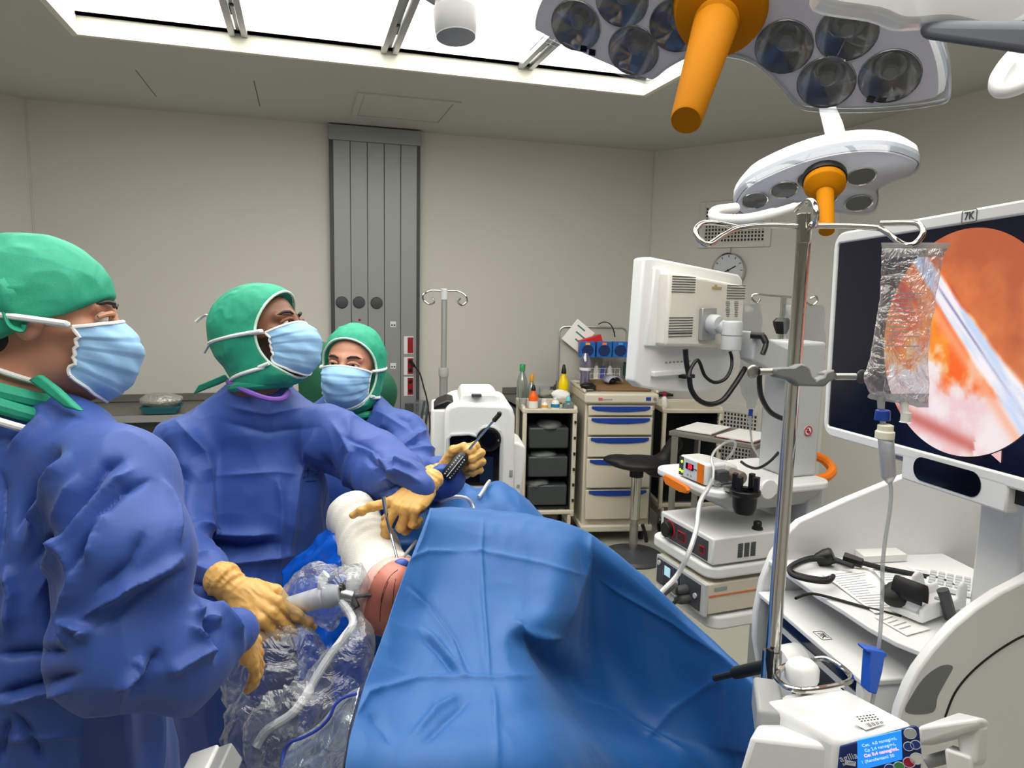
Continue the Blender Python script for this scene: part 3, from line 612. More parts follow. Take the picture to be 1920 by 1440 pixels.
# ---- saddle stool
b = PZ(1186, 1046, 0); st = thing('saddle_stool', 'black saddle stool on a chrome column in front of the drawer cart', 'stool', b)
MB().lathe([(0.20, 0.0), (0.205, 0.012), (0.19, 0.03), (0.05, 0.045), (0.03, 0.06)], n=40).build('base_disc', M_dgrey, st)
zs = ZAT(b, 868); 
MB().cyl((0, 0, 0.05), (0, 0, zs*0.36), 0.028).build('lower_column', M_steel, st); MB().cyl((0, 0, zs*0.33), (0, 0, zs*0.45), 0.022).build('middle_column', M_steel, st)
MB().cyl((0, 0, zs*0.42), (0, 0, zs*0.92), 0.034).build('upper_column', M_chrome, st); MB().cyl((0, 0, zs*0.86), (0, 0, zs*0.97), 0.045).build('seat_post', M_black, st)
def fs(p):
    d = ell(p, (0.02, 0, zs), (0.19, 0.15, 0.045)); d = smin(d, ell(p, (-0.13, 0, zs+0.02), (0.09, 0.08, 0.03)), 0.03); d = smin(d, ell(p, (0.13, 0, zs-0.03), (0.08, 0.10, 0.06)), 0.04)
    return smin(d, cap(p, (0.16, 0, zs), (0.24, 0, zs+0.13), 0.05, 0.05), 0.04)
o = sdf_obj('seat', fs, (-.3, -.22, zs-.14), (.36, .22, zs+.25), 0.009, M_rubber, st); o.rotation_euler.z = math.radians(-16)
MB().tube(spline([(0.05, -0.02, zs*0.36), (0.07, -0.03, zs*0.26), (0.075, -0.04, zs*0.18)], 6), 0.012).build('lever', M_black, st)
# ---- white mobile imaging unit behind the patient
D = 3.25; o = P(833, 900, D); ex = Vector((math.cos(math.radians(-10)), math.sin(math.radians(-10)), 0)); nr = Vector((ex.y, -ex.x, 0))
im = thing('imaging_unit', 'white mobile imaging unit with black opening behind the patient', 'medical device', frame((o.x, o.y, 0), ex))
def loc(px, py, off=0.0):
    q = PPL(px, py, Vector((o.x, o.y, 0))+nr*off, nr); v = q-Vector((o.x, o.y, 0)); return v.dot(ex), v.z
def outline(pts, off=0.0): return [loc(x, y, off) for x, y in pts]
zb = 0.30
pts = outline([(834, 905), (834, 772), (842, 760), (860, 755), (950, 758), (961, 764), (966, 782), (966, 915)])
xl, xr = pts[0][0], pts[-1][0]; pts[0] = (xl, zb); pts[-1] = (xr, zb)
MB().prism([(x, 0, z) for x, z in pts], (0, 0, 0), (0, 0.42, 0)).build('housing', M_white, im, bevel=0.02, seg=4)
pts = outline([(857, 768), (866, 742), (872, 739), (928, 739), (938, 745), (940, 769)])
MB().prism([(x, 0.03, z) for x, z in pts], (0, 0, 0), (0, 0.32, 0)).build('top_cover', M_white, im, bevel=0.012, seg=3)
x0, z0 = loc(894, 740, 0.0); MB().box((x0, 0.02, z0-0.006), (0.045, 0.03, 0.014)).build('cover_grip', M_dgrey, im, bevel=0.003)
a_ = [loc(840, 910), loc(840, 822), loc(846, 815), loc(880, 813)]
cx, cz = loc(916, 823); rr_ = loc(940, 823)[0]-cx
arc = [(cx+rr_*math.cos(t), cz+rr_*math.sin(t)) for t in np.linspace(math.radians(165), math.radians(0), 16)]
op = [(x, z) for x, z in a_]+arc+[(cx+rr_, loc(916, 910)[1])]
MB().prism([(x, 0, z) for x, z in op], (0, -0.004, 0), (0, 0.02, 0)).build('black_opening', M_glossblack, im)
MB().tube([(x, -0.006, z) for x, z in op], 0.008, 8).build('opening_lip', M_lgrey, im)
MB().lathe([(rr_*0.97, 0), (rr_*0.95, 0.012), (rr_*0.8, 0.014), (rr_*0.78, 0.004)], (cx, -0.004, cz), (0, -1, 0), n=36).build('round_housing', M_black, im)
MB().lathe([(rr_*0.62, 0), (rr_*0.6, 0.01)], (cx, -0.008, cz), (0, -1, 0), n=36).build('round_core', M_glossblack, im)
x0, z0 = loc(862, 838); MB().box((x0, -0.007, z0), (0.05, 0.004, 0.012)).build('brown_label', mat('label_brown', (150, 86, 50), 0.6), im)
x0, z0 = loc(912, 880); MB().box((x0, -0.006, z0), (0.06, 0.003, 0.12)).build('display_glass', mat('night_blue', (18, 34, 60), 0.15), im)
for dz in (0.035, -0.005): MB().lathe([(0.008, 0), (0.008, 0.006)], (cx+rr_*0.85, -0.006, cz+dz), (0, -1, 0), n=12).build('screw', M_lgrey, im)
# left column and right wing
x0, z0 = loc(808, 770); x1, z1 = loc(835, 770)
MB().box(((x0+x1)/2+0.01, 0.20, (z0+zb)/2), (x1-x0+0.02, 0.3, z0-zb)).build('left_column', M_white, im, bevel=0.015, seg=3)
x0, z0 = loc(812, 766); x1, z1 = loc(852, 766)
MB().prism([(x0, 0.05, z0-0.012), (x1, 0.05, z0+0.0), (x1, 0.05, z0+0.022), (x1-0.03, 0.05, z0+0.03), (x0+0.02, 0.05, z0+0.012)], (0, 0, 0), (0, 0.2, 0)).build('black_pad', M_black, im, bevel=0.006)
pw = outline([(963, 832), (976, 835), (988, 842), (989, 860), (984, 905), (980, 940), (962, 940)])
MB().prism([(x, 0.05, z) for x, z in pw], (0, 0, 0), (0, 0.25, 0)).build('side_wing', M_white, im, bevel=0.012, seg=3)
x0, z0 = loc(974, 917); MB().lathe([(0.008, 0), (0.008, 0.004)], (x0, 0.049, z0), (0, -1, 0), n=12).build('bolt', M_grey, im)
x0, z0 = loc(958, 887); MB().box((x0, -0.003, z0), (0.016, 0.006, 0.03)).build('latch', M_grey, im, bevel=0.002)
MB().box((0.15, 0.2, zb-0.06), (0.42, 0.5, 0.12)).build('base', M_lgrey, im, bevel=0.02)
for x in (0, 0.32):
    for y in (0.03, 0.38): MB().lathe([(0.06, -0.02), (0.09, -0.016), (0.09, 0.016), (0.06, 0.02)], (x, y, 0.09), (1, 0, 0)).box((x, y, 0.2), (0.04, 0.05, 0.12)).build('wheel', M_rubber, im)
# cable bundle left of it
for i, pp in enumerate((((796, 752), (790, 790), (793, 815), (790, 850), (794, 900)), ((802, 765), (798, 800), (800, 830), (797, 870), (799, 910)))):
    tag(MB().tube(spline([P(x, y, 3.5-0.02*k-0.09*i) for k, (x, y) in enumerate(pp)], 8), 0.006).build('cable', mat('dark_green_cable', (30, 42, 34), 0.5)), ('dark cable hanging left of the white imaging unit, behind', 'dark cable running down beside the column of the white imaging unit')[i], 'cable')
# ---- infusion stand by the service column
b = P(833, 560, 4.3); ivs = thing('drip_stand', 'pale grey drip stand with two curled hooks beside the service column', 'drip stand', (b.x, b.y, 0))
zt = ZAT(b, 541); zc = ZAT(b, 697); zk = ZAT(b, 560); r1 = PXL(11, 4.3)/2
MB().cyl((0, 0, zc), (0, 0, zk), r1).build('upper_tube', M_alu, ivs); MB().cyl((0, 0, 0.1), (0, 0, zc), r1*1.45).build('lower_tube', M_alu, ivs)
MB().lathe([(r1*1.7, zc-0.03), (r1*1.75, zc+0.02), (r1*1.6, zc+0.025)]).build('collar', M_grey, ivs); MB().lathe([(r1*1.3, zk-0.005), (r1*1.3, zt-0.005), (r1*1.1, zt)]).build('head', M_lgrey, ivs)
rx = Vector(CR); rx.z = 0; rx.normalize(); k = PXL(1, 4.3); zh = zt-0.016
for s in (-1, 1):
    pts = [(0, 0), (20, 1), (30, -1), (40, -8), (40, -18), (30, -25), (22, -20), (26, -12)]
    MB().tube(spline([rx*(s*x*k)+Vector((0, -0.01*i*(i > 3), zh+y*k)) for i, (x, y) in enumerate(pts)], 6), 0.0055, 8).build('hook', M_chrome, ivs)
for i in range(5):
    a = 2*math.pi*i/5; d = Vector((math.cos(a), math.sin(a), 0)); MB().tube([d*0.02+Vector((0, 0, 0.13)), d*0.15+Vector((0, 0, 0.11)), d*0.3+Vector((0, 0, 0.075))], 0.016).build('leg', M_alu, ivs)
    MB().lathe([(0.02, -0.012), (0.035, -0.01), (0.035, 0.01), (0.02, 0.012)], d*0.3+Vector((0, 0, 0.036)), Vector((-d.y, d.x, 0))).build('caster', M_rubber, ivs)
# ---- angled wall: vent grilles and clock
cn = Vector((-(C2-C1).normalized().y*-1, 0, 0)); dch = (C2-C1).normalized(); dch3 = Vector((dch.x, dch.y, 0)); nch = Vector((dch.y, -dch.x, 0)); oc = Vector((C1.x, C1.y, 0))
M_slot = mat('dark_slot', (40, 40, 38), 0.8)
def grille(pts, nx, nz, lb, m=M_wall):
    q = [PPL(x, y, oc+nch*0.004, nch) for x, y in pts]; c = sum(q, Vector())/4; w = ((q[1]-q[0]).dot(dch3)+(q[2]-q[3]).dot(dch3))/2; h = ((q[0].z-q[3].z)+(q[1].z-q[2].z))/2
    t = thing('wall_vent', lb, 'vent', frame(c, dch3)); iw, ih = w*0.83, h*0.76
    MB().box((0, 0.0, 0), (iw, 0.006, ih)).build('dark_back', M_slot, t)
    mb = MB(); 
    for s in (-1, 1): mb.box((s*(w+iw)/4, -0.006, 0), ((w-iw)/2, 0.012, h)); mb.box((0, -0.006, s*(h+ih)/4), (iw, 0.012, (h-ih)/2))
    mb.build('frame', m, t, bevel=0.003); mb = MB(); bar_grid(mb, iw, ih, nx, nz, iw/nx*0.38, -0.006); mb.build('grid', m, t)
    return t
grille(((1315, 378), (1450, 372), (1445, 462), (1309, 466)), 18, 10, 'square-holed wall vent high up behind the clock')
grille(((1338, 752), (1428, 762), (1422, 905), (1332, 890)), 12, 15, 'low return air grille on the angled wall behind the side table')
c = PPL(1368, 507, oc+nch*0.0, nch); ck = thing('wall_clock', 'round white wall clock half hidden by the monitor back', 'clock', frame(c, dch3)); rc = PXL(33, (c-Vector(CC)).dot(Vector(CF)))
MB().lathe([(rc*0.97, 0), (rc, 0.03), (rc*0.95, 0.04), (rc*0.9, 0.034)], ax=(0, -1, 0), n=48, cap=False).build('rim', M_chrome, ck); MB().lathe([(rc*0.95, 0), (rc*0.93, 0.028)], ax=(0, -1, 0), n=48).build('dial', mat('dial', (206, 210, 218), 0.5), ck)
mb = MB()
for i in range(12): a = math.pi*i/6; mb.box((rc*0.78*math.sin(a), -0.03, rc*0.78*math.cos(a)), (0.005, 0.003, 0.018), rot=(0, a, 0))
mb.build('hour_marks', M_ink, ck)
for a, l, w_ in ((62, 0.5, 0.008), (244, 0.42, 0.008)): 
    a = math.radians(a); MB().box((rc*l*0.5*math.sin(a), -0.033, rc*l*0.5*math.cos(a)), (w_, 0.002, rc*l), rot=(0, a, 0)).build('hand', M_ink, ck)
MB().lathe([(0.009, 0.028), (0.009, 0.036)], ax=(0, -1, 0), n=12).build('hub', M_ink, ck)
MB().box((0, -0.004, rc+0.06), (0.006, 0.006, 0.13)).build('wire', M_grey, ck)
# ---- side table with charts under the grille
a = PZ(1290, 800, 0.90); b = PZ(1432, 822, 0.90); a2 = PZ(1335, 822, 0.80)
tb = thing('side_table', 'small side table with charts in front of the low grille', 'table', frame(((a.x+b.x)/2, (a.y+b.y)/2, 0), dch3))
MB().box((0, 0, 0.88), (0.56, 0.38, 0.03)).build('top', M_counter, tb, bevel=0.005); 
for x in (-0.25, 0.25):
    for y in (-0.16, 0.16): MB().box((x, y, 0.432), (0.03, 0.03, 0.864)).build('leg', M_steel, tb)
for i, (dx, dy, r) in enumerate(((-0.14, 0.01, 0.03), (0.14, -0.01, -0.03))):
    M = tb.matrix_world @ Matrix.Translation((dx, dy, 0.898)) @ Matrix.Rotation(r, 4, 'Z'); t = thing('chart_sheet', ('open white chart lying on the left of the side table', 'white chart in a wine red cover on the right of the side table')[i], 'paper', M)
    MB().box((0, 0, 0.006), (0.23, 0.31, 0.008)).build('sheets', M_paper, t)
    if i: MB().box((0, 0, 0.001), (0.25, 0.33, 0.004)).build('cover', mat('wine_cover', (110, 44, 56), 0.6), t)
# ================================================================ endoscopy cart in the middle right
c0 = P(1340, 940, 2.3); ZS = c0.z
_l = PZ(1223, 886, ZS); uy = (_l-c0).normalized(); ux = Vector((uy.y, -uy.x, 0))
MC = Matrix(((ux.x, uy.x, 0, c0.x), (ux.y, uy.y, 0, c0.y), (0, 0, 1, 0), (0, 0, 0, 1))); MCI = MC.inverted()
def lc(px, py, z): return MCI @ PZ(px, py, z)
def pby(px, py, y0): return MCI @ PPL(px, py, c0+uy*y0, uy)   # on a side plane
def pbx(px, py, x0): return MCI @ PPL(px, py, c0+ux*x0, ux)   # on a front plane
WC = (_l-c0).length
ec = thing('equipment_cart', 'white wheeled equipment cart with three shelves carrying device boxes and a monitor arm', 'cart', MC)
def rshelf(name, x0, x1, y0, y1, z0, z1, r=0.05, m=None, par=None):
    w, h = x1-x0, y1-y0
    return MB().prism([((x0+x1)/2+x, (y0+y1)/2+y, 0) for x, y in rrect(w, h, r)], (0, 0, z0), (0, 0, z1)).build(name, m or M_white, par or ec, bevel=0.008, seg=3)
DC = 0.50
sh = rshelf('top_shelf', 0, DC, 0, WC, ZS-0.0, ZS+0.028)
ZT_ = ZS+0.028
mb = MB(); mb.hexa([(0.14, 0.08, ZS-0.075), (0.46, 0.08, ZS-0.075), (0.46, WC-0.08, ZS-0.075), (0.14, WC-0.08, ZS-0.075), (0.02, 0.02, ZS), (DC-0.02, 0.02, ZS), (DC-0.02, WC-0.02, ZS), (0.02, WC-0.02, ZS)]); mb.build('shelf_underside', M_lgrey, ec, bevel=0.01)
pts = [pbx(x, y, -0.004) for x, y in ((1247, 893), (1252, 890), (1290, 911), (1295, 920), (1291, 925), (1278, 922), (1252, 907))]
MB().prism([(-0.004, p.y, p.z) for p in pts], (0.002, 0, 0), (-0.012, 0, 0)).build('orange_grip', M_orange, ec, bevel=0.003)
zb1 = ZAT(c0, 1067); z2 = ZAT(c0, 1090); zb2 = ZAT(c0, 1160); z3 = ZAT(c0, 1187)
rshelf('middle_shelf', 0.0, DC, 0, WC, z2, zb1-0.002); rshelf('bottom_shelf', 0.02, DC, 0.0, WC, z3, zb2-0.004)
# back pillar, base and castors
MB().box((DC-0.02, WC/2, (ZS+0.15)/2), (0.07, WC*0.7, ZS-0.15)).build('back_pillar', M_lgrey, ec, bevel=0.01)
rshelf('base', 0.0, DC+0.05, -0.02, WC+0.02, 0.10, 0.16, m=M_dgrey)
for x in (0.06, DC-0.02):
    for y in (0.03, WC-0.03): caster(ec, x, y, 0.05)
q = pby(1440, 870, 0.1); qa = pby(1490, 880, 0.12); xcol = qa.x
zc1 = ZAT(MC @ Vector((xcol, 0.12, 0)), 640)
MB().box((xcol, 0.16, (zc1+ZT_)/2), (0.13, 0.16, zc1-ZT_)).build('mast', M_lgrey, ec, bevel=0.012, seg=3)
s_ = pby(1515, 808, 0.078); no = MB().lathe([(0.018, 0), (0.018, 0.002)], (s_.x, 0.079, s_.z), (0, -1, 0), n=24).build('warning_disc', M_white, ec)
MB().tube([(s_.x+0.016*math.cos(a), 0.0765, s_.z+0.016*math.sin(a)) for a in np.linspace(0, 6.283, 25)[:-1]], 0.0022, 6, closed=True).box((s_.x, 0.0765, s_.z), (0.03, 0.002, 0.004), rot=(0, 0.8, 0)).build('red_ring', mat('sign_red', (190, 30, 50), 0.5), no)
MB().box((s_.x, 0.0768, s_.z), (0.005, 0.001, 0.018)).box((s_.x, 0.0768, s_.z-0.002), (0.014, 0.001, 0.005)).build('pictogram', M_ink, no)
# orange push handle at the back
hp = [P(x, y, d) for x, y, d in ((1520, 852, 2.62), (1545, 862, 2.62), (1560, 880, 2.60), (1552, 893, 2.57), (1530, 900, 2.55), (1512, 902, 2.55))]
MB().tube([MCI @ p for p in spline(hp, 8)], 0.017).build('push_handle', M_orange, ec)
# black accessory holder on the shelf side
h0 = pby(1398, 912, -0.06); hr = PXL(21, 2.33); z0, z1 = ZAT(MC @ h0, 962), ZAT(MC @ h0, 925)
mb = MB().lathe([(hr*0.8, z0), (hr, z0+0.02), (hr*1.05, z1-0.01), (hr*1.3, z1), (hr*1.3, z1+0.012), (hr*0.9, z1+0.012), (hr*0.85, z0+0.02)], (h0.x, -0.06, 0), n=28)
for a in (20, 120, 200, 300): a = math.radians(a); mb.box((h0.x+hr*0.95*math.cos(a), -0.06+hr*0.95*math.sin(a), z1+0.035), (0.016, 0.016, 0.05), rot=(0, 0, a))
ah = mb.build('accessory_holder', M_black, ec, bevel=0.002)
MB().box((h0.x, -0.005, z1), (0.06, 0.03, 0.012)).build('bracket', M_steel, ah)
g = pby(1443, 918, -0.012); MB().lathe([(0.034, 0), (0.034, 0.012)], (g.x, 0, g.z), (0, -1, 0), n=28).build('white_tab', M_white, ec, bevel=0.003)
# ---- pump with red display on the top shelf
def cbox(px, py, lx, ly, rx, ry, ytop, zsurf):
    a = lc(px, py, zsurf); b = lc(lx, ly, zsurf); c = lc(rx, ry, zsurf); return a.x, a.y, c.x-a.x, b.y-a.y, ZAT(MC @ a, ytop)-zsurf
x0, y0, dx, dy, hz = cbox(1321, 914, 1254, 893, 1386, 905, 873, ZT_)
dx, dy = min(max(dx, 0.15), 0.17), dy-0.005
ex2 = MC @ Matrix.Translation((x0, y0, ZT_+0.004))
pu = thing('irrigation_pump', 'white irrigation pump with red digital readout and orange stripe on the top shelf', 'pump', ex2)
MB().prism([(0, 0, 0), (0, dy, 0), (0, dy, hz), (0, 0, hz)], (0, 0, 0), (dx*0.55, 0, 0)).hexa([(dx*.5, 0, 0), (dx*1.0, 0.01, 0), (dx*1.0, dy-0.01, 0), (dx*.5, dy, 0), (dx*.5, 0, hz), (dx*0.9, 0.01, hz*0.8), (dx*0.9, dy-0.01, hz*.8), (dx*.5, dy, hz)]).build('housing', M_white, pu, bevel=0.010, seg=3)
def pface(name, y0f, y1f, z0f, z1f, m, t=0.002, off=0.0, par=None): return MB().box((-t/2-off, dy*(y0f+y1f)/2, hz*(z0f+z1f)/2), (t, dy*(y1f-y0f), hz*(z1f-z0f))).build(name, m, par or pu)
fa = pface('grey_panel', 0.80, 0.97, 0.06, 0.94, M_dgrey); pface('orange_panel', 0.05, 0.28, 0.06, 0.94, M_orange); pface('pale_panel', 0.28, 0.80, 0.06, 0.94, mat('pale_blue_panel', (206, 214, 226), 0.4))
ds = pface('display', 0.42, 0.70, 0.48, 0.76, M_glossblack, 0.003, 0.001)
M_led = mat('led_red', (255, 30, 50), 0.5, emit=(255, 30, 60), estr=2.0); M_ledg = mat('led_green', (170, 255, 60), 0.5, emit=(170, 255, 60), estr=1.6)
MYZ = Matrix(((0, 0, -1, 0), (-1, 0, 0, 0), (0, 1, 0, 0), (0, 0, 0, 1)))   # text plane facing -x
text('digits', '50', hz*0.30, Matrix.Translation((-0.005, dy*0.53, hz*0.62)) @ MYZ, M_led, ds, bold=0.0006)
for yf, zf in ((0.86, 0.72), (0.92, 0.30), (0.84, 0.26)): MB().lathe([(0.005, 0), (0.005, 0.002)], (-0.002, dy*yf, hz*zf), (-1, 0, 0), n=12).build('green_lamp', M_ledg, pu)
for yf in (0.62, 0.5): MB().lathe([(0.004, 0), (0.004, 0.001)], (-0.002, dy*yf, hz*0.2), (-1, 0, 0), n=12).build('key', M_grey, pu)
text('panel_text', 'mmHg', hz*0.10, Matrix.Translation((-0.0025, dy*0.36, hz*0.58)) @ MYZ, M_ink, pu)
ph = MB().box((dx*0.35, -0.012, hz*0.45), (dx*0.3, 0.03, hz*0.55)).build('roller_block', M_dgrey, pu, bevel=0.004); MB().lathe([(hz*0.3, -0.02), (hz*0.3, 0.045), (hz*0.27, 0.05)], (dx*0.72, 0, hz*0.42), (0, -1, 0), n=28).build('pump_knob', mat('taupe', (120, 108, 98), 0.4), pu, bevel=0.002)
MB().lathe([(0.008, 0), (0.010, 0.02), (0.008, 0.04)], (dx*0.12, -0.004, hz*0.22), (0.2, -1, 0), n=16).build('connector', M_clearhard, pu)
wp = [(1336, 908), (1338, 880), (1334, 862), (1340, 846), (1356, 832), (1372, 826), (1379, 832), (1372, 850), (1362, 862)]
tb_ = [P(x, y, 2.33+0.02*i) for i, (x, y) in enumerate(wp)]
tag(MB().tube(spline(tb_, 8), 0.0045).build('pump_tubing', M_milky), 'milky tubing arching over the irrigation pump', 'tube')
dn = [P(x, y, d) for x, y, d in ((1336, 900, 2.28), (1326, 918, 2.24), (1312, 945, 2.2), (1306, 990, 2.14), (1292, 1035, 2.1), (1270, 1078, 2.09), (1245, 1105, 2.07), (1226, 1122, 2.06))]
tag(MB().tube(spline(dn, 8), 0.0075).build('drain_tubing', M_milky), 'thick milky tubing running down in front of the device boxes', 'tube')
# ---- light source box
x0, y0, dx, dy, hz = cbox(1335, 1065, 1227, 1007, 1492, 1035, 1011, zb1)
dx = min(dx, 0.46); dy = min(dy, WC-0.02)
ls = thing('light_source', 'wide white device box with dark front and dial on the middle shelf', 'medical device', MC @ Matrix.Translation((x0, y0, zb1)))
MB().box((dx/2, dy/2, hz/2+0.003), (dx, dy, hz-0.006)).build('housing', M_cream if False else M_white, ls, bevel=0.006, seg=2)
def face(o, name, a, b, c, d, m, t=0.003, off=0.0, bev=0.0): return MB().box((-t/2-off, dy*(a+b)/2, hz*(c+d)/2), (t, dy*(b-a), hz*(d-c))).build(name, m, o, bevel=bev)
M_fp = mat('front_dark', (62, 64, 74), 0.4)
face(ls, 'front_panel', 0.08, 0.93, 0.14, 0.84, M_fp, bev=0.002)
k_ = MB().lathe([(hz*0.30, 0), (hz*0.28, 0.02)], (-0.003, dy*0.80, hz*0.5), (-1, 0, 0), n=32).build('dial', M_black, ls, bevel=0.002); MB().lathe([(hz*0.33, 0), (hz*0.33, 0.002)], (-0.0025, dy*0.79, hz*0.51), (-1, 0, 0), n=32).build('dial_ring', M_led if False else mat('ring_red', (190, 40, 50), 0.5), ls)
for a, b, c, d in ((0.48, 0.63, 0.30, 0.66), (0.13, 0.22, 0.30, 0.58)):
    f_ = face(ls, 'display', a, b, c, d, mat('ring_red', (190, 40, 50), 0.5), 0.002, 0.003); face(ls, 'display_glass', a+0.01, b-0.01, c+0.04, d-0.04, mat('red_glass', (40, 8, 10), 0.1), 0.002, 0.0045)
for z in (0.3, 0.5, 0.7): MB().lathe([(0.008, 0), (0.008, 0.003)], (-0.003, dy*0.33, hz*z), (-1, 0, 0), n=16).build('key', M_dgrey, ls)
for g_ in (0.27, 0.68):
    for k in range(3):
        mb = MB()
        for j in range(14): mb.box((dx*(g_+k*0.07+0.02), -0.0012, hz*(0.25+0.036*j)), (dx*0.052, 0.0024, hz*0.016))
        mb.build('vent_slots', M_dgrey, ls)
q = MC.inverted() @ PZ(1420, 992, zb1+hz); MB().lathe([(0.019, 0), (0.017, 0.008), (0.014, 0.01), (0.014, 0.024), (0.011, 0.028)], (q.x-x0, q.y-y0, hz)).build('top_knob', M_black, ls)
# ---- camera console on the bottom shelf
x0, y0, dx, dy, hz = cbox(1325, 1157, 1234, 1092, 1440, 1132, 1096, zb2)
dx = min(dx+0.08, 0.45); dy = min(dy, WC-0.03)
cc = thing('camera_console', 'cream device box with orange side line and cable sockets on the bottom shelf', 'medical device', MC @ Matrix.Translation((x0, y0, zb2)))
MB().box((dx/2, dy/2, hz/2+0.003), (dx, dy, hz-0.006)).build('housing', M_cream, cc, bevel=0.005)
face(cc, 'front_frame', 0.0, 1.0, 0.02, 0.98, M_lgrey, 0.012); 
for a, b, m_ in ((0.08, 0.46, M_fp), (0.48, 0.62, mat('navy', (30, 36, 80), 0.4)), (0.64, 0.84, mat('screen_dark', (34, 40, 58), 0.2)), (0.86, 0.97, M_fp)): face(cc, 'front_panel', a, b, 0.10, 0.90, m_, 0.003, 0.012)
face(cc, 'screen', 0.68, 0.80, 0.5, 0.8, mat('screen_pale', (170, 210, 225), 0.3, emit=(170, 215, 235), estr=0.5), 0.002, 0.0145)
for yf, zf, r in ((0.92, 0.78, 0.009), (0.55, 0.5, 0.012), (0.72, 0.25, 0.006), (0.16, 0.5, 0.009)): MB().lathe([(r, 0), (r, 0.006)], (-0.014, dy*yf, hz*zf), (-1, 0, 0), n=16).build('button', M_lgrey, cc)
for yf, zf in ((0.34, 0.5), (0.30, 0.25)): MB().lathe([(0.018, 0), (0.016, 0.03), (0.01, 0.05)], (-0.014, dy*yf, hz*zf), (-1, 0, 0), n=18).build('cable_plug', M_dgrey, cc)
MB().box((dx*0.5, -0.001, hz*0.62), (dx*0.98, 0.003, hz*0.045)).build('orange_line', mat('salmon_line', (205, 110, 70), 0.5), cc); MB().box((dx*0.14, -0.001, hz*0.82), (0.05, 0.003, 0.012)).build('badge', M_grey, cc)
for i, (yf, zf, pp) in enumerate(((0.34, 0.5, ((1265, 1098), (1242, 1115), (1228, 1130))), (0.30, 0.25, ((1275, 1122), (1255, 1138), (1246, 1155))))):
    a = MC @ Vector((x0-0.06, y0+dy*yf, zb2+hz*zf)); tag(MB().tube(spline([a]+[P(x, y, 2.15-0.07*k) for k, (x, y) in enumerate(pp)], 8), 0.009 if i == 0 else 0.006).build('console_cable', M_dgrey if i == 0 else M_black), ('grey cable leaving the cream console towards the drape', 'thin black cable leaving the cream console below the grey one')[i], 'cable')
# ---- monitor seen from behind, on an arm of the cart
Dl, Dr = 2.36, 2.68
A = P(1200, 610, Dl); B = P(1394, 610, Dr); ex = Vector((B.x-A.x, B.y-A.y, 0)).normalized(); nb = Vector((ex.y, -ex.x, 0))
Ao = Vector((A.x, A.y, 0)); mo = thing('display_monitor', 'white flat monitor seen from behind on the cart arm, black cables looping below', 'monitor', frame(Ao, ex))
def ml(px, py, off=0.0): q = PPL(px, py, Ao+nb*off, nb)-Ao; return q.dot(ex), q.z
pts = [ml(x, y) for x, y in ((1207, 484), (1222, 482), (1386, 515), (1393, 524), (1388, 640), (1384, 672), (1376, 700), (1356, 722), (1320, 735), (1240, 733), (1204, 727), (1190, 716))]
MB().prism([(x, 0, z) for x, z in pts], (0, 0, 0), (0, 0.05, 0)).build('casing', M_white, mo, bevel=0.008, seg=3)
MB().prism([(x*0.96+0.01, 0.05, z) for x, z in pts], (0, 0, 0), (0, 0.004, 0)).build('screen_side', M_glossblack, mo)
pts = [ml(x, y, 0.06) for x, y in ((1258, 508), (1398, 536), (1392, 652), (1249, 650))]
MB().prism([(x, -0.06, z) for x, z in pts], (0, 0, 0), (0, 0.06, 0)).build('rear_housing', mat('warm_white', (222, 218, 210), 0.4), mo, bevel=0.012, seg=3)
# raised rim at the left of the casing
pts = [ml(x, y, 0.012) for x, y in ((1228, 500), (1258, 506), (1248, 652), (1212, 650))]
MB().prism([(x, -0.012, z) for x, z in pts], (0, 0, 0), (0, 0.02, 0)).build('side_step', M_white, mo, bevel=0.006)
def slots(x0, y0, x1, y1, n):
    a = ml(x0, y0, 0.063); b = ml(x1, y1, 0.063); d = ml(x1, y0+ (y1-y0)*0, 0.063)
    mb = MB(); sl = (ml(x1, y0+6, 0.063)[1]-a[1])/max(1e-6, b[0]-a[0])
    for i in range(n): z = a[1]+(b[1]-a[1])*i/(n-1); mb.box(((a[0]+b[0])/2, -0.0608, z), (b[0]-a[0], 0.002, 0.0026))
    mb.build('vent_slots', M_dgrey, mo)
slots(1262, 518, 1304, 548, 7); slots(1365, 535, 1397, 560, 6); slots(1256, 596, 1299, 625, 7); slots(1255, 625, 1298, 630, 2)
for x, y, w_ in ((1345, 540, 0.05), (1343, 536, 0.012)): a = ml(x, y, 0.063); MB().box((a[0], -0.061, a[1]), (w_, 0.002, 0.008)).build('worn_label', mat('label_gold', (176, 158, 112), 0.6), mo)
mb = MB(); rg = random.Random(5)
for j in range(9):
    for i in range(2):
        a = ml(1363+i*16, 566+j*3.4, 0.063); mb.box((a[0]+0.008, -0.0608, a[1]), (0.012+0.012*rg.random(), 0.0012, 0.0028))
mb.build('rating_plate_text', mat('text_grey', (120, 118, 112), 0.6), mo)
for x, y, l in ((1250, 680, 0.12),): a = ml(x, y, 0.003); mb = MB(); [mb.box((a[0]+0.02*i, -0.001, a[1]), (0.01, 0.002, 0.006)) for i in range(7)]; mb.build('port_symbols', M_grey, mo)
a = ml(1228, 702, 0.02); b = ml(1300, 708, 0.02); MB().box(((a[0]+b[0])/2, -0.01, a[1]), (b[0]-a[0], 0.02, 0.018)).build('socket_ledge', M_white, mo, bevel=0.003)
a = ml(1292, 706, 0.03); MB().box((a[0], -0.02, a[1]), (0.055, 0.03, 0.014)).build('cable_clip', M_black, mo, bevel=0.003)
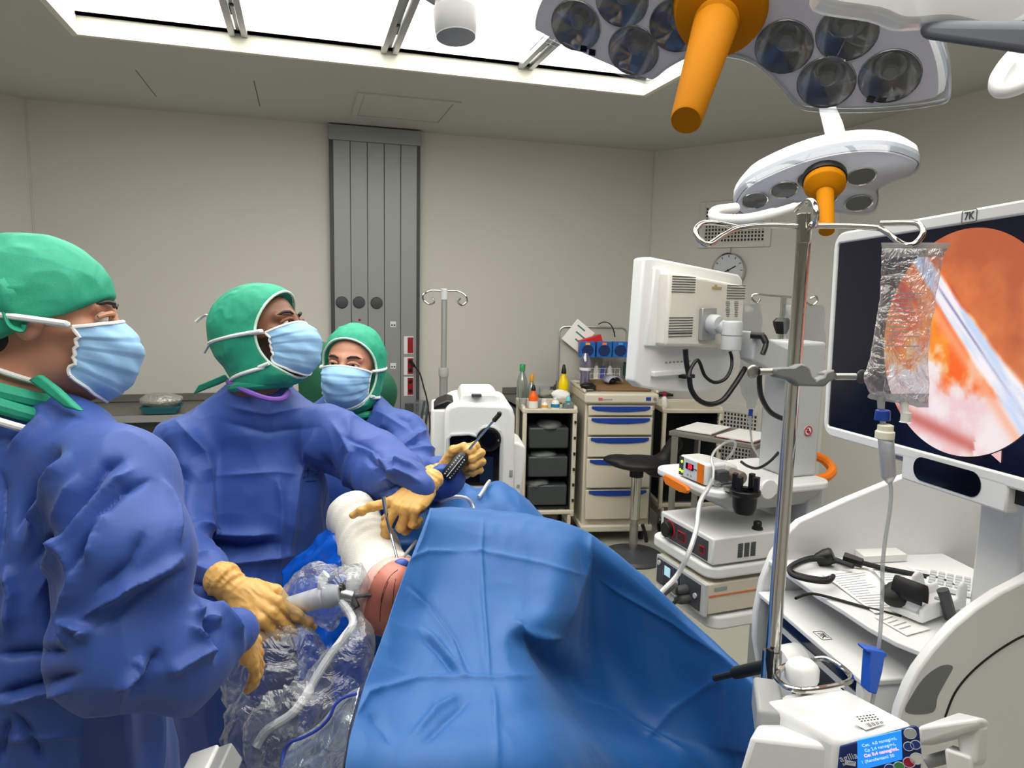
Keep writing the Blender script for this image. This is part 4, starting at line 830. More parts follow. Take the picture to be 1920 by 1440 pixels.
# arm joint
a = ml(1332, 608, 0.08); zq = a[1]
mp_ = MB().box((a[0], -0.068, zq), (0.075, 0.016, 0.11)).build('mount_plate', M_alu, mo, bevel=0.003); MB().lathe([(0.034, 0), (0.034, 0.03), (0.028, 0.04)], (a[0]+0.01, -0.07, zq), (0, -1, 0)).build('knuckle', M_lgrey, mp_)
J = Ao+ex*a[0]+nb*0.138; J.z = zq
Jc = P(1372, 628, (J-Vector(CC)).dot(Vector(CF))); zt_, zb_ = ZAT(Jc, 602), ZAT(Jc, 656); 
r_ = PXL(19, 2.4)
e1 = P(1400, 650, 2.42); e2 = P(1490, 692, 2.52)
d = (e2-e1); d.z = 0; d.normalize(); sd = Vector((d.y, -d.x, 0))*0.035
mb = MB().hexa([e1-sd+Vector((0, 0, -0.045)), e1+sd+Vector((0, 0, -0.045)), e2+sd+Vector((0, 0, -0.06)), e2-sd+Vector((0, 0, -0.06)), e1-sd+Vector((0, 0, 0.055)), e1+sd+Vector((0, 0, 0.055)), e2+sd+Vector((0, 0, 0.05)), e2-sd+Vector((0, 0, 0.05))])
ar = mb.xf(MCI).build('monitor_arm', M_lgrey, ec, bevel=0.008, seg=3)
MB().cyl(J-nb*0.02, Jc, 0.022).xf(MCI).build('link', M_lgrey, ar)
MB().lathe([(r_, zb_), (r_, zt_-0.006), (r_*0.9, zt_)], (Jc.x, Jc.y, 0), n=32).xf(MCI).build('pivot', M_lgrey, ar, bevel=0.002); MB().lathe([(r_*1.01, (zb_+zt_)/2), (r_*1.01, (zb_+zt_)/2+0.002)], (Jc.x, Jc.y, 0), n=32).xf(MCI).build('pivot_seam', M_dgrey, ar)
lv = P(1420, 628, 2.36); MB().cyl(P(1408, 628, 2.38), P(1432, 630, 2.36), 0.012).tube(spline([P(1430, 630, 2.36), P(1436, 645, 2.35), P(1430, 664, 2.34)], 6), [0.011]*6+[0.009]*7).xf(MCI).build('lever', M_black, ar)
cb = [((1285, 655), (1287, 680), (1292, 705), (1296, 730), (1310, 750), (1332, 758), (1355, 750), (1375, 725), (1390, 702), (1397, 690)),
      ((1292, 706), (1296, 690), (1306, 676), (1312, 680), (1322, 705), (1340, 717), (1360, 710), (1371, 690), (1372, 672), (1369, 660)),
      ((1425, 690), (1424, 720), (1428, 745), (1442, 770), (1460, 782), (1475, 786))]
for i, pp in enumerate(cb): tag(MB().tube(spline([P(x, y, 2.34+(0.012*k if i < 2 else 0.03*k)) for k, (x, y) in enumerate(pp)], 8), (0.009, 0.006, 0.009)[i]).build('cable', M_black), ('thick black cable looping below the monitor back', 'thin black cable curling behind the thick loop below the monitor', 'black cable hanging down beside the cart mast')[i], 'cable')
tag(MB().tube(spline([P(x, y, 2.42+0.03*k) for k, (x, y) in enumerate(((1390, 866), (1402, 874), (1420, 878), (1440, 868), (1458, 850), (1466, 838)))], 8), 0.005).build('cable', M_black), 'black cable rising from the pump to the mast', 'cable')
# ---- bag stand above the cart mast with hanging fluid bags
bs = thing('bag_hanger', 'thin steel bag hanger with black collar rising from the cart mast', 'hanger', (0, 0, 0)); Dh = 2.85
a = P(1470, 555, Dh); b = Vector((a.x, a.y, zc1-0.1)); zc_ = ZAT(a, 612)
MB().cyl(b, a, 0.012).build('rod', M_chrome, bs); MB().lathe([(0.02, -0.03), (0.032, 0.0), (0.036, 0.02), (0.022, 0.034)], (a.x, a.y, zc_)).build('collar', M_black, bs)
for s in (-1, 1):
    pp = [(1470, 556), (1470+s*28, 554), (1470+s*55, 552), (1470+s*60, 560), (1470+s*50, 568), (1470+s*44, 560)] if s < 0 else [(1470, 556), (1500, 560), (1520, 572), (1532, 566), (1530, 556), (1518, 560)]
    MB().tube(spline([P(x, y, Dh) for x, y in pp], 6), 0.004).build('hook', M_chrome, bs)
def bag(name, rows, D, th, m, lb, par=None, n=14, wob=0.0, seed=0):
    G = []; L = len(rows); rows2 = spline([Vector((l, r, y)) for y, l, r in rows], 4); N = len(rows2)
    ang = np.linspace(0, 2*math.pi, 2*n+1)[:-1]
    mb = MB(); nv = len(ang); vs = []
    for i, q in enumerate(rows2):
        l, r, y = q; t = i/(N-1); tk = th*(math.sin(math.pi*min(1, max(0, (t*0.92+0.06))))**0.5)
        for a in ang:
            u = math.cos(a); w = math.sin(a); px = (l+r)/2+(r-l)/2*u; dz = tk*w*(abs(w)**0.3)
            p = P(px, y, D-dz); vs.append(p)
    if wob:
        A_ = np.array([tuple(p) for p in vs]); dd = wob*(ridge(A_*np.array([38, 38, 16])+seed)+0.6*fbm(A_*60+seed, 2)); cen = A_.reshape(N, nv, 3).mean(1, keepdims=True).repeat(nv, 1).reshape(-1, 3)
        dv = (A_-cen); dv /= np.linalg.norm(dv, axis=1)[:, None]+1e-6; A_ = A_+dv*dd[:, None]; vs = [Vector(p) for p in A_]
    fs = [(i*nv+j, i*nv+(j+1) % nv, (i+1)*nv+(j+1) % nv, (i+1)*nv+j) for i in range(N-1) for j in range(nv)]
    fs += [tuple(range(nv-1, -1, -1)), tuple((N-1)*nv+j for j in range(nv))]
    return mb.add(vs, fs).build(name, m, par, angle=60)
b1 = thing('fluid_bag', 'large clear fluid bag with blue port hanging behind the steel pole', 'bag', P(1408, 690, 2.68)); o = bag('pouch', [(570, 1392, 1424), (600, 1388, 1428), (660, 1386, 1428), (700, 1386, 1428), (730, 1390, 1424), (752, 1399, 1417), (766, 1404, 1412)], 2.68, 0.02, clearmat('bag_clear', facing=0.05, edge=0.35), '', None, wob=0.006); o.parent = b1; o.matrix_parent_inverse = b1.matrix_world.inverted()
Bi = b1.matrix_world.inverted()
MB().cyl(Bi @ P(1408, 767, 2.68), Bi @ P(1407, 780, 2.68), 0.008).build('blue_port', M_blue, b1); MB().cyl(Bi @ P(1407, 780, 2.68), Bi @ P(1406, 796, 2.68), 0.008, 0.007).build('drip_chamber', M_milky, b1)
MB().tube(spline([Bi @ P(x, y, 2.68) for x, y in ((1406, 795), (1408, 815), (1410, 830), (1414, 842), (1420, 850), (1424, 856))], 6), 0.004).build('line', M_milky, b1)
o = bag('fluid_bag', [(572, 1472, 1540), (600, 1470, 1546), (650, 1480, 1546), (690, 1490, 1540), (700, 1500, 1530)], 2.80, 0.03, clearmat('bag_clear', facing=0.05, edge=0.35), '', None, wob=0.008); tag(o, 'slack clear bag hanging at the right arm of the bag hanger', 'bag')
# ================================================================ big monitor tower at the right
TA, TB = P(1555, 640, 1.60), P(1920, 640, 1.10)
ts = Vector((TB.x-TA.x, TB.y-TA.y, 0)).normalized(); ty = Vector((-ts.y, ts.x, 0)); T0 = Vector((TA.x, TA.y, 0))
MT = Matrix(((ts.x, ty.x, 0, T0.x), (ts.y, ty.y, 0, T0.y), (0, 0, 1, 0), (0, 0, 0, 1))); MTI = MT.inverted()
def ty_(px, py, y=0.0): return MTI @ PPL(px, py, T0+ty*y, ty)     # on a plane parallel to the screen
ROLL = math.radians(-2.0); RO = MTI @ P(1553, 640, 1.6); RM = Matrix.Translation(RO) @ Matrix.Rotation(ROLL, 4, 'Y') @ Matrix.Translation(-RO); RMI = RM.inverted()   # the screen hangs slightly rolled
_ty0 = ty_
def tyr(px, py, y=0.0): return RMI @ _ty0(px, py, y)
def tx_(px, py, x=0.0): return MTI @ PPL(px, py, T0+ts*x, ts)     # on a plane across the screen
def tz_(px, py, z): return MTI @ PZ(px, py, z)
tw = thing('monitor_tower', 'white video tower at the right with large dark screen showing a round scope view', 'monitor', MT)
zT0, zB0 = tyr(1553, 440).z, tyr(1540, 812).z
xR = 0.76; xL = tyr(1553, 640).x
zT1 = tyr(1918, 377).z; 
SLT = (zT1-zT0)/(tyr(1918, 377).x-xL)      # slight tilt of the frame kept
SLT = 0.0 if abs(SLT) < 0.02 else SLT
zbx = tyr(1700, 866).z
def zz_t(x): return zT0+SLT*(x-xL)
ch = [tyr(*p) for p in ((1691, 864), (1691, 897), (1885, 962), (1886, 916))]
# frame with rounded corners, as ring around the screen
sc0 = tyr(1563, 458); sc1 = tyr(1557, 800)
fw = 0.014; ftop = zT0-sc0.z; W_ = xR-xL
def rr_out(x0, x1, z0, z1, r): return [((x0+x1)/2+x, (z0+z1)/2+z) for x, z in rrect(x1-x0, z1-z0, r, 6)]
zB_ = (zB0+tyr(1690, 858).z)/2
OUT = rr_out(xL, xR, zB_, zT0, 0.035); INN = rr_out(xL+fw, xR-fw, sc1.z, sc0.z, 0.006)
mb = MB(); n = len(OUT)
vs = [Vector((x, 0.0, z)) for x, z in OUT]+[Vector((x, 0.0, z)) for x, z in INN]+[Vector((x, 0.05, z)) for x, z in OUT]+[Vector((x, 0.012, z)) for x, z in INN]
fs_ = []
for i in range(n): j = (i+1) % n; fs_ += [(i, j, n+j, n+i), (i, 2*n+i, 2*n+j, j), (n+i, n+j, 3*n+j, 3*n+i)]
fs_.append(tuple(2*n+i for i in range(n)))
mb.add(vs, fs_).xf(RM).build('screen_frame', M_white, tw, bevel=0.003)
def wavy(m, name):
    return m
M_scr = mat('screen_black', (7, 9, 20), 0.12, emit=(8, 12, 34), estr=0.55)
scr = MB().prism([(x, 0.004, z) for x, z in INN], (0, 0, 0), (0, 0.02, 0)).xf(RM).build('screen', M_scr, tw)
# round scope picture: fit a circle to its rim
rim = [tyr(*p) for p in ((1751, 452), (1789, 435), (1832, 428), (1670, 740), (1687, 777), (1703, 798), (1728, 823), (1775, 850), (1830, 857))]
A_ = np.array([[p.x, p.z, 1] for p in rim]); bb = (A_[:, :2]**2).sum(1); sol = np.linalg.lstsq(A_, bb, rcond=None)[0]; cxs, czs = sol[0]/2, sol[1]/2; rs_ = math.sqrt(sol[2]+cxs**2+czs**2)
NR, NA = 110, 260; co = [(0, 0)]; 
for i in range(1, NR+1):
    for k in range(NA): a = 2*math.pi*k/NA; co.append((i/NR*math.cos(a), i/NR*math.sin(a)))
co = np.array(co); fcs = [(0, 1+k, 1+(k+1) % NA) for k in range(NA)]
for i in range(NR-1):
    for k in range(NA): k2 = (k+1) % NA; fcs.append((1+i*NA+k, 1+(i+1)*NA+k, 1+(i+1)*NA+k2, 1+i*NA+k2))
xmax = (xR-fw-0.003-cxs)/rs_
co[:, 0] = np.minimum(co[:, 0], xmax)
me = bpy.data.meshes.new('scope_picture'); me.from_pydata([tuple(RM @ Vector((cxs+u*rs_, 0.002, czs+v*rs_))) for u, v in co], [], fcs); me.update()
U, V_ = co[:, 0], co[:, 1]; p3 = np.stack([U*2.2, V_*2.2, U*0], 1)
n1 = fbm(p3+3, 4); n2 = fbm(p3*2.3+9, 4); n3 = fbm(np.stack([(U*0.70-V_*0.71)*2.5, (V_+1.02*U)*11, U*0+3], 1), 3)
def mixc(a, b, t): t = np.clip(t, 0, 1)[:, None]; return np.array(a)*(1-t)+np.array(b)*t if np.ndim(a) == 1 else a*(1-t)+np.array(b)*t
ctop = mixc((232, 140, 84), (190, 96, 60), 0.5+0.7*n1); cmid = mixc((255, 104, 34), (255, 150, 40), 0.5+1.0*n2); cmid = mixc(cmid, (214, 60, 34), (n1-0.25)*2.4)
cbot = mixc((244, 206, 208), (250, 236, 236), 0.5+n2); cbot = mixc(cbot, (226, 140, 128), (n1*1.2-0.1)+(-V_-0.75)*2.5)
colr = mixc(cmid, cbot, (-V_-0.16+0.22*n2+0.20*n1)/0.22)
colr = mixc(colr, (200, 96, 84), np.exp(-((V_+0.80+0.2*(U+0.2))/0.07)**2)*(U < 0.25)*0.8)
sdist = (V_-(0.34-1.02*(U+0.15)))/1.43            # distance from the white band
ctop = mixc(ctop, (236, 130, 70), (0.45-sdist)*1.5+n2*0.4)
colr = mixc(colr, ctop, (sdist-0.10+0.03*n1)/0.05)
band = np.clip(1-np.abs(sdist+0.02*n1)/(0.125+0.05*U), 0, 1); cb_ = mixc((206, 222, 250), (255, 246, 250), 0.5+n3); cb_ = mixc(cb_, (150, 150, 190), np.exp(-((sdist-0.0)/0.014)**2)*np.clip(n3+0.4, 0, 1))
colr = mixc(colr, (255, 176, 140), np.exp(-((sdist+0.17)/0.06)**2)*0.7)
colr = colr*(1-np.clip(band*3.2, 0, 1)[:, None])+cb_*np.clip(band*3.2, 0, 1)[:, None]
colr = mixc(colr, (252, 240, 242), np.exp(-(((U-0.75)/0.30)**2+((V_+0.08-0.4*(0.75-U))/0.11)**2))*1.0*(sdist < -.1))
colr = np.clip(colr, 0, 255)/255; colr = np.where(colr <= 0.04045, colr/12.92, ((colr+0.055)/1.055)**2.4)
at = me.color_attributes.new('picture', 'FLOAT_COLOR', 'POINT'); at.data.foreach_set('color', np.concatenate([colr, np.ones((len(colr), 1))], 1).astype(np.float32).ravel())
M_pic = bpy.data.materials.new('scope_picture'); M_pic.use_nodes = True; nt = M_pic.node_tree; b_ = nt.nodes['Principled BSDF']; an = nt.nodes.new('ShaderNodeAttribute'); an.attribute_name = 'picture'
nt.links.new(an.outputs['Color'], b_.inputs['Emission Color']); b_.inputs['Emission Strength'].default_value = 0.95; b_.inputs['Base Color'].default_value = (0.01, 0.01, 0.01, 1); b_.inputs['Roughness'].default_value = 0.15
link('scope_picture', me, M_pic, scr)
nt_ = [tyr(*p) for p in ((1856, 852), (1874, 868), (1875, 845))]
MB().prism([(p.x, 0.0022, p.z) for p in nt_], (0, 0, 0), (0, 0.0006, 0)).xf(RM).build('picture_notch', mat('notch_pink', (200, 160, 160), 0.4, emit=(200, 160, 160), estr=0.8), scr)
# lettering on the frame
c7 = tyr(1818, 405); TXT = Matrix(((1, 0, 0, 0), (0, 0, -1, 0), (0, 1, 0, 0), (0, 0, 0, 1)))
text('frame_lettering', '7K', 0.019, RM @ Matrix.Translation((c7.x, -0.001, zT0-ftop*0.5)) @ TXT, M_dgrey, tw)
MB().tube([(c7.x+x, -0.0008, zT0-ftop*0.5+z) for x, z in rrect(0.032, 0.021, 0.003)], 0.0006, 6, closed=True).xf(RM).build('lettering_frame', M_dgrey, tw)
# chin with grip slot
xa, xb = ch[0].x, ch[2].x; za, zb_ = ch[0].z, (ch[1].z+ch[2].z)/2
chz0 = min(ch[1].z, ch[2].z)
sl = [tyr(*p) for p in ((1713, 880), (1840, 905))]; slz = (tyr(1720, 880).z+tyr(1835, 908).z)/2; slh = 0.022
chin = MB().box(((xa+xb)/2, 0.012, (zB_+chz0)/2+0.004), (xb-xa, 0.024, zB_-chz0+0.01)).xf(RM).build('lower_bezel', M_white, tw, bevel=0.004)
MB().prism([((sl[0].x+sl[1].x)/2+x, -0.0012, slz+z) for x, z in rrect(sl[1].x-sl[0].x, slh*2, slh*0.98, 8)], (0, 0, 0), (0, 0.004, 0)).xf(RM).build('grip_slot', M_glossblack, chin)
MB().box((xb+0.03, 0.03, (zB_+chz0)/2+0.01), (0.06, 0.03, zB_-chz0-0.01)).xf(RM).build('black_recess', M_black, tw)
MB().box(((xa+0.02), 0.07, zB_-0.012), (0.22, 0.06, 0.016)).xf(RM).build('lower_tray_edge', M_grey, tw, bevel=0.003)
MB().box(((xL+xR)/2, 0.075, (zT0+zB_)/2), (W_*0.8, 0.05, (zT0-zB_)*0.8)).xf(RM).build('screen_back', M_lgrey, tw, bevel=0.01)
# mast
zsh = 1.13
m0 = _ty0(1835, 1000, 0.16); m1 = _ty0(1905, 1000, 0.16)
MB().box(((m0.x+m1.x)/2+0.01, 0.20, (zsh+zB_+0.1)/2), (m1.x-m0.x+0.02, 0.09, zB_+0.1-zsh)).build('mast', M_white, tw, bevel=0.006)
# side panels (discs with flat back) and shelves
def panel(x0, x1, pix, xoff, name, extra):
    pts = [(tx_(px, py, xoff).y, tx_(px, py, xoff).z) for px, py in pix]+extra
    return MB().prism([(0, y, z) for y, z in pts], (x0, 0, 0), (x1, 0, 0)).build(name, M_white, tw, bevel=0.004)
fx, nx_ = -0.02, 0.42
fp = [(1440, 1300), (1424, 1250), (1416, 1200), (1418, 1150), (1430, 1090), (1450, 1040), (1475, 1003), (1500, 978), (1590, 937), (1692, 895)]
e0 = tx_(1692, 895, fx)
panel(fx-0.022, fx, fp, fx, 'side_panel', [(0.34, e0.z+0.03), (0.50, e0.z-0.08), (0.50, 0.30), (0.30, 0.22), (tx_(1440, 1300, fx).y+0.10, 0.40)])
npx = [(1688, 1335), (1705, 1290), (1722, 1258), (1750, 1220), (1790, 1176), (1830, 1143), (1875, 1113), (1920, 1090)]
e1 = tx_(1920, 1090, nx_+0.022); e0 = tx_(1688, 1335, nx_+0.022)
npn = panel(nx_, nx_+0.022, npx, nx_+0.022, 'side_panel', [(e1.y+0.10, e1.z+0.05), (e1.y+0.25, e1.z+0.08), (e1.y+0.34, e1.z-0.02), (e1.y+0.34, 0.3), (e1.y, 0.22), (e0.y+0.06, 0.35), (e0.y-0.025, 0.70)])
# crescent slot and black joint line on the near panel's outer... inner faces
sx = nx_-0.0008
cr = [tx_(px, py, nx_+0.022) for px, py in ((1698, 1335), (1712, 1300), (1735, 1268), (1765, 1248), (1786, 1250), (1774, 1275), (1758, 1305), (1748, 1335))]
# ---- shelves
sp_ = [tz_(px, py, zsh) for px, py in ((1484, 1082), (1530, 1112), (1580, 1142), (1630, 1175), (1680, 1202), (1738, 1226))]
poly = [(max(fx, min(nx_, p.x)), p.y) for p in sp_]; poly[0] = (fx, poly[0][1]); poly[-1] = (nx_, poly[-1][1])
MB().prism([(x, y, 0) for x, y in poly]+[(nx_, 0.36, 0), (fx, 0.36, 0)], (0, 0, zsh-0.012), (0, 0, zsh)).build('upper_shelf', M_white, tw, bevel=0.003)
MB().box((0.2, 0.10, 0.78), (nx_-fx, 0.46, 0.014)).build('lower_shelf', M_white, tw, bevel=0.003)
MB().box((0.2, 0.30, 0.28), (nx_-fx+0.1, 0.5, 0.06)).build('base', M_lgrey, tw, bevel=0.02)
for x in (0.0, nx_):
    for y in (0.10, 0.48): caster(tw, x, y, 0.06); MB().box((x, y, 0.19), (0.05, 0.05, 0.14)).build('caster_post', M_grey, tw)
# ---- device on the lower shelf with dark front
zd = 1.055; d0 = tz_(1477, 1150, zd); d1 = tz_(1618, 1268, zd)
yf = (d0.y+d1.y)/2; xa_, xb_ = fx+0.02, min(nx_-0.06, d1.x)
dv = thing('video_console', 'white video console with dark blue front below the cluttered shelf of the tower', 'medical device', MT @ Matrix.Translation((0, yf, 0.788)))
hd = zd-0.788
MB().box(((xa_+xb_)/2, 0.19, hd-0.006), (xb_-xa_+0.03, 0.40, 0.012)).build('top_cover', M_white, dv, bevel=0.003)
MB().prism([(xb_+0.004, 0, hd), (xb_+0.015, 0, hd-0.03), (xb_+0.015, 0, 0), (xb_-0.006, 0, 0), (xb_-0.006, 0, hd)], (0, -0.008, 0), (0, 0.37, 0)).build('side_cover', M_white, dv, bevel=0.003)
MB().box(((xa_+xb_)/2, 0.19, hd/2-0.004), (xb_-xa_-0.01, 0.36, hd-0.012)).build('front_body', mat('navy_gloss', (10, 16, 44), 0.15), dv)
MB().box(((xa_+xb_)/2, 0.008, hd-0.055), (xb_-xa_-0.05, 0.003, 0.012)).build('front_strip', M_lgrey, dv)
text('strip_text', '4K NIR HDR CAMERA PLATFORM', 0.008, Matrix.Translation(((xa_+xb_)/2, 0.006, hd-0.055)) @ TXT, M_ink, dv) if False else None
MB().lathe([(0.06, 0.0), (0.055, 0.05), (0.03, 0.055)], ((xa_+xb_)/2-0.03, 0.01, hd-0.11), (0, -1, 0), n=32).build('light_port', M_white, dv, bevel=0.002)
MB().tube([(xb_-0.05+0.018*math.cos(a), 0.006, hd-0.16+0.018*math.sin(a)) for a in np.linspace(0, 6.28, 25)[:-1]], 0.0035, 8, closed=True).build('power_ring', M_white, dv)
ZTX = Matrix.Identity(4)
k7 = tz_(1542, 1192, zd); text('top_lettering', '7K', 0.02, Matrix.Translation((k7.x, k7.y-yf, hd+0.0005)) @ ZTX, M_dgrey, dv)
MB().tube([(k7.x+x, k7.y-yf+y, hd+0.0006) for x, y in rrect(0.036, 0.022, 0.003)], 0.0006, 6, closed=True).build('lettering_frame', M_dgrey, dv)
# crescent grip slot in the near panel
ccx = sum((p.y for p in cr))/len(cr)
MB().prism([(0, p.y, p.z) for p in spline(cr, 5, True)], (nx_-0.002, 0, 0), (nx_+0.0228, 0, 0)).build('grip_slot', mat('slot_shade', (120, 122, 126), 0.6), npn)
jl = [tx_(px, py, nx_+0.0225) for px, py in ((1772, 1345), (1790, 1300), (1820, 1262), (1860, 1228), (1900, 1202), (1925, 1190))]
MB().tube(spline([(nx_+0.0222, p.y, p.z) for p in jl], 6), 0.0022, 6).build('joint_line', M_black, npn)
# ---- things on the upper shelf
def onsh(px, py, dz=0.0): return PZ(px, py, zsh+dz)
cz = [onsh(x, y, 0.008) for x, y in ((1590, 1058), (1555, 1046), (1520, 1046), (1488, 1058), (1480, 1070), (1505, 1080), (1540, 1086), (1556, 1084))]
pts = spline(cz, 6); 
c2 = [onsh(x, y, 0.02) for x, y in ((1600, 1062), (1560, 1050), (1515, 1050), (1483, 1064), (1486, 1078), (1520, 1088), (1552, 1090), (1562, 1080))]
pc = thing('power_cable', 'black coiled mains cable with plug on the tower shelf', 'cable', (0, 0, 0))
c3 = [onsh(1556, 1084, 0.012)]+[onsh(x, y, 0.03) for x, y in ((1545, 1072), (1500, 1062), (1485, 1070))]
MB().tube(pts, 0.0055).build('coil', M_rubber, pc); MB().tube(spline(c2, 6), 0.0055).build('coil', M_rubber, pc)
a = onsh(1548, 1045, 0.02); MB().lathe([(0.014, -0.02), (0.019, 0.0), (0.019, 0.014), (0.016, 0.018)], a, (0.6, -0.5, 0.4)).build('mains_plug', M_black, pc)
pc2 = thing('power_cable', 'black cable with socket end lying across the papers on the tower shelf', 'cable', (0, 0, 0))
a, b = onsh(1583, 1046, 0.02), onsh(1617, 1056, 0.018); MB().cyl(a, b, 0.014, 0.011, 8).build('socket_end', M_black, pc2)
MB().tube(spline([onsh(x, y, z) for x, y, z in ((1615, 1055, .018), (1650, 1064, .014), (1700, 1074, .012), (1750, 1084, .01), (1775, 1092, .01), (1790, 1102, .008))], 6), 0.006).build('lead', M_rubber, pc2)
tag(MB().tube(spline([onsh(x, y, 0.006) for x, y in ((1492, 1122), (1510, 1115), (1530, 1114))]+[onsh(x, y, 0.004) for x, y in ((1570, 1124), (1620, 1138), (1660, 1148), (1690, 1156))], 6), 0.003).build('thin_cable', M_rubber), 'thin black cable along the front of the tower shelf', 'cable')
def sheet(pix, dz, lb, lines, seed, sh_=0.0):
    p = [onsh(x, y, dz) for x, y in pix]; t = thing('document_sheet', lb, 'paper', p[0], group='documents on the tower shelf'); q = [v-p[0] for v in p]
    MB().prism(q, (0, 0, 0), (0, 0, 0.0015)).build('page', M_paper, t)
    mb = MB(); rg = random.Random(seed)
    for i in range(lines):
        f = (i+1.2)/(lines+2); l = q[0].lerp(q[3], f); r = q[1].lerp(q[2], f); a = l.lerp(r, 0.07); b = l.lerp(r, 0.55+0.38*rg.random()); w = (q[3]-q[0])*(0.28/(lines+2)); up = Vector((0, 0, 0.0018))
        mb.add([a+up, b+up, b+w+up, a+w+up], [(0, 1, 2, 3)])
    mb.build('printed_lines', mat('print_grey', (150, 152, 158), 0.8), t); return t
sheet([(1540, 1076), (1625, 1064), (1690, 1150), (1640, 1150)], 0.003, 'printed page sticking out at the front of the tower shelf', 16, 1)
sheet([(1636, 1068), (1720, 1075), (1760, 1105), (1690, 1130)], 0.006, 'printed page with picture under the black cable on the tower shelf', 10, 2)
sheet([(1700, 1064), (1800, 1078), (1830, 1098), (1770, 1100)], 0.008, 'crumpled printed page behind the strapped cradle on the tower shelf', 7, 3)
sheet([(1640, 1158), (1670, 1146), (1745, 1180), (1700, 1192)], 0.002, 'small leaflet with dark mark at the front edge of the tower shelf', 4, 4)
# keyboard with pale keys
k = [onsh(x, y, 0.0) for x, y in ((1812, 1098), (1862, 1108), (1840, 1128), (1800, 1130))]; kb = thing('keyboard', 'small white keyboard half hidden at the near panel of the tower', 'keyboard', onsh(1812, 1106, 0.0015))
kx = (onsh(1865, 1112)-onsh(1808, 1100)); kM = frame((0, 0, 0), kx)
o = MB().box((0.0, 0, 0.006), (0.15, 0.09, 0.012)).xf(kM).build('keyboard_body', M_white, kb, bevel=0.003); mb = MB()
for i in range(9):
    for j in range(5): mb.box((-0.064+0.016*i, -0.034+0.017*j, 0.0135), (0.012, 0.012, 0.004))
mb.xf(kM).build('keys', M_lgrey, kb, bevel=0.001)
# wall bracket back paper stack
tag(MB().prism([onsh(x, y, 0.002) for x, y in ((1600, 1040), (1675, 1036), (1700, 1052), (1620, 1056))], (0, 0, 0), (0, 0, 0.016)).build('booklet', M_paper), 'white booklet at the back of the tower shelf behind the socket end', 'booklet')
# strapped cradle
cr0 = onsh(1740, 1150); cM = frame((cr0.x, cr0.y, zsh+0.009), onsh(1800, 1120)-onsh(1692, 1160))
ck_ = thing('strap_cradle', 'white plastic cradle with black strap on the tower shelf', 'cradle', cM)
L_ = 0.155
prof = [(-L_/2, 0.0), (L_/2, 0.0), (L_/2, 0.045), (L_/2-0.012, 0.055), (L_/2-0.024, 0.05), (L_/2-0.03, 0.024), (0.01, 0.020), (-0.02, 0.032), (-L_/2+0.012, 0.034), (-L_/2, 0.028)]
MB().prism([(x, 0, z) for x, z in prof], (0, -0.032, 0), (0, -0.022, 0)).build('side_wall', M_white, ck_, bevel=0.004)
prof2 = [(-L_/2, 0.0), (L_/2, 0.0), (L_/2, 0.03), (L_/2-0.03, 0.03), (0.03, 0.034), (0.015, 0.062), (0.0, 0.068), (-0.012, 0.06), (-0.02, 0.034), (-L_/2, 0.03)]
MB().prism([(x, 0, z) for x, z in prof2], (0, 0.024, 0), (0, 0.034, 0)).build('side_wall', M_white, ck_, bevel=0.004)
MB().box((0, 0, 0.007), (L_, 0.06, 0.014)).build('floor_plate', M_white, ck_, bevel=0.003); MB().lathe([(0.006, 0), (0.006, 0.003)], (0.03, 0, 0.014), n=16).build('screw', M_grey, ck_)
MB().lathe([(0.02, -0.004), (0.024, 0.0), (0.02, 0.006)], (-L_/2+0.01, 0, 0.03), (1, 0, 0), n=24).build('end_cap', M_white, ck_)
MB().grid([[(-L_/2+0.005+0.035*math.cos(a)*0.3, y, 0.045+0.028*math.sin(a)) for y in (-0.03, -0.01, 0.01, 0.03)] for a in np.linspace(-0.3, math.pi+0.3, 14)]).build('strap_loop', M_rubber, ck_, solid=0.003)
MB().tube(spline([(-L_/2+0.05, -0.036, 0.06), (-L_/2+0.055, -0.04, 0.045), (-L_/2+0.07, -0.042, 0.015), (-L_/2+0.075, -0.043, -0.0)], 6), 0.011, 10, flat=None).xf(Matrix.Identity(4)).build('strap_tail', M_dgrey, ck_)
MB().ball((-L_/2+0.03, 0.03, 0.03), (0.05, 0.03, 0.025)).build('fur_pad', M_rubber, ck_)
# ================================================================ infusion pole in front
DP = 1.15
pt, pb_ = P(1507, 430, DP), P(1449, 1290, DP)
pole = thing('infusion_pole', 'polished steel infusion pole with three hooks in the right foreground', 'drip stand', (pb_.x, pb_.y, 0))
px_ = Vector((0, 0, 0)); rp = PXL(14, DP)
ax_ = (pt-pb_); base = pb_+ax_*((0.10-pb_.z)/ax_.z); off = Vector((pb_.x, pb_.y, 0))
lo_ = lambda p: p-off
zj = 1262
MB().cyl(lo_(base), lo_(P(1448, 1220, DP)), rp*1.25).build('outer_tube', M_chrome, pole); MB().cyl(lo_(P(1449.5, 1222, DP)), lo_(P(1506, 455, DP)), rp*0.95).build('inner_tube', M_chrome, pole)
MB().cyl(lo_(P(1506, 458, DP)), lo_(P(1508, 402, DP)), rp*0.98).build('head', M_chrome, pole, bevel=0.001)
MB().box(lo_(P(1441, 1262, DP-0.01)), (0.006, 0.012, 0.08)).build('release_bar', M_black, pole)
hr = PXL(5.2, DP)
def hook(pix, name='hook'): return MB().tube(spline([lo_(P(x, y, d)) for x, y, d in pix], 7), hr, 12).build(name, M_chrome, pole)
hook([(1500, 425, 1.15), (1440, 423, 1.15), (1385, 428, 1.14), (1355, 442, 1.12), (1330, 458, 1.10), (1312, 450, 1.10), (1305, 432, 1.11), (1318, 419, 1.12), (1345, 419, 1.13), (1380, 426, 1.15)])
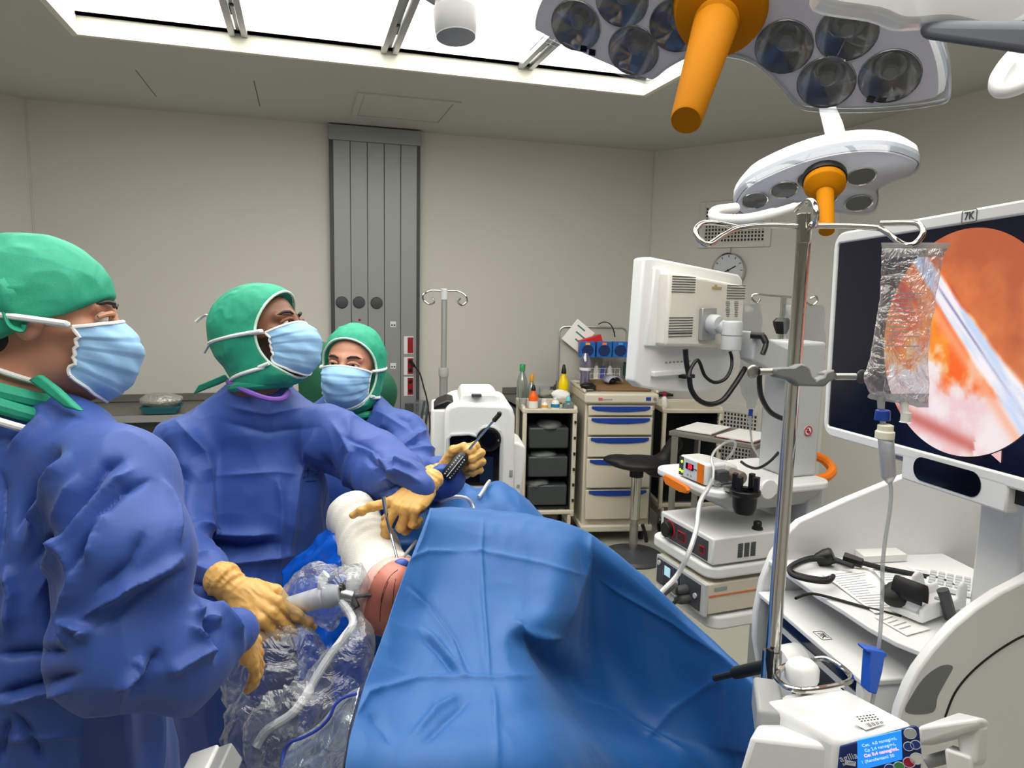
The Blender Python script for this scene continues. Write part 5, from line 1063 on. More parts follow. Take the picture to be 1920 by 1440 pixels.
hook([(1516, 424, 1.15), (1570, 424, 1.15), (1640, 427, 1.14), (1660, 434, 1.13), (1680, 450, 1.12), (1700, 460, 1.10), (1718, 455, 1.10), (1731, 436, 1.10), (1722, 420, 1.11), (1705, 418, 1.12), (1650, 419, 1.14)])
hook([(1512, 412, 1.16), (1526, 424, 1.13), (1531, 405, 1.11), (1527, 382, 1.12), (1516, 376, 1.16), (1500, 388, 1.2), (1493, 395, 1.23)])
for i in range(5):
    a = 2*math.pi*i/5+0.5; d = Vector((math.cos(a), math.sin(a), 0)); bo = lo_(base); bo.z = 0
    MB().tube([bo+d*0.01+Vector((0, 0, 0.115)), bo+d*0.12+Vector((0, 0, 0.10)), bo+d*0.24+Vector((0, 0, 0.075))], 0.015).build('leg', M_steel, pole)
    MB().lathe([(0.02, -0.012), (0.035, -0.01), (0.035, 0.01), (0.02, 0.012)], bo+d*0.24+Vector((0, 0, 0.036)), Vector((-d.y, d.x, 0))).build('caster', M_rubber, pole)
# clamp on the pole
cl = thing('pole_clamp', 'grey cast clamp with two thumb screws on the infusion pole', 'clamp', P(1505, 702, DP)); Ci = cl.matrix_world.inverted(); cp_ = lambda x, y, d=DP-0.02: Ci @ P(x, y, d)
M_cast = mat('cast_metal', (132, 134, 136), 0.5, 0.6, bump=0.3, bscale=300)
ol = [(1453, 690), (1470, 688), (1490, 688), (1502, 681), (1512, 684), (1520, 692), (1524, 705), (1532, 712), (1545, 706), (1549, 697), (1566, 692), (1566, 712), (1556, 716), (1548, 725), (1510, 724), (1498, 722), (1485, 712), (1454, 705)]
MB().prism([cp_(x, y, DP-0.035) for x, y in ol], (0, 0, 0), Vector(CF)*0.03).build('casting', M_cast, cl, bevel=0.003)
for xa2, xb2, yy, sg in ((1452, 1424, 697, -1), (1566, 1604, 706, 1)):
    MB().cyl(cp_(xa2, yy), cp_(xb2, yy), 0.0055).build('screw', M_steel, cl); c = cp_(xb2+sg*12, yy); w_ = MB().ball((0, 0, 0), (PXL(13, DP), 0.004, PXL(13, DP)), 20); w_.xf(Matrix.Translation(c)).build('thumb_head', M_steel if sg < 0 else M_dgrey, cl)
# ---- fluid bag on the right hook
DB = 1.10
fb = thing('infusion_bag', 'clear crumpled infusion bag hanging from the right hook of the steel pole', 'infusion bag', P(1700, 460, DB)); Fi = fb.matrix_world.inverted()
M_bagw = clearmat('infusion_film', (240, 242, 246), rough=0.07, facing=0.10, edge=0.9, bump=1.0, bscale=26)
rowsb = [(466, 1655, 1775), (480, 1654, 1768), (520, 1652, 1760), (560, 1650, 1752), (600, 1646, 1746), (640, 1640, 1742), (680, 1632, 1741), (705, 1624, 1741), (725, 1628, 1741), (742, 1640, 1738), (756, 1690, 1736)]
o = bag('pouch', rowsb, DB, 0.020, M_bagw, '', None, n=40, wob=0.0025, seed=4); o.data.transform(Fi); o.parent = fb
rowst = [(455, 1652, 1782), (462, 1653, 1780), (472, 1655, 1772), (482, 1656, 1768)]
o = bag('top_seam', rowst, DB, 0.0012, M_milky, '', None, n=10); o.data.transform(Fi); o.parent = fb
o = bag('bottom_seam', [(738, 1630, 1742), (748, 1632, 1741), (758, 1700, 1741), (764, 1720, 1741)], DB, 0.0012, M_milky, '', None, n=10); o.data.transform(Fi); o.parent = fb
mb = MB(); rg = random.Random(8)
for i in range(12):
    y = 548+i*9.0; l = 1668-(y-548)*0.10+rg.random()*6; r_ = l+34+30*rg.random(); p = [Fi @ P(x, yy, DB-0.021) for x, yy in ((l, y), (r_, y+1.5), (r_, y+3.2), (l, y+1.8))]; mb.add(p, [(0, 1, 2, 3)])
mb.build('printed_lines', mat('print_dark', (150, 152, 158), 0.7), fb)
fi = lambda x, y, d=DB: Fi @ P(x, y, d)
dp = thing('drip_line', 'drip chamber with blue collar and clear line below the infusion bag', 'drip set', P(1653, 760, DB)); Di = dp.matrix_world.inverted(); fd = lambda x, y, d=DB: Di @ P(x, y, d); k1 = PXL(1, DB)
MB().cyl(fi(1652, 735), fi(1652, 766), 7.5*k1, 6*k1).build('outlet_port', M_milky, fb); MB().cyl(fi(1694, 744), fi(1697, 782), 8*k1, 7*k1).lathe([(9*k1, -0.012), (9*k1, 0.002), (11*k1, 0.003)], fi(1698, 788), (0, 0, -1)).build('additive_port', M_white2, fb)
MB().lathe([(14*k1, -11*k1), (13*k1, 7*k1), (11*k1, 9*k1)], fd(1655, 777)).build('blue_collar', M_blue, dp, bevel=0.0008)
MB().cyl(fd(1655, 785), fd(1656, 800), 5*k1).build('spike', M_white2, dp)
MB().lathe([(15*k1, -8*k1), (17*k1, -7*k1), (17*k1, 6*k1), (14*k1, 8*k1), (14*k1, 18*k1), (9*k1, 20*k1)], fd(1659, 815)).build('chamber_cap', mat('ivory', (226, 224, 208), 0.4), dp, bevel=0.0006)
dirc = (fd(1668, 900)-fd(1661, 822)); MB().cyl(fd(1661, 822), fd(1666, 893), 14*k1, 13*k1).cyl(fd(1666, 893), fd(1668, 906), 13*k1, 5*k1).build('drip_chamber', M_milky, dp)
MB().cyl(fd(1664, 858), fd(1666, 892), 12*k1, 11.5*k1).build('fluid', clearmat('fluid', (226, 226, 236), rough=0.05, facing=0.3, edge=0.6), dp)
ln = spline([fd(x, y) for x, y in ((1668, 904), (1671, 920), (1668, 960), (1660, 1010), (1655, 1060), (1654, 1120), (1651, 1180), (1647, 1218), (1643, 1260), (1637, 1310), (1625, 1345), (1600, 1365))], 8)
MB().tube(ln, 3.6*k1).build('line', M_milky, dp)
ol = [(1622, 1216), (1664, 1225), (1663, 1232), (1659, 1234), (1655, 1260), (1644, 1303), (1628, 1298), (1632, 1240), (1633, 1224), (1624, 1222)]
MB().prism([fd(x, y, DB-0.014) for x, y in ol], (0, 0, 0), Vector(CF)*0.026).build('roller_clamp', mat('clamp_blue', (38, 92, 200), 0.4), dp, bevel=0.002)
# ---- syringe pump clamped to the pole
DQ = 0.92
# front face corner frame: local x along the front to the right, z up, y to the back
fA, fB = P(1572, 1392, 0.93), P(1728, 1355, 0.90)
ux_ = Vector((fB.x-fA.x, fB.y-fA.y, 0)).normalized(); uy_ = Vector((-ux_.y, ux_.x, 0)); O_ = Vector((fA.x, fA.y, fA.z))
sp2 = thing('syringe_pump', 'white infusion pump with blue control panel and lit screen at the bottom right', 'pump', frame(O_, ux_)); Si = sp2.matrix_world.inverted()
zt0 = O_.z
def sz(px, py, z=None): return Si @ PZ(px, py, zt0 if z is None else z)
def sf(px, py, y=-0.002): return Si @ PPL(px, py, O_+uy_*y, uy_)
q = [sf(1572, 1392), sf(1716, 1355), sf(1730, 1438)]
Wf = q[1].x; Zr = q[1].z
# body as loft: front outline raised to a crown at the back
bk = sz(1432, 1308, zt0-0.0); 
tops = {}
tl_, tr_ = sf(1572, 1392), sf(1716, 1355)
bl_, br_ = Si @ P(1430, 1312, 1.06), Si @ P(1588, 1290, 1.08)
mb = MB().hexa([(0, 0, -0.14), (Wf, 0, -0.14), (br_.x+0.02, br_.y, -0.14), (bl_.x, bl_.y, -0.14), tl_, tr_, br_, bl_])
mb.build('body', M_white, sp2, bevel=0.010, seg=4)
ll = Si @ P(1398, 1385, 1.0); mb = MB().hexa([(0.01, 0.01, -0.14), (0.05, 0.12, -0.14), (bl_.x, bl_.y+0.01, -0.14), (ll.x-0.015, ll.y, -0.14), Si @ P(1575, 1400, 0.94), Si @ P(1560, 1330, 1.04), Si @ P(1424, 1348, 1.06), Si @ P(1408, 1380, 1.0)])
mb.build('side_housing', M_white, sp2, bevel=0.008, seg=3)
# raised neck with hump behind
fp_ = [sf(1572, 1394, -0.001), sf(1716, 1356, -0.001)]
pn = MB().prism([sf(1574, 1397, -0.001), sf(1712, 1358, -0.001), sf(1722, 1362, -0.001), sf(1728, 1420, -0.001), Vector((Wf+0.008, -0.001, -0.11)), Vector((0.0, -0.001, -0.11))], (0, 0, 0), (0, -0.004, 0)).build('control_panel', mat('panel_blue', (24, 44, 110), 0.35), sp2, bevel=0.002)
cy = -0.0065; s_ = [sf(1608, 1389, cy), sf(1690, 1370, cy), sf(1692, 1424, cy), sf(1608, 1446, cy)]
lcd = MB().prism([s_[0], s_[1], s_[2], s_[3]], (0, 0, 0), (0, 0.002, 0)).build('lcd_screen', mat('lcd_blue', (30, 130, 240), 0.3, emit=(32, 140, 255), estr=0.75), sp2)
rx_ = (s_[1]-s_[0]).normalized(); rz_ = Vector((-rx_.z, 0, rx_.x)); TP = Matrix(((rx_.x, rz_.x, 0, 0), (0, 0, -1, 0), (rx_.z, rz_.z, 0, 0), (0, 0, 0, 1)))
def ptext(nm, s, px, py, size, m, par=None, b=0.0, al='LEFT'):
    p = sf(px, py, cy-0.0004); return text(nm, s, size, Matrix.Translation(p) @ TP, m, par or sp2, 0.0002, al, b)
M_lcdt = mat('lcd_text', (190, 215, 255), 0.4, emit=(190, 215, 255), estr=0.8); M_lcdr = mat('lcd_text_pink', (250, 190, 215), 0.4, emit=(250, 190, 215), estr=0.9)
ptext('screen_text', 'Cet:  4.0 nanog/mL', 1616, 1399, 0.0056, M_lcdt, lcd); ptext('screen_text', 'Cp 2.4 nanog/mL', 1621, 1408, 0.0056, M_lcdt, lcd); ptext('screen_text', 'Ce: 0.4 nanog/mL', 1620, 1418, 0.0060, M_lcdr, lcd, 0.0002); ptext('screen_text', '1 (Remifentanil 50', 1615, 1430, 0.0056, M_lcdt, lcd)
M_pl = mat('panel_print', (206, 212, 226), 0.5)
ptext('panel_name', 'agilia', 1574, 1424, 0.012, M_pl, pn); ptext('panel_name', 'SP', 1580, 1434, 0.005, M_pl, pn)
b_ = sf(1595, 1431, cy); MB().box(b_, (0.012, 0.001, 0.006)).build('name_badge', M_pl, pn); ptext('badge_text', 'TIVA', 1591, 1432, 0.004, mat('panel_blue_ink', (24, 40, 100), 0.5), pn)
for x, y, r_, m_ in ((1706, 1374, 0.0065, M_lgrey), (1703, 1398, 0.0055, M_blue), (1716, 1395, 0.0055, M_blue), (1704, 1428, 0.0065, mat('stop_red', (170, 20, 60), 0.4)), (1718, 1421, 0.007, M_white), (1685, 1436, 0.006, mat('ok_green', (60, 150, 90), 0.4)), (1668, 1440, 0.006, M_blue)):
    p = sf(x, y, cy+0.002); MB().lathe([(r_, 0), (r_*0.95, 0.002)], p, (0, -1, 0), n=24).build('key', m_, pn); MB().tube([(p.x+r_*1.08*math.cos(a), p.y-0.0016, p.z+r_*1.08*math.sin(a)) for a in np.linspace(0, 6.283, 21)[:-1]], 0.0006, 6, closed=True).build('key_ring', M_pl, pn)
# barcode label on the sloping top
nrm = (tr_-tl_).cross(bl_-tl_).normalized(); nrm = nrm if nrm.z > 0 else -nrm
Og = sp2.matrix_world
ntop = (Og.to_3x3() @ nrm).normalized(); ptop = Og @ tl_
def stp(px, py, h=0.0008): return Si @ (PPL(px, py, ptop, ntop)+ntop*h)
lq = [stp(x, y) for x, y in ((1594, 1352), (1633, 1342), (1664, 1356), (1624, 1370))]
lbp = MB().prism(lq, (0, 0, 0), nrm*0.0004).build('asset_sticker', M_paper, sp2)
mb = MB()
for i in range(13):
    f0 = i/13; f1 = f0+(0.045 if i % 3 else 0.022); a, b = stp(1622+36*f0, 1358-5*f0, .0016), stp(1622+36*f1, 1358-5*f1, .0016); c, d = stp(1630+30*f1, 1366-9*f1, .0016), stp(1630+30*f0, 1366-9*f0, .0016); mb.add([a, b, c, d], [(0, 1, 2, 3)])
for j in range(3):
    for i in range(6): a = stp(1606+6*i+4*j, 1345+4.0*j-0.8*i, .0016); b = stp(1610+6*i+4*j, 1344.6+4.0*j-0.8*i, .0016); c = stp(1611+6*i+4*j, 1346.6+4.0*j-0.8*i, .0016); d = stp(1607+6*i+4*j, 1347+4.0*j-0.8*i, .0016); mb.add([a, b, c, d], [(0, 1, 2, 3)])
mb.build('sticker_print', M_ink, lbp)
# syringe driver arm to the right
h = [P(x, y, d) for x, y, d in ((1722, 1402, 0.93), (1850, 1362, 0.90), (1855, 1350, 0.96), (1735, 1380, 1.0))]
up = [P(x, y, d) for x, y, d in ((1720, 1372, 0.93), (1836, 1340, 0.90), (1848, 1342, 0.99), (1795, 1334, 1.05))]
MB().hexa([Si @ P(1722, 1400, 0.93), Si @ P(1840, 1364, 0.91), Si @ P(1855, 1372, 0.99), Si @ P(1740, 1400, 1.04), Si @ P(1718, 1362, 0.93), Si @ P(1838, 1345, 0.91), Si @ P(1855, 1350, 0.99), Si @ P(1796, 1334, 1.05)]).build('driver_arm', M_white, sp2, bevel=0.006, seg=3)
MB().hexa([Si @ P(1800, 1440, 0.93), Si @ P(1832, 1434, 0.92), Si @ P(1850, 1430, 0.97), Si @ P(1835, 1440, 0.98), Si @ P(1792, 1372, 0.93), Si @ P(1838, 1362, 0.92), Si @ P(1854, 1358, 0.97), Si @ P(1820, 1362, 0.98)]).build('driver_head', M_white, sp2, bevel=0.006, seg=3)
MB().hexa([Si @ P(1776, 1462, 0.92), Si @ P(1826, 1456, 0.91), Si @ P(1832, 1450, 0.95), Si @ P(1790, 1455, 0.96), Si @ P(1770, 1402, 0.92), Si @ P(1822, 1420, 0.91), Si @ P(1826, 1412, 0.95), Si @ P(1784, 1395, 0.96)]).build('plunger_clip', M_white, sp2, bevel=0.004, seg=3)
MB().cyl(Si @ P(1735, 1430, 0.96), Si @ P(1800, 1412, 0.95), 0.008).build('plunger_rod', M_grey, sp2)
# pump clamp: chrome loop and white knob
lp = [(1458, 1262, 1.08), (1456, 1272, 1.05), (1472, 1287, 1.02), (1500, 1294, 1.0), (1540, 1291, 1.0), (1585, 1281, 1.02), (1596, 1270, 1.05), (1580, 1252, 1.09), (1552, 1236, 1.12), (1530, 1236, 1.13), (1519, 1243, 1.12)]
kl = [(1488, 1252, 1.1), (1476, 1247, 1.1), (1462, 1256, 1.09)]
MB().tube([Si @ P(x, y, d) for x, y, d in spline([Vector(v) for v in kl+lp], 5)], 0.0042, 10).build('carry_loop', M_chrome, sp2)
kp = P(1503, 1280, 1.07); km = MB().lathe([(0.020, -0.012), (0.026, -0.004), (0.026, 0.014), (0.022, 0.022), (0.012, 0.026)], Si @ P(1503, 1268, 1.09), n=8)
km.build('clamp_knob', M_white, sp2, bevel=0.004, seg=3); MB().cyl(Si @ P(1503, 1276, 1.09), Si @ P(1500, 1312, 1.09), 0.012).build('knob_stem', M_chrome, sp2)
hmp = [Si @ P(x, y, d) for x, y, d in ((1440, 1318, 1.06), (1470, 1306, 1.09), (1560, 1284, 1.13), (1590, 1296, 1.10))]
MB().hexa([hmp[0]+Vector((0, 0, -.02)), hmp[3]+Vector((0, 0, -.02)), hmp[2]+Vector((0, 0, -.03)), hmp[1]+Vector((0, 0, -.03)), hmp[0]+Vector((0, 0, .003)), hmp[3]+Vector((0, 0, .003)), hmp[2]+Vector((0, 0, .004)), hmp[1]+Vector((0, 0, .004))]).build('rear_hump', M_white, sp2, bevel=0.01, seg=3)
MB().box(Si @ P(1440, 1330, 1.08), (0.04, 0.10, 0.05)).build('pole_jaw', M_grey, sp2, bevel=0.006)
# black hose end beside the pole base of the drape
tag(MB().cyl(P(1378, 1262, 1.28), P(1440, 1248, 1.22), 0.011).tube([P(1340, 1272, 1.32), P(1380, 1262, 1.28)], 0.006).build('suction_probe', M_black), 'black probe handle lying beyond the drape beside the steel pole', 'probe')
# ================================================================ operating lamps
M_lampgrey = mat('lamp_lilac_grey', (196, 198, 212), 0.4); M_mirror = mat('reflector', (200, 202, 204), 0.12, 1.0)
def lampframe(O, imgdir, toward):
    d = Vector(imgdir).normalized(); k = math.sqrt(1-toward*toward)
    n = Vector(CR)*(d.x*k)-Vector(CU)*(-d.y*k)*(-1)*-1 if False else Vector(CR)*(d.x*k)+Vector(CU)*(d.y*k)-Vector(CF)*toward
    x = Vector(CR); x = (x-n*x.dot(n)).normalized(); y = n.cross(x)
    return Matrix(((x.x, y.x, n.x, O.x), (x.y, y.y, n.y, O.y), (x.z, y.z, n.z, O.z), (0, 0, 0, 1)))
def lens(par, x, y, r, name='lens'):
    o = MB().lathe([(r, 0.0), (r*0.97, 0.003), (r*0.92, -0.004), (r*0.72, -0.022), (r*0.45, -0.032), (r*0.2, -0.036)], (x, y, 0), n=26, cap=False).add([(x+r*0.2*math.cos(a), y+r*0.2*math.sin(a), -0.036) for a in np.linspace(0, 6.283, 13)[:-1]], [tuple(range(12))]).build(name, M_mirror, par)
    MB().lathe([(r*0.30, -0.03), (r*0.30, -0.012), (r*0.22, -0.008)], (x, y, 0), n=18).build('bulb_cap', mat('bulb_grey', (96, 98, 100), 0.3), o); MB().lathe([(r*0.95, 0.001), (r*0.5, 0.006), (0.001, 0.008)], (x, y, 0), n=26, cap=False).build('lens_cover', M_clearhard, o)
def fill_holes(out, holes):
    """flat outline with round holes, triangulated"""
    bm = bmesh.new(); es = []
    for lp in [out]+holes:
        v = [bm.verts.new((x, y, 0)) for x, y in lp]; es += [bm.edges.new((v[i], v[(i+1) % len(v)])) for i in range(len(v))]
    bmesh.ops.triangle_fill(bm, use_beauty=True, use_dissolve=False, edges=es, normal=(0, 0, 1)); return bm
def inside(x, y, lp):
    c = False; n = len(lp)
    for i in range(n):
        x1, y1 = lp[i]; x2, y2 = lp[i-1]
        if (y1 > y) != (y2 > y) and x < (x2-x1)*(y-y1)/(y2-y1)+x1: c = not c
    return c
def offset(lp, k):
    cx = sum(p[0] for p in lp)/len(lp); cy = sum(p[1] for p in lp)/len(lp); return [(cx+(x-cx)*k, cy+(y-cy)*k) for x, y in lp]
# ---- large lamp head, upper right
O = P(1370, 70, 1.20); LM = lampframe(O, (-0.42, -0.91), 0.53); LI = LM.inverted(); ln_ = LM.to_3x3().col[2]
def ll_(px, py, h=0.0): v = LI @ PPL(px, py, O+ln_*h, ln_); return v
lamp = thing('operating_lamp', 'large multi-lens operating lamp head with amber handle at the top right', 'surgical lamp', LM)
opix = [(988, 48), (1000, 60), (1045, 82), (1100, 108), (1160, 133), (1208, 150), (1224, 148), (1250, 128), (1290, 108), (1345, 100), (1400, 108), (1440, 132), (1475, 168), (1500, 196), (1530, 203), (1600, 205), (1680, 201), (1760, 190), (1778, 176), (1775, 120), (1755, 60), (1730, 0), (1700, -70), (1600, -130), (1480, -110), (1420, -60), (1340, -75), (1240, -130), (1120, -110), (1040, -50), (1000, 0)]
oll = [(v.x, v.y) for v in (ll_(*p) for p in opix)]
osm = [(p.x, p.y) for p in spline([Vector((x, y, 0)) for x, y in oll], 4, True)]
lpx = [(1080, 48), (1188, 95), (1166, 0), (1268, 48), (1470, 88), (1588, 62), (1549, 155), (1668, 143), (1480, 10), (1350, -40), (1250, -60), (1600, -30), (1110, -50), (1690, 70)]
lps = []
for p in lpx:
    v = ll_(*p)
    if all(math.hypot(v.x-a, v.y-b) > 0.085 for a, b in lps) and inside(v.x, v.y, offset(osm, 0.93)): lps.append((v.x, v.y))
rl_ = 0.047
bm = fill_holes(offset(osm, 0.955), [[(x+rl_*math.cos(a), y+rl_*math.sin(a)) for a in np.linspace(0, 2*math.pi, 27)[:-1]] for x, y in lps])
hs = [(x, y) for x, y in lps]
bad = [f for f in bm.faces if any(math.hypot(f.calc_center_median().x-x, f.calc_center_median().y-y) < rl_*0.98 for x, y in hs)]
bmesh.ops.delete(bm, geom=bad, context='FACES_ONLY')
me = bpy.data.meshes.new('lamp_face'); bm.to_mesh(me); bm.free(); link('lamp_face', me, M_lampgrey, lamp, solid=0.002, smooth=False)
for x, y in lps: lens(lamp, x, y, rl_)
# shell behind: layered loft
def shell(par, lay, m, name):
    mb = MB(); n = len(lay[0][0]); vs = []; fs = []
    for lp, h in lay: vs += [(x, y, h) for x, y in lp]
    for k in range(len(lay)-1):
        for i in range(n): j = (i+1) % n; fs.append((k*n+i, k*n+j, (k+1)*n+j, (k+1)*n+i))
    fs.append(tuple((len(lay)-1)*n+i for i in range(n))); return mb.add(vs, fs).build(name, m, par)
shell(lamp, [(osm, 0.004), (offset(osm, 1.012), -0.012), (offset(osm, 1.01), -0.03)], M_clearhard, 'clear_rim'); shell(lamp, [(offset(osm, 0.955), -0.001), (offset(osm, 0.985), -0.02), (offset(osm, 0.99), -0.04), (offset(osm, 0.93), -0.075), (offset(osm, 0.7), -0.10)], M_white, 'top_shell')
MB().tube([(x, y, 0.004) for x, y in osm], 0.004, 8, closed=True).build('rim_edge', M_clearhard, lamp)
for px, py in ((1095, 90), (1111, 97), (1633, 185), (1655, 184)): v = ll_(px, py); MB().box((v.x, v.y, 0.002), (0.012, 0.011, 0.002)).build('sensor_window', M_glossblack, lamp)
# amber handle
hb = LI @ P(1352, 12, 1.17); ht = LI @ P(1286, 226, 0.98); ax = (ht-hb).normalized(); L_ = (ht-hb).length
ax = Vector((0, 0, 1)) if False else ax
k2 = PXL(1, 1.12)
hd_ = MB().lathe([(0.085, -0.07), (0.085, -0.02), (0.078, -0.012), (0.078, 0.0), (0.070, 0.03), (0.030, 0.046)], hb, ax, n=40).build('handle_flange', M_amber, lamp, bevel=0.002)
MB().lathe([(0.092, -0.085), (0.092, -0.06), (0.06, -0.058)], hb, ax, n=40).build('dark_collar', mat('navy_collar', (20, 30, 74), 0.3), lamp)
MB().lathe([(0.034, 0.04), (0.036, 0.055), (0.032, 0.06), (0.032, 0.066), (0.035, 0.07), (0.0215, L_-0.002), (0.020, L_), (0.012, L_-0.001)], hb, ax, n=36).build('handle_grip', M_amber, lamp)
# arm going up from the back of the head to the ceiling
ab = LI @ P(1400, -90, 1.3); ac = LI @ (P(1400, -90, 1.3)*1.0)
top = P(1420, -190, 1.45); cpt = Vector((top.x, top.y, ZC))
MB().tube([Vector((0, 0, -0.09)), LI @ P(1420, -120, 1.36), LI @ top, LI @ cpt], 0.03, 14).build('lamp_arm', M_white, lamp)
# ---- dark grey bar and clear lobe at the extreme right
la2 = thing('lamp_yoke', 'dark grey lamp bar with clear edge at the extreme top right', 'lamp arm', P(1800, 40, 0.86)); Yi = la2.matrix_world.inverted()
MB().hexa([Yi @ P(1722, 72, 0.87), Yi @ P(1990, 112, 0.80), Yi @ P(1990, 108, 0.85), Yi @ P(1722, 70, 0.92), Yi @ P(1730, 38, 0.87), Yi @ P(1990, 40, 0.80), Yi @ P(1990, 40, 0.85), Yi @ P(1730, 38, 0.92)]).build('bar', mat('slate_grey', (82, 86, 98), 0.4), la2, bevel=0.01, seg=3)
mb = MB(); ol = [(1540, 0), (1650, 22), (1700, 40), (1780, 36), (1850, 50), (1890, 50), (1930, 28), (2000, -30), (1960, -110), (1700, -120), (1560, -60)]
pf = spline([Vector((x, y, 0)) for x, y in ol], 4, True); mb.prism([Yi @ P(p.x, p.y, 0.86) for p in pf], (0, 0, 0), Vector(CF)*0.03); mb.build('clear_lobe', M_milky, la2, bevel=0.006)
MB().tube([Yi @ P(1980, 70, 0.83), Yi @ P(2120, 20, 0.9), Yi @ Vector((P(2120, 20, 0.9).x, P(2120, 20, 0.9).y, ZC))], 0.03).build('drop_arm', M_white, la2)
# ---- white loop handle at the right edge
wl = thing('lamp_grip', 'white hoop grip of a lamp at the right edge', 'handle', P(1900, 140, 1.1)); Wi = wl.matrix_world.inverted()
MB().tube(spline([Wi @ P(x, y, d) for x, y, d in ((1905, 98, 1.1), (1885, 120, 1.08), (1868, 150, 1.06), (1872, 170, 1.05), (1900, 168, 1.04), (1935, 150, 1.03), (1985, 110, 1.02))], 6), [0.010]*37, 12).build('hoop', M_white, wl)
MB().hexa([Wi @ P(1882, 172, 1.07), Wi @ P(1990, 168, 1.0), Wi @ P(1990, 150, 1.1), Wi @ P(1895, 160, 1.12), Wi @ P(1870, 168, 1.07), Wi @ P(1990, 105, 1.0), Wi @ P(1990, 95, 1.1), Wi @ P(1905, 96, 1.12)]).build('grip_body', M_white, wl, bevel=0.012, seg=3)
MB().tube([Wi @ P(1985, 120, 1.06), Wi @ P(2060, 60, 1.1), Wi @ Vector((P(2060, 60, 1.1).x, P(2060, 60, 1.1).y, ZC))], 0.02).build('drop_arm', M_white, wl)
# ---- second, smaller lamp
O2 = P(1550, 340, 2.15); L2M = lampframe(O2, (-0.10, -0.99), 0.36); L2I = L2M.inverted(); l2n = L2M.to_3x3().col[2]
def l2(px, py): return L2I @ PPL(px, py, O2, l2n)
lamp2 = thing('operating_lamp', 'smaller white operating lamp with amber handle in front of the right wall', 'surgical lamp', L2M)
op2 = [(1377, 385), (1390, 402), (1415, 408), (1440, 404), (1466, 388), (1490, 380), (1525, 388), (1560, 396), (1610, 402), (1638, 398), (1648, 374), (1646, 356), (1672, 340), (1708, 328), (1724, 312), (1718, 300), (1680, 286), (1630, 282), (1570, 288), (1510, 302), (1450, 325), (1400, 352)]
o2 = [(p.x, p.y) for p in spline([Vector((v.x, v.y, 0)) for v in (l2(*p) for p in op2)], 3, True)]
lp2 = []; r2 = 0.042
for p in [(1415, 375), (1470, 355), (1520, 335), (1610, 380), (1600, 355), (1615, 330), (1665, 318), (1585, 315), (1545, 370), (1640, 302)]:
    v = l2(*p)
    if all(math.hypot(v.x-a, v.y-b) > 0.08 for a, b in lp2): lp2.append((v.x, v.y))
shell(lamp2, [(offset(o2, 0.97), 0.0), (offset(o2, 0.98), -0.004)], M_lampgrey, 'lamp_face_edge')
MB().add([(x, y, -0.001) for x, y in offset(o2, 0.97)], [tuple(range(len(o2)))]).build('lamp_face', M_lampgrey, lamp2, solid=0.002)
for x, y in lp2:
    o = MB().lathe([(r2, 0.001), (r2*0.98, 0.005), (r2*0.9, 0.003)], (x, y, 0), n=26, cap=False).build('lens', M_chrome, lamp2); MB().lathe([(r2*0.95, 0.0025), (0.001, 0.004)], (x, y, 0), n=26).build('lens_glass', mat('lens_glass', (90, 92, 92), 0.08), o)
shell(lamp2, [(o2, 0.004), (offset(o2, 1.01), -0.012), (offset(o2, 1.012), -0.02)], M_clearhard, 'clear_rim')
shell(lamp2, [(offset(o2, 0.99), -0.004), (offset(o2, 1.01), -0.02), (offset(o2, 1.01), -0.036)], mat('band_grey', (150, 156, 168), 0.4), 'grey_band'); shell(lamp2, [(offset(o2, 1.008), -0.034), (offset(o2, 1.0), -0.06), (offset(o2, 0.93), -0.085), (offset(o2, 0.75), -0.10)], M_white, 'top_shell')
hb = L2I @ P(1546, 340, 2.10); ht = L2I @ P(1550, 433, 2.0); ax = (ht-hb).normalized(); L_ = (ht-hb).length
MB().lathe([(0.062, -0.02), (0.062, 0.0)], hb, ax, n=32).build('dark_collar', M_black, lamp2); MB().lathe([(0.058, 0.0), (0.058, 0.02), (0.035, 0.045), (0.024, 0.05)], hb, ax, n=32).build('handle_flange', M_amber, lamp2, bevel=0.002)
MB().lathe([(0.026, 0.04), (0.024, 0.06), (0.021, L_), (0.012, L_)], hb, ax, n=28).build('handle_grip', M_amber, lamp2)
MB().tube(spline([L2I @ P(x, y, d) for x, y, d in ((1510, 382, 2.06), (1490, 388, 2.0), (1450, 400, 1.97), (1400, 411, 1.97), (1355, 411, 2.0), (1338, 404, 2.03), (1344, 395, 2.07), (1380, 390, 2.12))], 6), [0.008]*6+[0.012]*6+[0.015]*31, 12).build('hoop_rail', M_white, lamp2)
t2 = P(1552, 205, 2.2)
MB().tube([L2I @ P(1572, 275, 2.2), L2I @ P(1562, 235, 2.2), L2I @ t2, L2I @ P(1545, 150, 2.2), L2I @ Vector((P(1545, 150, 2.2).x, P(1545, 150, 2.2).y, ZC))], [0.03, 0.028, 0.024, 0.026, 0.03], 16).build('lamp_arm', M_white, lamp2)
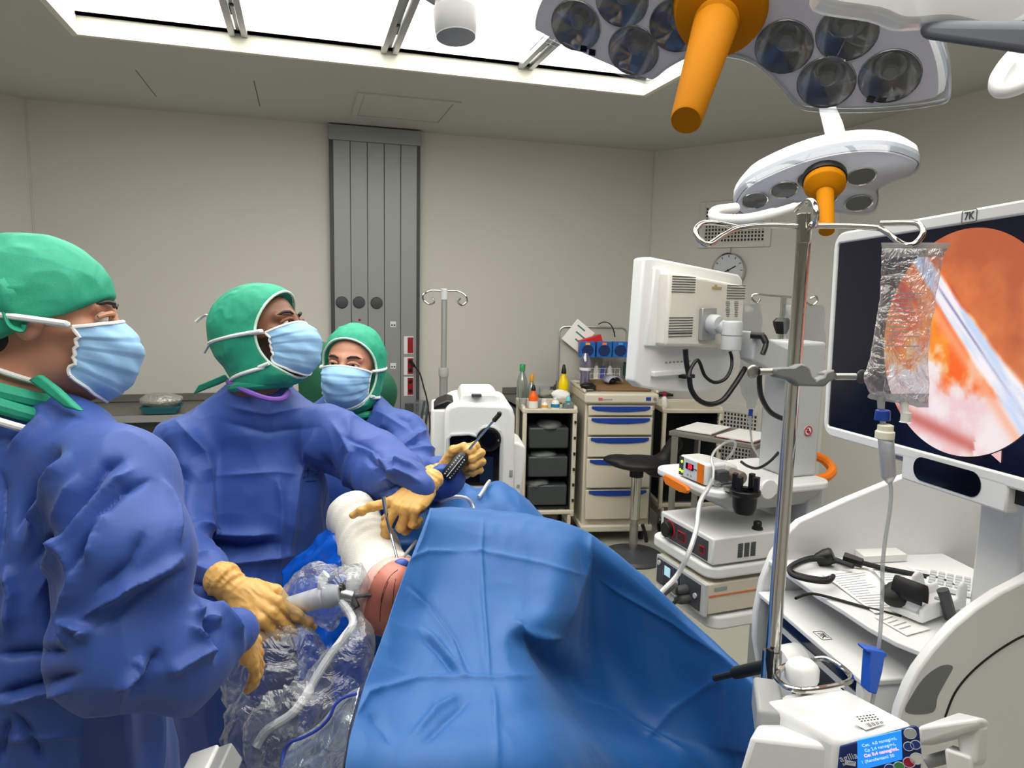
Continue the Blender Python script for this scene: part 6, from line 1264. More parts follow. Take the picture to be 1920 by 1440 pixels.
# ---- round white arm joint near the ceiling
D3 = 1.55; aj = thing('ceiling_arm_joint', 'round white arm joint hanging below the glowing ceiling field', 'lamp arm', P(855, 70, D3)); Ai = aj.matrix_world.inverted(); u3 = (P(853, 0, D3)-P(856, 70, D3)).normalized(); k3 = PXL(1, D3)
MB().lathe([(36*k3, 0), (39*k3, 12*k3), (41*k3, 48*k3), (38*k3, 54*k3)], (0, 0, 0), u3, n=40).build('end_cap', M_grey, aj, bevel=0.002); MB().lathe([(34*k3, -2*k3), (37*k3, 0), (37*k3, 2*k3)], (0, 0, 0), u3, n=40).build('grey_base', M_grey, aj)
MB().lathe([(37*k3, 52*k3), (38*k3, 75*k3), (38*k3, 130*k3), (30*k3, 160*k3)], (0, 0, 0), u3, n=40).build('clear_sleeve', M_milky, aj); tp = Ai @ Vector((P(853, -40, D3).x, P(853, -40, D3).y, RZ-0.02))
MB().tube([u3*(140*k3), tp], 0.025, 16).build('drop_tube', M_grey, aj)
MB().tube(spline([Ai @ P(x, y, D3) for x, y in ((845, 6), (818, -8), (770, -40))], 6), 0.02, 12).build('side_arm', M_grey, aj)
# ================================================================ people
def camdir(r, u, t): return (Vector(CR)*r+Vector(CU)*u-Vector(CF)*t).normalized()
def headframe(o, face, up, s):
    y = Vector(face).normalized(); z = Vector(up); z = (z-y*z.dot(y)).normalized(); x = y.cross(z)
    return Matrix(((x.x*s, y.x*s, z.x*s, o[0]), (x.y*s, y.y*s, z.y*s, o[1]), (x.z*s, y.z*s, z.z*s, o[2]), (0, 0, 0, 1)))
def headsdf(p):
    q = p.copy(); q[..., 0] = np.abs(q[..., 0])
    d = ell(q, (0, -0.012, 0.035), (0.076, 0.098, 0.088))
    d = smin(d, ell(q, (0, 0.030, -0.045), (0.058, 0.064, 0.072)), 0.03)
    d = smin(d, ell(q, (0, 0.072, -0.098), (0.026, 0.026, 0.022)), 0.03)
    d = smin(d, ell(q, (0.046, 0.062, -0.018), (0.024, 0.026, 0.022)), 0.02)
    d = smin(d, cap(q, (0, 0.086, 0.036), (0.045, 0.070, 0.034), 0.011, 0.009), 0.014)
    d = smax(d, -ell(q, (0.032, 0.106, 0.016), (0.019, 0.018, 0.012)), 0.008)
    d = smin(d, cap(q, (0, 0.091, 0.022), (0, 0.116, -0.020), 0.009, 0.013), 0.012)
    d = smin(d, ell(q, (0.011, 0.105, -0.026), (0.009, 0.011, 0.008)), 0.006)
    for z in (-0.055, -0.068): d = smin(d, cap(q, (0, 0.098, z), (0.022, 0.086, z), 0.007, 0.004), 0.006)
    d = smin(d, ell(q, (0.080, -0.008, 0.0), (0.011, 0.021, 0.033)), 0.008)
    d = smin(d, cap(q, (0, -0.020, -0.06), (0, -0.048, -0.115), 0.055, 0.056), 0.03)
    return d
def capouter(p, puff):
    q = p.copy(); q[..., 0] = np.abs(q[..., 0]); d = smin(ell(q, (0, -0.016, 0.036), (0.092, 0.112+puff, 0.103)), ell(q, (0, -0.05-puff*0.5, 0.0), (0.085, 0.074, 0.10)), 0.04)
    d = smin(d, ell(q, (0, 0.0, -0.05), (0.083, 0.088, 0.09)), 0.04); d = smin(d, cap(q, (0, -0.02, -0.09), (0, -0.035, -0.14), 0.074, 0.070), 0.03); return smin(d, ell(q, (0, 0.05, -0.10), (0.06, 0.045, 0.03)), 0.03)
def capshape(p, hood, puff):
    q = p.copy(); q[..., 0] = np.abs(q[..., 0])
    d = smin(ell(q, (0, -0.016, 0.036), (0.092, 0.112+puff, 0.103)), ell(q, (0, -0.05-puff*0.5, 0.0), (0.085, 0.074, 0.10)), 0.04)
    if hood:
        d = smin(d, ell(q, (0, 0.0, -0.05), (0.083, 0.088, 0.09)), 0.04); d = smin(d, cap(q, (0, -0.02, -0.09), (0, -0.035, -0.14), 0.074, 0.070), 0.03); d = smin(d, ell(q, (0, 0.05, -0.10), (0.06, 0.045, 0.03)), 0.03)
        d = smax(d, -(p[..., 2]+0.126+0.10*np.clip(p[..., 1]+0.02, -0.05, 0.08)), 0.006)
        d = smax(d, -ell(p, (0, 0.128, -0.012), (0.122, 0.145, 0.118)), 0.004)
    else:
        pl = p[..., 2]-(0.052+(p[..., 1]+0.02)*0.10); bk = p[..., 2]+0.05
        cut = np.where(p[..., 1] < -0.045, -bk, -pl); cut = -(p[..., 2]-np.clip(-0.022+(p[..., 1]+0.03)*0.62, -0.042, 0.062))
        d = smax(d, cut, 0.005)
    return d
def sculpt(fold_list, seed, noise=0.003, fr=(14, 14, 5), dirty=1.0):
    """cloth folds: list of (pixel polyline, half width px, height m); applied on the side towards the photographer"""
    def f(vs, nr):
        rel = vs-CC; z = rel@CF; sx = 960+FPX*(rel@CR)/z; sy = 720-FPX*(rel@CU)/z
        vw = rel/np.linalg.norm(rel, axis=1)[:, None]; fac = np.clip(-(nr*vw).sum(1)*2.5, 0, 1); S = np.stack([sx, sy], 1); d = np.zeros(len(vs))
        for pl, w, h in fold_list:
            best = np.full(len(vs), 1e9); tt = np.zeros(len(vs)); n = len(pl)-1
            for i in range(n):
                a = np.array(pl[i], float); b = np.array(pl[i+1], float); ba = b-a; hh = np.clip((S-a)@ba/(ba@ba), 0, 1); r = np.linalg.norm(S-a-hh[:, None]*ba, axis=1)
                m = r < best; best[m] = r[m]; tt[m] = (i+hh[m])/n
            d += h*1.55*np.exp(-(best/w)**1.15)*np.minimum(1, np.minimum(tt, 1-tt)*4+0.15)
        q = vs*np.array(fr)+seed*11.3; wq = q+0.6*np.stack([vnoise(q*0.7), vnoise(q*0.7+31), vnoise(q*0.7+57)], 1)
        nz = noise*(0.8*ridge(wq)+0.5*ridge(wq*1.9+5)+0.5*vnoise(q*0.5))
        return d*fac+nz*dirty
    return f
def maskpatch(par, M, pw=0.0):
    G = []; nu, nv = 41, 33
    ym = [0.110, 0.134, 0.146, 0.146, 0.142, 0.134, 0.122, 0.098]; zm = [0.016, -0.004, -0.024, -0.045, -0.066, -0.088, -0.106, -0.120]
    for j in range(nv):
        v = j/(nv-1)*7; k = min(6, int(v)); f = v-k; yc = ym[k]*(1-f)+ym[k+1]*f; zc = zm[k]*(1-f)+zm[k+1]*f; row = []
        for i in range(nu):
            u = i/(nu-1)*2-1; th = u*math.radians(82); au = abs(u)
            zs = -0.004-0.076*(j/(nv-1)); z = zc*(1-au**1.6)+zs*au**1.6
            wx = 0.077-0.010*(j/(nv-1)); x = wx*math.sin(th)/math.sin(math.radians(82)); y = 0.042+(yc-0.042)*max(0, math.cos(th*1.05))**(0.8)
            pl = 0.0055*((v*0.72) % 1.0-0.5)*(0.35+0.65*au) if 0.9 < v < 6.4 else 0
            wr = 0.0018*math.sin(u*17+v*2.1)*au+0.0015*math.sin(v*3.0+u*5)
            row.append((x*(1+(pl+wr)*4), y+pl+wr, z))
        G.append(row)
    m = MB().grid(G); m.xf(M); o = m.build('face_mask', M_mask, par, solid=0.0016, angle=180)
    for r, nm in ((G[0], 'mask_edge'), (G[-1], 'mask_edge'), ([g[0] for g in G], 'mask_edge'), ([g[-1] for g in G], 'mask_edge')):
        MB().tube([M @ (Vector(p)*1.0+Vector((0, 0.001, 0))) for p in r[::2]], 0.0032, 6, flat=1.0).build(nm, M_tie, o)
    return o, G
def ties(mask, M, hood_r=(0.097, 0.120), low=True, knots=True):
    for zz, zb, y0, nm in (((-0.002, 0.004, 0.03, 'upper'),)+(((-0.080, -0.105, 0.03, 'lower'),) if low else ())):
        for s in (-1, 1):
            pts = []
            for k in range(15):
                t = k/14; a = math.radians(18+t*162); rx, ry = (hood_r if nm == 'upper' else (0.083, 0.092)); e = min(1, t*5)
                x = s*(0.080*(1-e)+rx*math.sin(a)*e) if t < 0.9 or True else 0; y = 0.03*(1-e)+(-0.012+ry*math.cos(a)*1.0)*e
                if t < 0.25: y = 0.044-(t/0.25)*0.034; x = s*(0.0775+0.015*(t/0.25)*(1 if nm == 'upper' else 0.1))
                pts.append(M @ Vector((x, y, zz+(zb-zz)*t)))
            MB().tube(spline(pts, 3), 0.0048, 8, flat=1.0).build('mask_tie', M_tie, mask)
def eyes(par, M, brow, iris=(50, 34, 26)):
    for s in (-1, 1):
        c = Vector((s*0.032, 0.0815, 0.0155)); e = MB().ball((0, 0, 0), 0.0125, 18).xf(M @ Matrix.Translation(c)).build('eye', mat('eye_white', (206, 198, 190), 0.2), par)
        MB().lathe([(0.0062, 0.0107), (0.0055, 0.0118), (0.001, 0.0126)], (0, 0, 0), (0, 1, 0.0), n=18).xf(M @ Matrix.Translation(c)).build('iris', mat('iris', iris, 0.15), e)
        MB().tube([M @ Vector((s*x, y, z)) for x, y, z in ((0.016, 0.0965, 0.022), (0.024, 0.0965, 0.0255), (0.034, 0.0945, 0.026), (0.043, 0.086, 0.022), (0.048, 0.078, 0.017))], [0.003, 0.0042, 0.0046, 0.004, 0.003], 8).build('upper_eyelid', par.data.materials[0], e)
        MB().tube([M @ Vector((s*x, y, z)) for x, y, z in ((0.014, 0.0965, 0.038), (0.026, 0.0955, 0.043), (0.040, 0.087, 0.043), (0.051, 0.073, 0.037))], [0.003, 0.0042, 0.0038, 0.002], 8).build('eyebrow', brow, par)
M_hair = mat('dark_hair', (34, 28, 25), 0.6, bump=0.4, bscale=400)
def person(label, o, face, up, s, skin, hood, puff, neck_to, base, seed, capfolds=0.0035):
    M = headframe(o, face, up, s); Mi = np.array(M.inverted()); R3 = Mi[:3, :3].astype(np.float32); t3 = Mi[:3, 3].astype(np.float32)
    th = thing('person', label, 'person', (base.x, base.y, 0)); TI = th.matrix_world.inverted(); off = np.array([base.x, base.y, 0])
    nt_ = np.array(M.inverted() @ Vector(neck_to))
    def bust(p):
        d = headsdf(p); d = smin(d, cap(p, (0, -0.048, -0.115), nt_, 0.056, 0.058), 0.03); return d
    lo = np.minimum([-0.11, -0.14, -0.30], nt_-0.10); hi = np.maximum([0.11, 0.15, 0.14], nt_+0.10)
    ML = TI @ M
    body = sdf_obj('body', bust, lo, hi, 0.0032, skin, th, M=ML)
    cp = sdf_obj('surgical_cap', lambda p: capshape(p, hood, puff), (-.13, -.19, -.18), (.13, .15, .17), 0.003, M_cap, th, M=ML,
        disp=lambda v, n: capfolds*(0.9*ridge(v*np.array([15, 11, 15])+seed)+0.45*ridge(v*34+seed*3))*np.clip(1-np.exp(-((v[:, 1]-0.0)/0.2)**2)*0.0, 0, 1))
    if hood:   # pale band round the face opening
        rim = []; oc_, orr = np.array([0, 0.128, -0.012]), np.array([0.122, 0.145, 0.118]); ts_ = np.linspace(0.15, 1.57, 160)
        for k in range(44):
            a = 2*math.pi*k/44; e = np.stack([oc_[0]+orr[0]*math.cos(a)*np.sin(ts_), oc_[1]-orr[1]*np.cos(ts_), oc_[2]+orr[2]*math.sin(a)*np.sin(ts_)], 1).astype(np.float32)
            v = capouter(e, puff); w = np.where(v > 0)[0]
            if len(w): rim.append(ML @ Vector(e[w[0]]))
        MB().tube(rim, 0.0035, 8, closed=True).build('opening_band', mat('pale_green_band', (196, 226, 212), 0.6), cp)
    mk, G = maskpatch(th, ML); ties(mk, ML, (0.099, 0.125+puff), low=hood)
    eyes(body, ML, M_hair)
    return th, TI, off, M, ML
def gown(th, off, f, lo, hi, h, folds_, seed, noise=0.003, m=None, name='gown', fr=(14, 14, 5)):
    dsp = sculpt(folds_, seed, noise, fr); vs, fs = subdiv(*sdf_mesh(f, lo, hi, h)); nr = grid_normals(vs, fs); vs = vs+nr*dsp(vs, nr)[:, None]
    return link(name, npmesh(name, vs-off, fs), m or M_gown, th, angle=180)
def tocam(pts): return [np.array(P(*p)) for p in pts]
def elltube(p, a, b, ra, rb, wdir, k):   # tapered capsule flattened across wdir by factor k
    w = np.asarray(wdir, np.float32); q = p-np.asarray(a, np.float32); s = q@w; q = q-w*(s*(1-1/k))[..., None] if k != 1 else q
    bb = np.asarray(b, np.float32)-np.asarray(a, np.float32); bb = bb-w*(float(bb@w)*(1-1/k)); return cap(q, (0, 0, 0), bb, ra, rb)*min(1.0, k if k < 1 else 1.0)
# ---- hands
def hand(th, TI, name, wrist, Y, X, curls, thumb, s=1.0, cuff=0.05, cuffdir=None, spread=(0.10, 0.02, -0.06, -0.14), mm=None, label=None):
    Y = Vector(Y).normalized(); X = Vector(X); X = (X-Y*X.dot(Y)).normalized(); return _hand(th, TI, name, wrist, Y, X, curls, thumb, s, cuff, cuffdir, spread, mm)
def _hand(th, TI, name, wrist, Y, X, curls, thumb, s, cuff, cuffdir, spread, mm, left=None):
    Z = curls['dorsal']; Z = Vector(Z); Z = (Z-Y*Z.dot(Y)); Z = (Z-X*Z.dot(X)).normalized()
    bx = (0.031, 0.010, -0.011, -0.030); by = (0.088, 0.092, 0.087, 0.078); L = ((0.044, 0.027, 0.022), (0.048, 0.031, 0.023), (0.045, 0.029, 0.022), (0.035, 0.022, 0.019)); rr = (0.0105, 0.0108, 0.0102, 0.0090)
    chains = []
    for i in range(4):
        p = np.array([bx[i], by[i], 0.0]); a = 0; pts = [np.array([bx[i]*0.55, 0.02, -0.002]), p]; sp = spread[i]+curls.get('sp', [0]*4)[i]
        for l, c in zip(L[i], curls['f'][i]):
            a += math.radians(c); p = p+l*np.array([math.sin(sp)*math.cos(a), math.cos(sp)*math.cos(a), -math.sin(a)]); pts.append(p)
        chains.append((pts, rr[i]))
    tp = [np.array(v) for v in thumb]
    def f(q):
        d = None
        palm = smin(ell(q, (0.0, 0.050, -0.004), (0.041, 0.052, 0.0165)), ell(q, (0.020, 0.034, -0.012), (0.020, 0.034, 0.017)), 0.012)
        palm = smin(palm, ell(q, (-0.022, 0.040, -0.009), (0.017, 0.036, 0.015)), 0.01)
        palm = smin(palm, elltube(q, (0, 0.012, -0.002), (0, -0.02, -0.002), 0.027, 0.029, (0, 0, 1), 0.78), 0.014)
        if cuffdir is not None:
            c = np.array(cuffdir); palm = smin(palm, cap(q, (0, -0.005, -0.002), c, 0.025, 0.036), 0.012)
        d = palm
        for pts, r in chains:
            e = smin(cap(q, pts[0], pts[1], r*1.05, r*1.12), cap(q, pts[1], pts[2], r*1.08, r*0.98), 0.004); e = smin(e, cap(q, pts[2], pts[3], r*1.0, r*0.9), 0.003); e = smin(e, cap(q, pts[3], pts[4], r*0.9, r*0.74), 0.003)
            for j in (1, 2, 3): e = smin(e, ell(q, pts[j], (r*1.12,)*3), 0.003)
            d = smin(d, e, 0.005)
        e = smin(cap(q, tp[0], tp[1], 0.017, 0.0135), cap(q, tp[1], tp[2], 0.0132, 0.0115), 0.005); e = smin(e, cap(q, tp[2], tp[3], 0.0118, 0.0085), 0.004); return smin(d, e, 0.007)
    allp = np.array([p for c, r in chains for p in c]+tp+([np.array(cuffdir)] if cuffdir is not None else [])); lo = np.minimum(allp.min(0), [-0.05, -0.05, -0.03])-0.045; hi = np.maximum(allp.max(0), [0.05, 0.06, 0.03])+0.045
    W3 = Matrix(((X.x*s, Y.x*s, Z.x*s, wrist[0]), (X.y*s, Y.y*s, Z.y*s, wrist[1]), (X.z*s, Y.z*s, Z.z*s, wrist[2]), (0, 0, 0, 1)))
    def dsp(v, n):
        w = np.exp(-((v[:, 1]+0.012)/0.03)**2); return 0.0011*np.sin(v[:, 1]*420+3*vnoise(v*30))*w+0.0009*ridge(v*np.array([60, 45, 60]))+0.0008*ridge(v*np.array([120, 60, 120])+4)
    o = sdf_obj(name, f, lo, hi, 0.0019, mm or M_glove, th, disp=dsp, M=TI @ W3)
    return o, W3
UPZ = Vector((0, 0, 1))
# ============== middle surgeon, looking right
b2 = P(470, 1100, 1.92); f2 = camdir(0.95, 0.17, 0.22)
t2_, TI2, off2, H2, HL2 = person('person in blue gown and green hood looking right, between two others, holding the wrapped scope', P(497, 630, 1.85), f2, camdir(-0.1, 1, 0), 1.01, M_skin_dark, True, 0.012, P(478, 800, 1.975), Vector((b2.x, b2.y, 0)), 1)
bodyo = [c for c in t2_.children if c.name.startswith('body')][0]
# beard shadow: short dark hair along the jaw
def beard(p):
    d = headsdf(p)-0.0018; d = smax(d, -(0.075-np.abs(p[..., 0])*0-p[..., 1]*0-(-p[..., 2]*1.0)-0.105), 0.004) if False else d
    d = np.maximum(d, p[..., 2]+0.012-0.25*np.clip(0.03-p[..., 1], 0, 1)); d = np.maximum(d, -(p[..., 1]-0.006)); return np.maximum(d, -(p[..., 2]+0.125))
sdf_obj('beard', beard, (-.10, -.02, -.14), (.10, .12, .02), 0.003, mat('stubble', (66, 44, 34), 0.8, var=0.3, scale=300), t2_, M=HL2)
S2 = dict(rs=P(350, 838, 1.86), re=P(322, 1040, 1.72), rw=P(412, 1104, 1.49), ls=P(622, 822, 1.92), le=P(752, 892, 1.86), lw=P(790, 915, 1.67))
ch2 = [P(486, 800, 1.93), P(478, 950, 1.95), P(468, 1120, 1.95), P(455, 1300, 1.95)]; wd2 = Vector(CF); wd2.z = 0; wd2.normalize()
def g2(p):
    d = elltube(p, ch2[0], ch2[1], 0.135, 0.185, wd2, 0.74); d = smin(d, cap(p, P(486, 785, 1.905), P(485, 752, 1.885), 0.090, 0.074), 0.04); d = smin(d, elltube(p, ch2[1], ch2[2], 0.185, 0.20, wd2, 0.75), 0.05); d = smin(d, elltube(p, ch2[2], (ch2[3].x, ch2[3].y, 0.25), 0.20, 0.24, wd2, 0.85), 0.05)
    d = smin(d, cap(p, P(440, 775, 1.90), S2['rs'], 0.052, 0.072), 0.04); d = smin(d, cap(p, P(530, 780, 1.92), S2['ls'], 0.052, 0.072), 0.04)
    d = smin(d, cap(p, S2['rs'], S2['re'], 0.078, 0.082), 0.03); d = smin(d, cap(p, S2['re'], S2['rw'], 0.080, 0.046), 0.03)
    d = smin(d, cap(p, S2['ls'], P(700, 868, 1.90), 0.080, 0.078), 0.035); d = smin(d, cap(p, P(700, 868, 1.90), S2['le'], 0.078, 0.062), 0.03)
    d = smin(d, cap(p, P(705, 895, 1.83), P(760, 905, 1.72), 0.056, 0.056), 0.03); d = smin(d, cap(p, P(765, 905, 1.70), S2['lw'], 0.05, 0.036), 0.02)
    nk = cap(p, P(484, 726, 1.885), P(489, 680, 1.87), 0.060, 0.070); return smax(d, -nk, 0.008)
F2 = [([(560, 890), (520, 885), (400, 893)], 6, 0.004), ([(395, 890), (390, 960), (405, 1010)], 9, 0.006), ([(330, 790), (380, 850), (392, 905)], 12, 0.014), ([(300, 815), (330, 870), (360, 905)], 10, -0.012), ([(340, 985), (430, 1002), (520, 1000)], 12, 0.016), ([(350, 1010), (440, 1025), (530, 1018)], 12, -0.018), ([(355, 1045), (450, 1055), (560, 1040)], 11, 0.014), ([(620, 790), (660, 850), (640, 960)], 10, 0.012), ([(600, 850), (625, 900), (610, 990)], 12, -0.014), ([(590, 800), (560, 900), (545, 1050)], 9, 0.008), ([(520, 890), (530, 960), (520, 1060)], 6, 0.006),
      ([(655, 830), (700, 855), (745, 895)], 8, 0.012), ([(690, 860), (720, 880), (730, 920)], 7, -0.012), ([(700, 880), (740, 866), (785, 885)], 7, 0.014), ([(710, 905), (745, 885), (790, 905)], 6, 0.012), ([(705, 930), (735, 912), (760, 925)], 6, -0.012), ([(640, 820), (690, 840), (730, 870)], 7, -0.010), ([(430, 760), (500, 775), (580, 765)], 8, 0.006), ([(420, 790), (500, 812), (600, 800)], 10, -0.006), ([(300, 860), (320, 950), (330, 1010)], 11, 0.012), ([(350, 870), (345, 960), (340, 1040)], 10, -0.012), ([(345, 1060), (390, 1075), (420, 1085)], 8, 0.010), ([(350, 1090), (390, 1100), (412, 1118)], 7, -0.010)]
lo2 = np.array([min(v.x for v in S2.values())-.3, min(v.y for v in S2.values())-.15, 0.02]); hi2 = np.array([max(v.x for v in S2.values())+.12, max(b2.y+0.35, max(v.y for v in S2.values())+.25), 1.56])
gw2 = gown(t2_, off2, g2, lo2, hi2, 0.0065, F2, 1, 0.0065, fr=(10, 10, 4.5))
# neckline trim and print on the chest
nk = [P(x, y, d) for x, y, d in ((428, 716, 1.84), (440, 722, 1.80), (470, 737, 1.775), (505, 748, 1.77), (530, 747, 1.79), (541, 735, 1.83))]
MB().tube([TI2 @ p for p in spline(nk, 6)], 0.007, 8).build('neck_trim', mat('trim_purple', (120, 84, 176), 0.6), gw2)
from mathutils.bvhtree import BVHTree
_b2 = BVHTree.FromPolygons([v.co+Vector(off2) for v in gw2.data.vertices], [tuple(p.vertices) for p in gw2.data.polygons])
def ongown(x, y):
    r = Vector(ray(x, y)).normalized(); h = _b2.ray_cast(Vector(CC), r); return TI2 @ ((h[0] if h[0] else P(x, y, 1.8))-r*0.0008)
for pl in (((578, 876), (578, 886), (577, 897)), ((570, 885), (578, 881), (586, 885)), ((593, 889), (597, 889)), ((568, 896), (573, 894)), ((574, 903), (582, 902), (592, 901))):
    MB().tube([ongown(*p) for p in pl], 0.0009, 6).build('chest_print', mat('print_navy', (18, 26, 60), 0.6), gw2)
def hs(th, TI, seglist, m, name, r): 
    for pl in seglist: MB().tube([TI @ P(*p) for p in pl], r, 6).build(name, m, th)
# hood ties and bow at the back of the head
for pp in (((400, 622, 1.85), (394, 612, 1.85), (396, 598, 1.86), (388, 591, 1.87), (378, 595, 1.88), (367, 604, 1.88)), ((402, 632, 1.85), (393, 645, 1.86), (383, 662, 1.87))):
    MB().tube([TI2 @ p for p in spline([P(*q) for q in pp], 5)], 0.0045, 8, flat=0.5).build('hood_tie', M_tie, t2_)
MB().prism([TI2 @ P(*p) for p in ((360, 740, 1.96), (372, 722, 1.96), (420, 702, 1.90), (428, 712, 1.9), (405, 722, 1.93))], (0, 0, 0), Vector(CF)*0.012).build('hood_tail', M_cap, t2_, bevel=0.003)
MB().tube([HL2 @ Vector(v) for v in [(0.066*math.cos(a), -0.034+0.070*math.sin(a), -0.122-0.006*math.sin(a)) for a in np.linspace(0, 2*math.pi, 33)[:-1]]], 0.014, 10, closed=True).build('hood_band', M_cap, t2_)
# right hand on the scope, left hand on the hook
cB = dict(dorsal=camdir(-0.15, 0.55, 0.8), f=[(24, 30, 18), (44, 56, 30), (50, 62, 34), (54, 66, 36)])
hB, WB = hand(t2_, TI2, 'glove', P(440, 1106, 1.46), camdir(0.82, -0.46, 0.34), camdir(0.45, 0.75, -0.5), cB, [(0.026, 0.022, -0.014), (0.044, 0.052, -0.034), (0.040, 0.082, -0.052), (0.030, 0.106, -0.060)], 1.06, cuffdir=(0.0, -0.03, 0.004))
cA = dict(dorsal=camdir(0.05, 0.78, 0.62), f=[(6, 12, 8), (40, 44, 24), (58, 62, 30), (64, 70, 34)], sp=(0.66, 0.16, 0.04, 0))
hA, WA = hand(t2_, TI2, 'glove', P(798, 908, 1.68), camdir(-0.52, -0.50, 0.67), camdir(-0.82, 0.36, -0.42), cA, [(0.024, 0.022, -0.014), (0.036, 0.050, -0.036), (0.040, 0.078, -0.050), (0.046, 0.100, -0.054)], 1.0)
# ============== left surgeon, back to the viewer
b1_ = P(80, 1300, 1.16); f1 = camdir(0.90, -0.10, -0.42)
t1_, TI1, off1, H1, HL1 = person('person at the left edge in blue gown seen from behind, face turned to the right', P(84, 604, 1.15), f1, camdir(0.05, 1, 0.02), 1.0, M_skin_light, False, 0.0, P(60, 800, 1.20), Vector((b1_.x, b1_.y, 0)), 2)
def hair1(p):
    d = headsdf(p)-0.004; return smax(d, ell(p, (0, -0.105, -0.035), (0.10, 0.085, 0.042)), 0.008)
sdf_obj('hair', hair1, (-.10, -.13, -.09), (.10, .02, .03), 0.003, M_hair, t1_, M=HL1)
S1 = dict(rs=P(222, 905, 1.06), re=P(228, 1215, 0.99), rw=P(438, 1186, 1.10), ls=P(-110, 860, 1.28))
c1 = [P(65, 890, 1.18), P(60, 1020, 1.17), P(60, 1250, 1.16)]; rt = (S1['rs']-S1['ls']); rt.z = 0; rt.normalize(); bk = Vector((-rt.y, rt.x, 0))
def g1(p):
    d = elltube(p, c1[0], c1[1], 0.15, 0.185, bk, 0.72); d = smin(d, elltube(p, c1[1], c1[2], 0.185, 0.20, bk, 0.80), 0.05); d = smin(d, elltube(p, c1[2], (c1[2].x+0.02, c1[2].y, 0.25), 0.20, 0.25, bk, 0.9), 0.05)
    d = smin(d, cap(p, P(70, 815, 1.16), S1['rs'], 0.062, 0.080), 0.05); d = smin(d, cap(p, P(50, 775, 1.20), S1['ls'], 0.06, 0.08), 0.05)
    d = smin(d, cap(p, S1['rs'], P(240, 1040, 1.0), 0.082, 0.082), 0.035); d = smin(d, cap(p, P(240, 1040, 1.0), S1['re'], 0.080, 0.078), 0.03); d = smin(d, cap(p, S1['re'], P(330, 1225, 1.03), 0.082, 0.074), 0.03); d = smin(d, cap(p, P(330, 1225, 1.03), S1['rw'], 0.072, 0.036), 0.03)
    d = smin(d, cap(p, S1['ls'], P(-180, 1150, 1.22), 0.08, 0.07), 0.03)
    nk = cap(p, P(60, 752, 1.17), P(64, 690, 1.165), 0.074, 0.082); return smax(d, -nk, 0.008)
F1 = [([(0, 838), (35, 800), (68, 768)], 9, -0.010), ([(15, 850), (60, 800), (90, 775)], 9, 0.008), ([(110, 835), (85, 870), (60, 930), (32, 1000)], 10, -0.014), ([(135, 850), (100, 900), (75, 960), (45, 1030)], 11, 0.012), ([(235, 862), (200, 880), (175, 920), (120, 990), (60, 1060)], 11, -0.013), ([(250, 880), (215, 910), (180, 960), (110, 1050), (60, 1130)], 11, 0.012), ([(150, 890), (120, 960), (90, 1010)], 9, 0.010), ([(275, 905), (230, 925), (190, 970), (150, 1040), (135, 1085)], 7, -0.012), ([(120, 1000), (135, 1040), (140, 1100)], 9, 0.010), ([(0, 880), (5, 960), (0, 1050)], 10, -0.010),
      ([(0, 1226), (60, 1220), (130, 1222)], 8, -0.012), ([(0, 1300), (60, 1285), (150, 1262)], 8, -0.014), ([(0, 1320), (70, 1300), (140, 1290)], 9, 0.010), ([(25, 1330), (60, 1380), (80, 1430)], 7, -0.010), ([(20, 1340), (10, 1390), (0, 1430)], 7, -0.010), ([(0, 1382), (70, 1382), (150, 1375)], 6, 0.006), ([(10, 1060), (25, 1110), (15, 1200)], 12, 0.014), ([(95, 1070), (100, 1150), (110, 1200)], 10, -0.012), ([(140, 1080), (125, 1150), (130, 1215)], 12, 0.010),
      ([(335, 1042), (290, 1072), (240, 1098), (160, 1155)], 9, 0.014), ([(345, 1065), (300, 1095), (250, 1130), (180, 1180)], 10, -0.008), ([(262, 1230), (262, 1255), (215, 1290)], 8, 0.012), ([(300, 1215), (275, 1260), (240, 1300)], 10, -0.010), ([(130, 1165), (165, 1185), (150, 1195)], 8, 0.012), ([(300, 900), (325, 960), (330, 1020)], 7, 0.008), ([(355, 1150), (385, 1160), (410, 1175)], 7, 0.014), ([(372, 1140), (395, 1185), (400, 1235)], 7, -0.016), ([(390, 1135), (420, 1160), (450, 1195)], 7, 0.010), ([(350, 1175), (380, 1200), (395, 1240)], 7, 0.010), ([(310, 1260), (350, 1240), (400, 1215)], 9, 0.010), ([(205, 960), (180, 1000), (165, 1060)], 8, 0.008), ([(270, 1000), (240, 1060), (180, 1110)], 10, -0.008)]
lo1 = np.array([min(v.x for v in S1.values())-.22, 0.70, 0.45]); hi1 = np.array([max(v.x for v in S1.values())+.10, 1.65, 1.70])
gw1 = gown(t1_, off1, g1, lo1, hi1, 0.006, F1, 3, 0.0065, fr=(10, 10, 4.5))
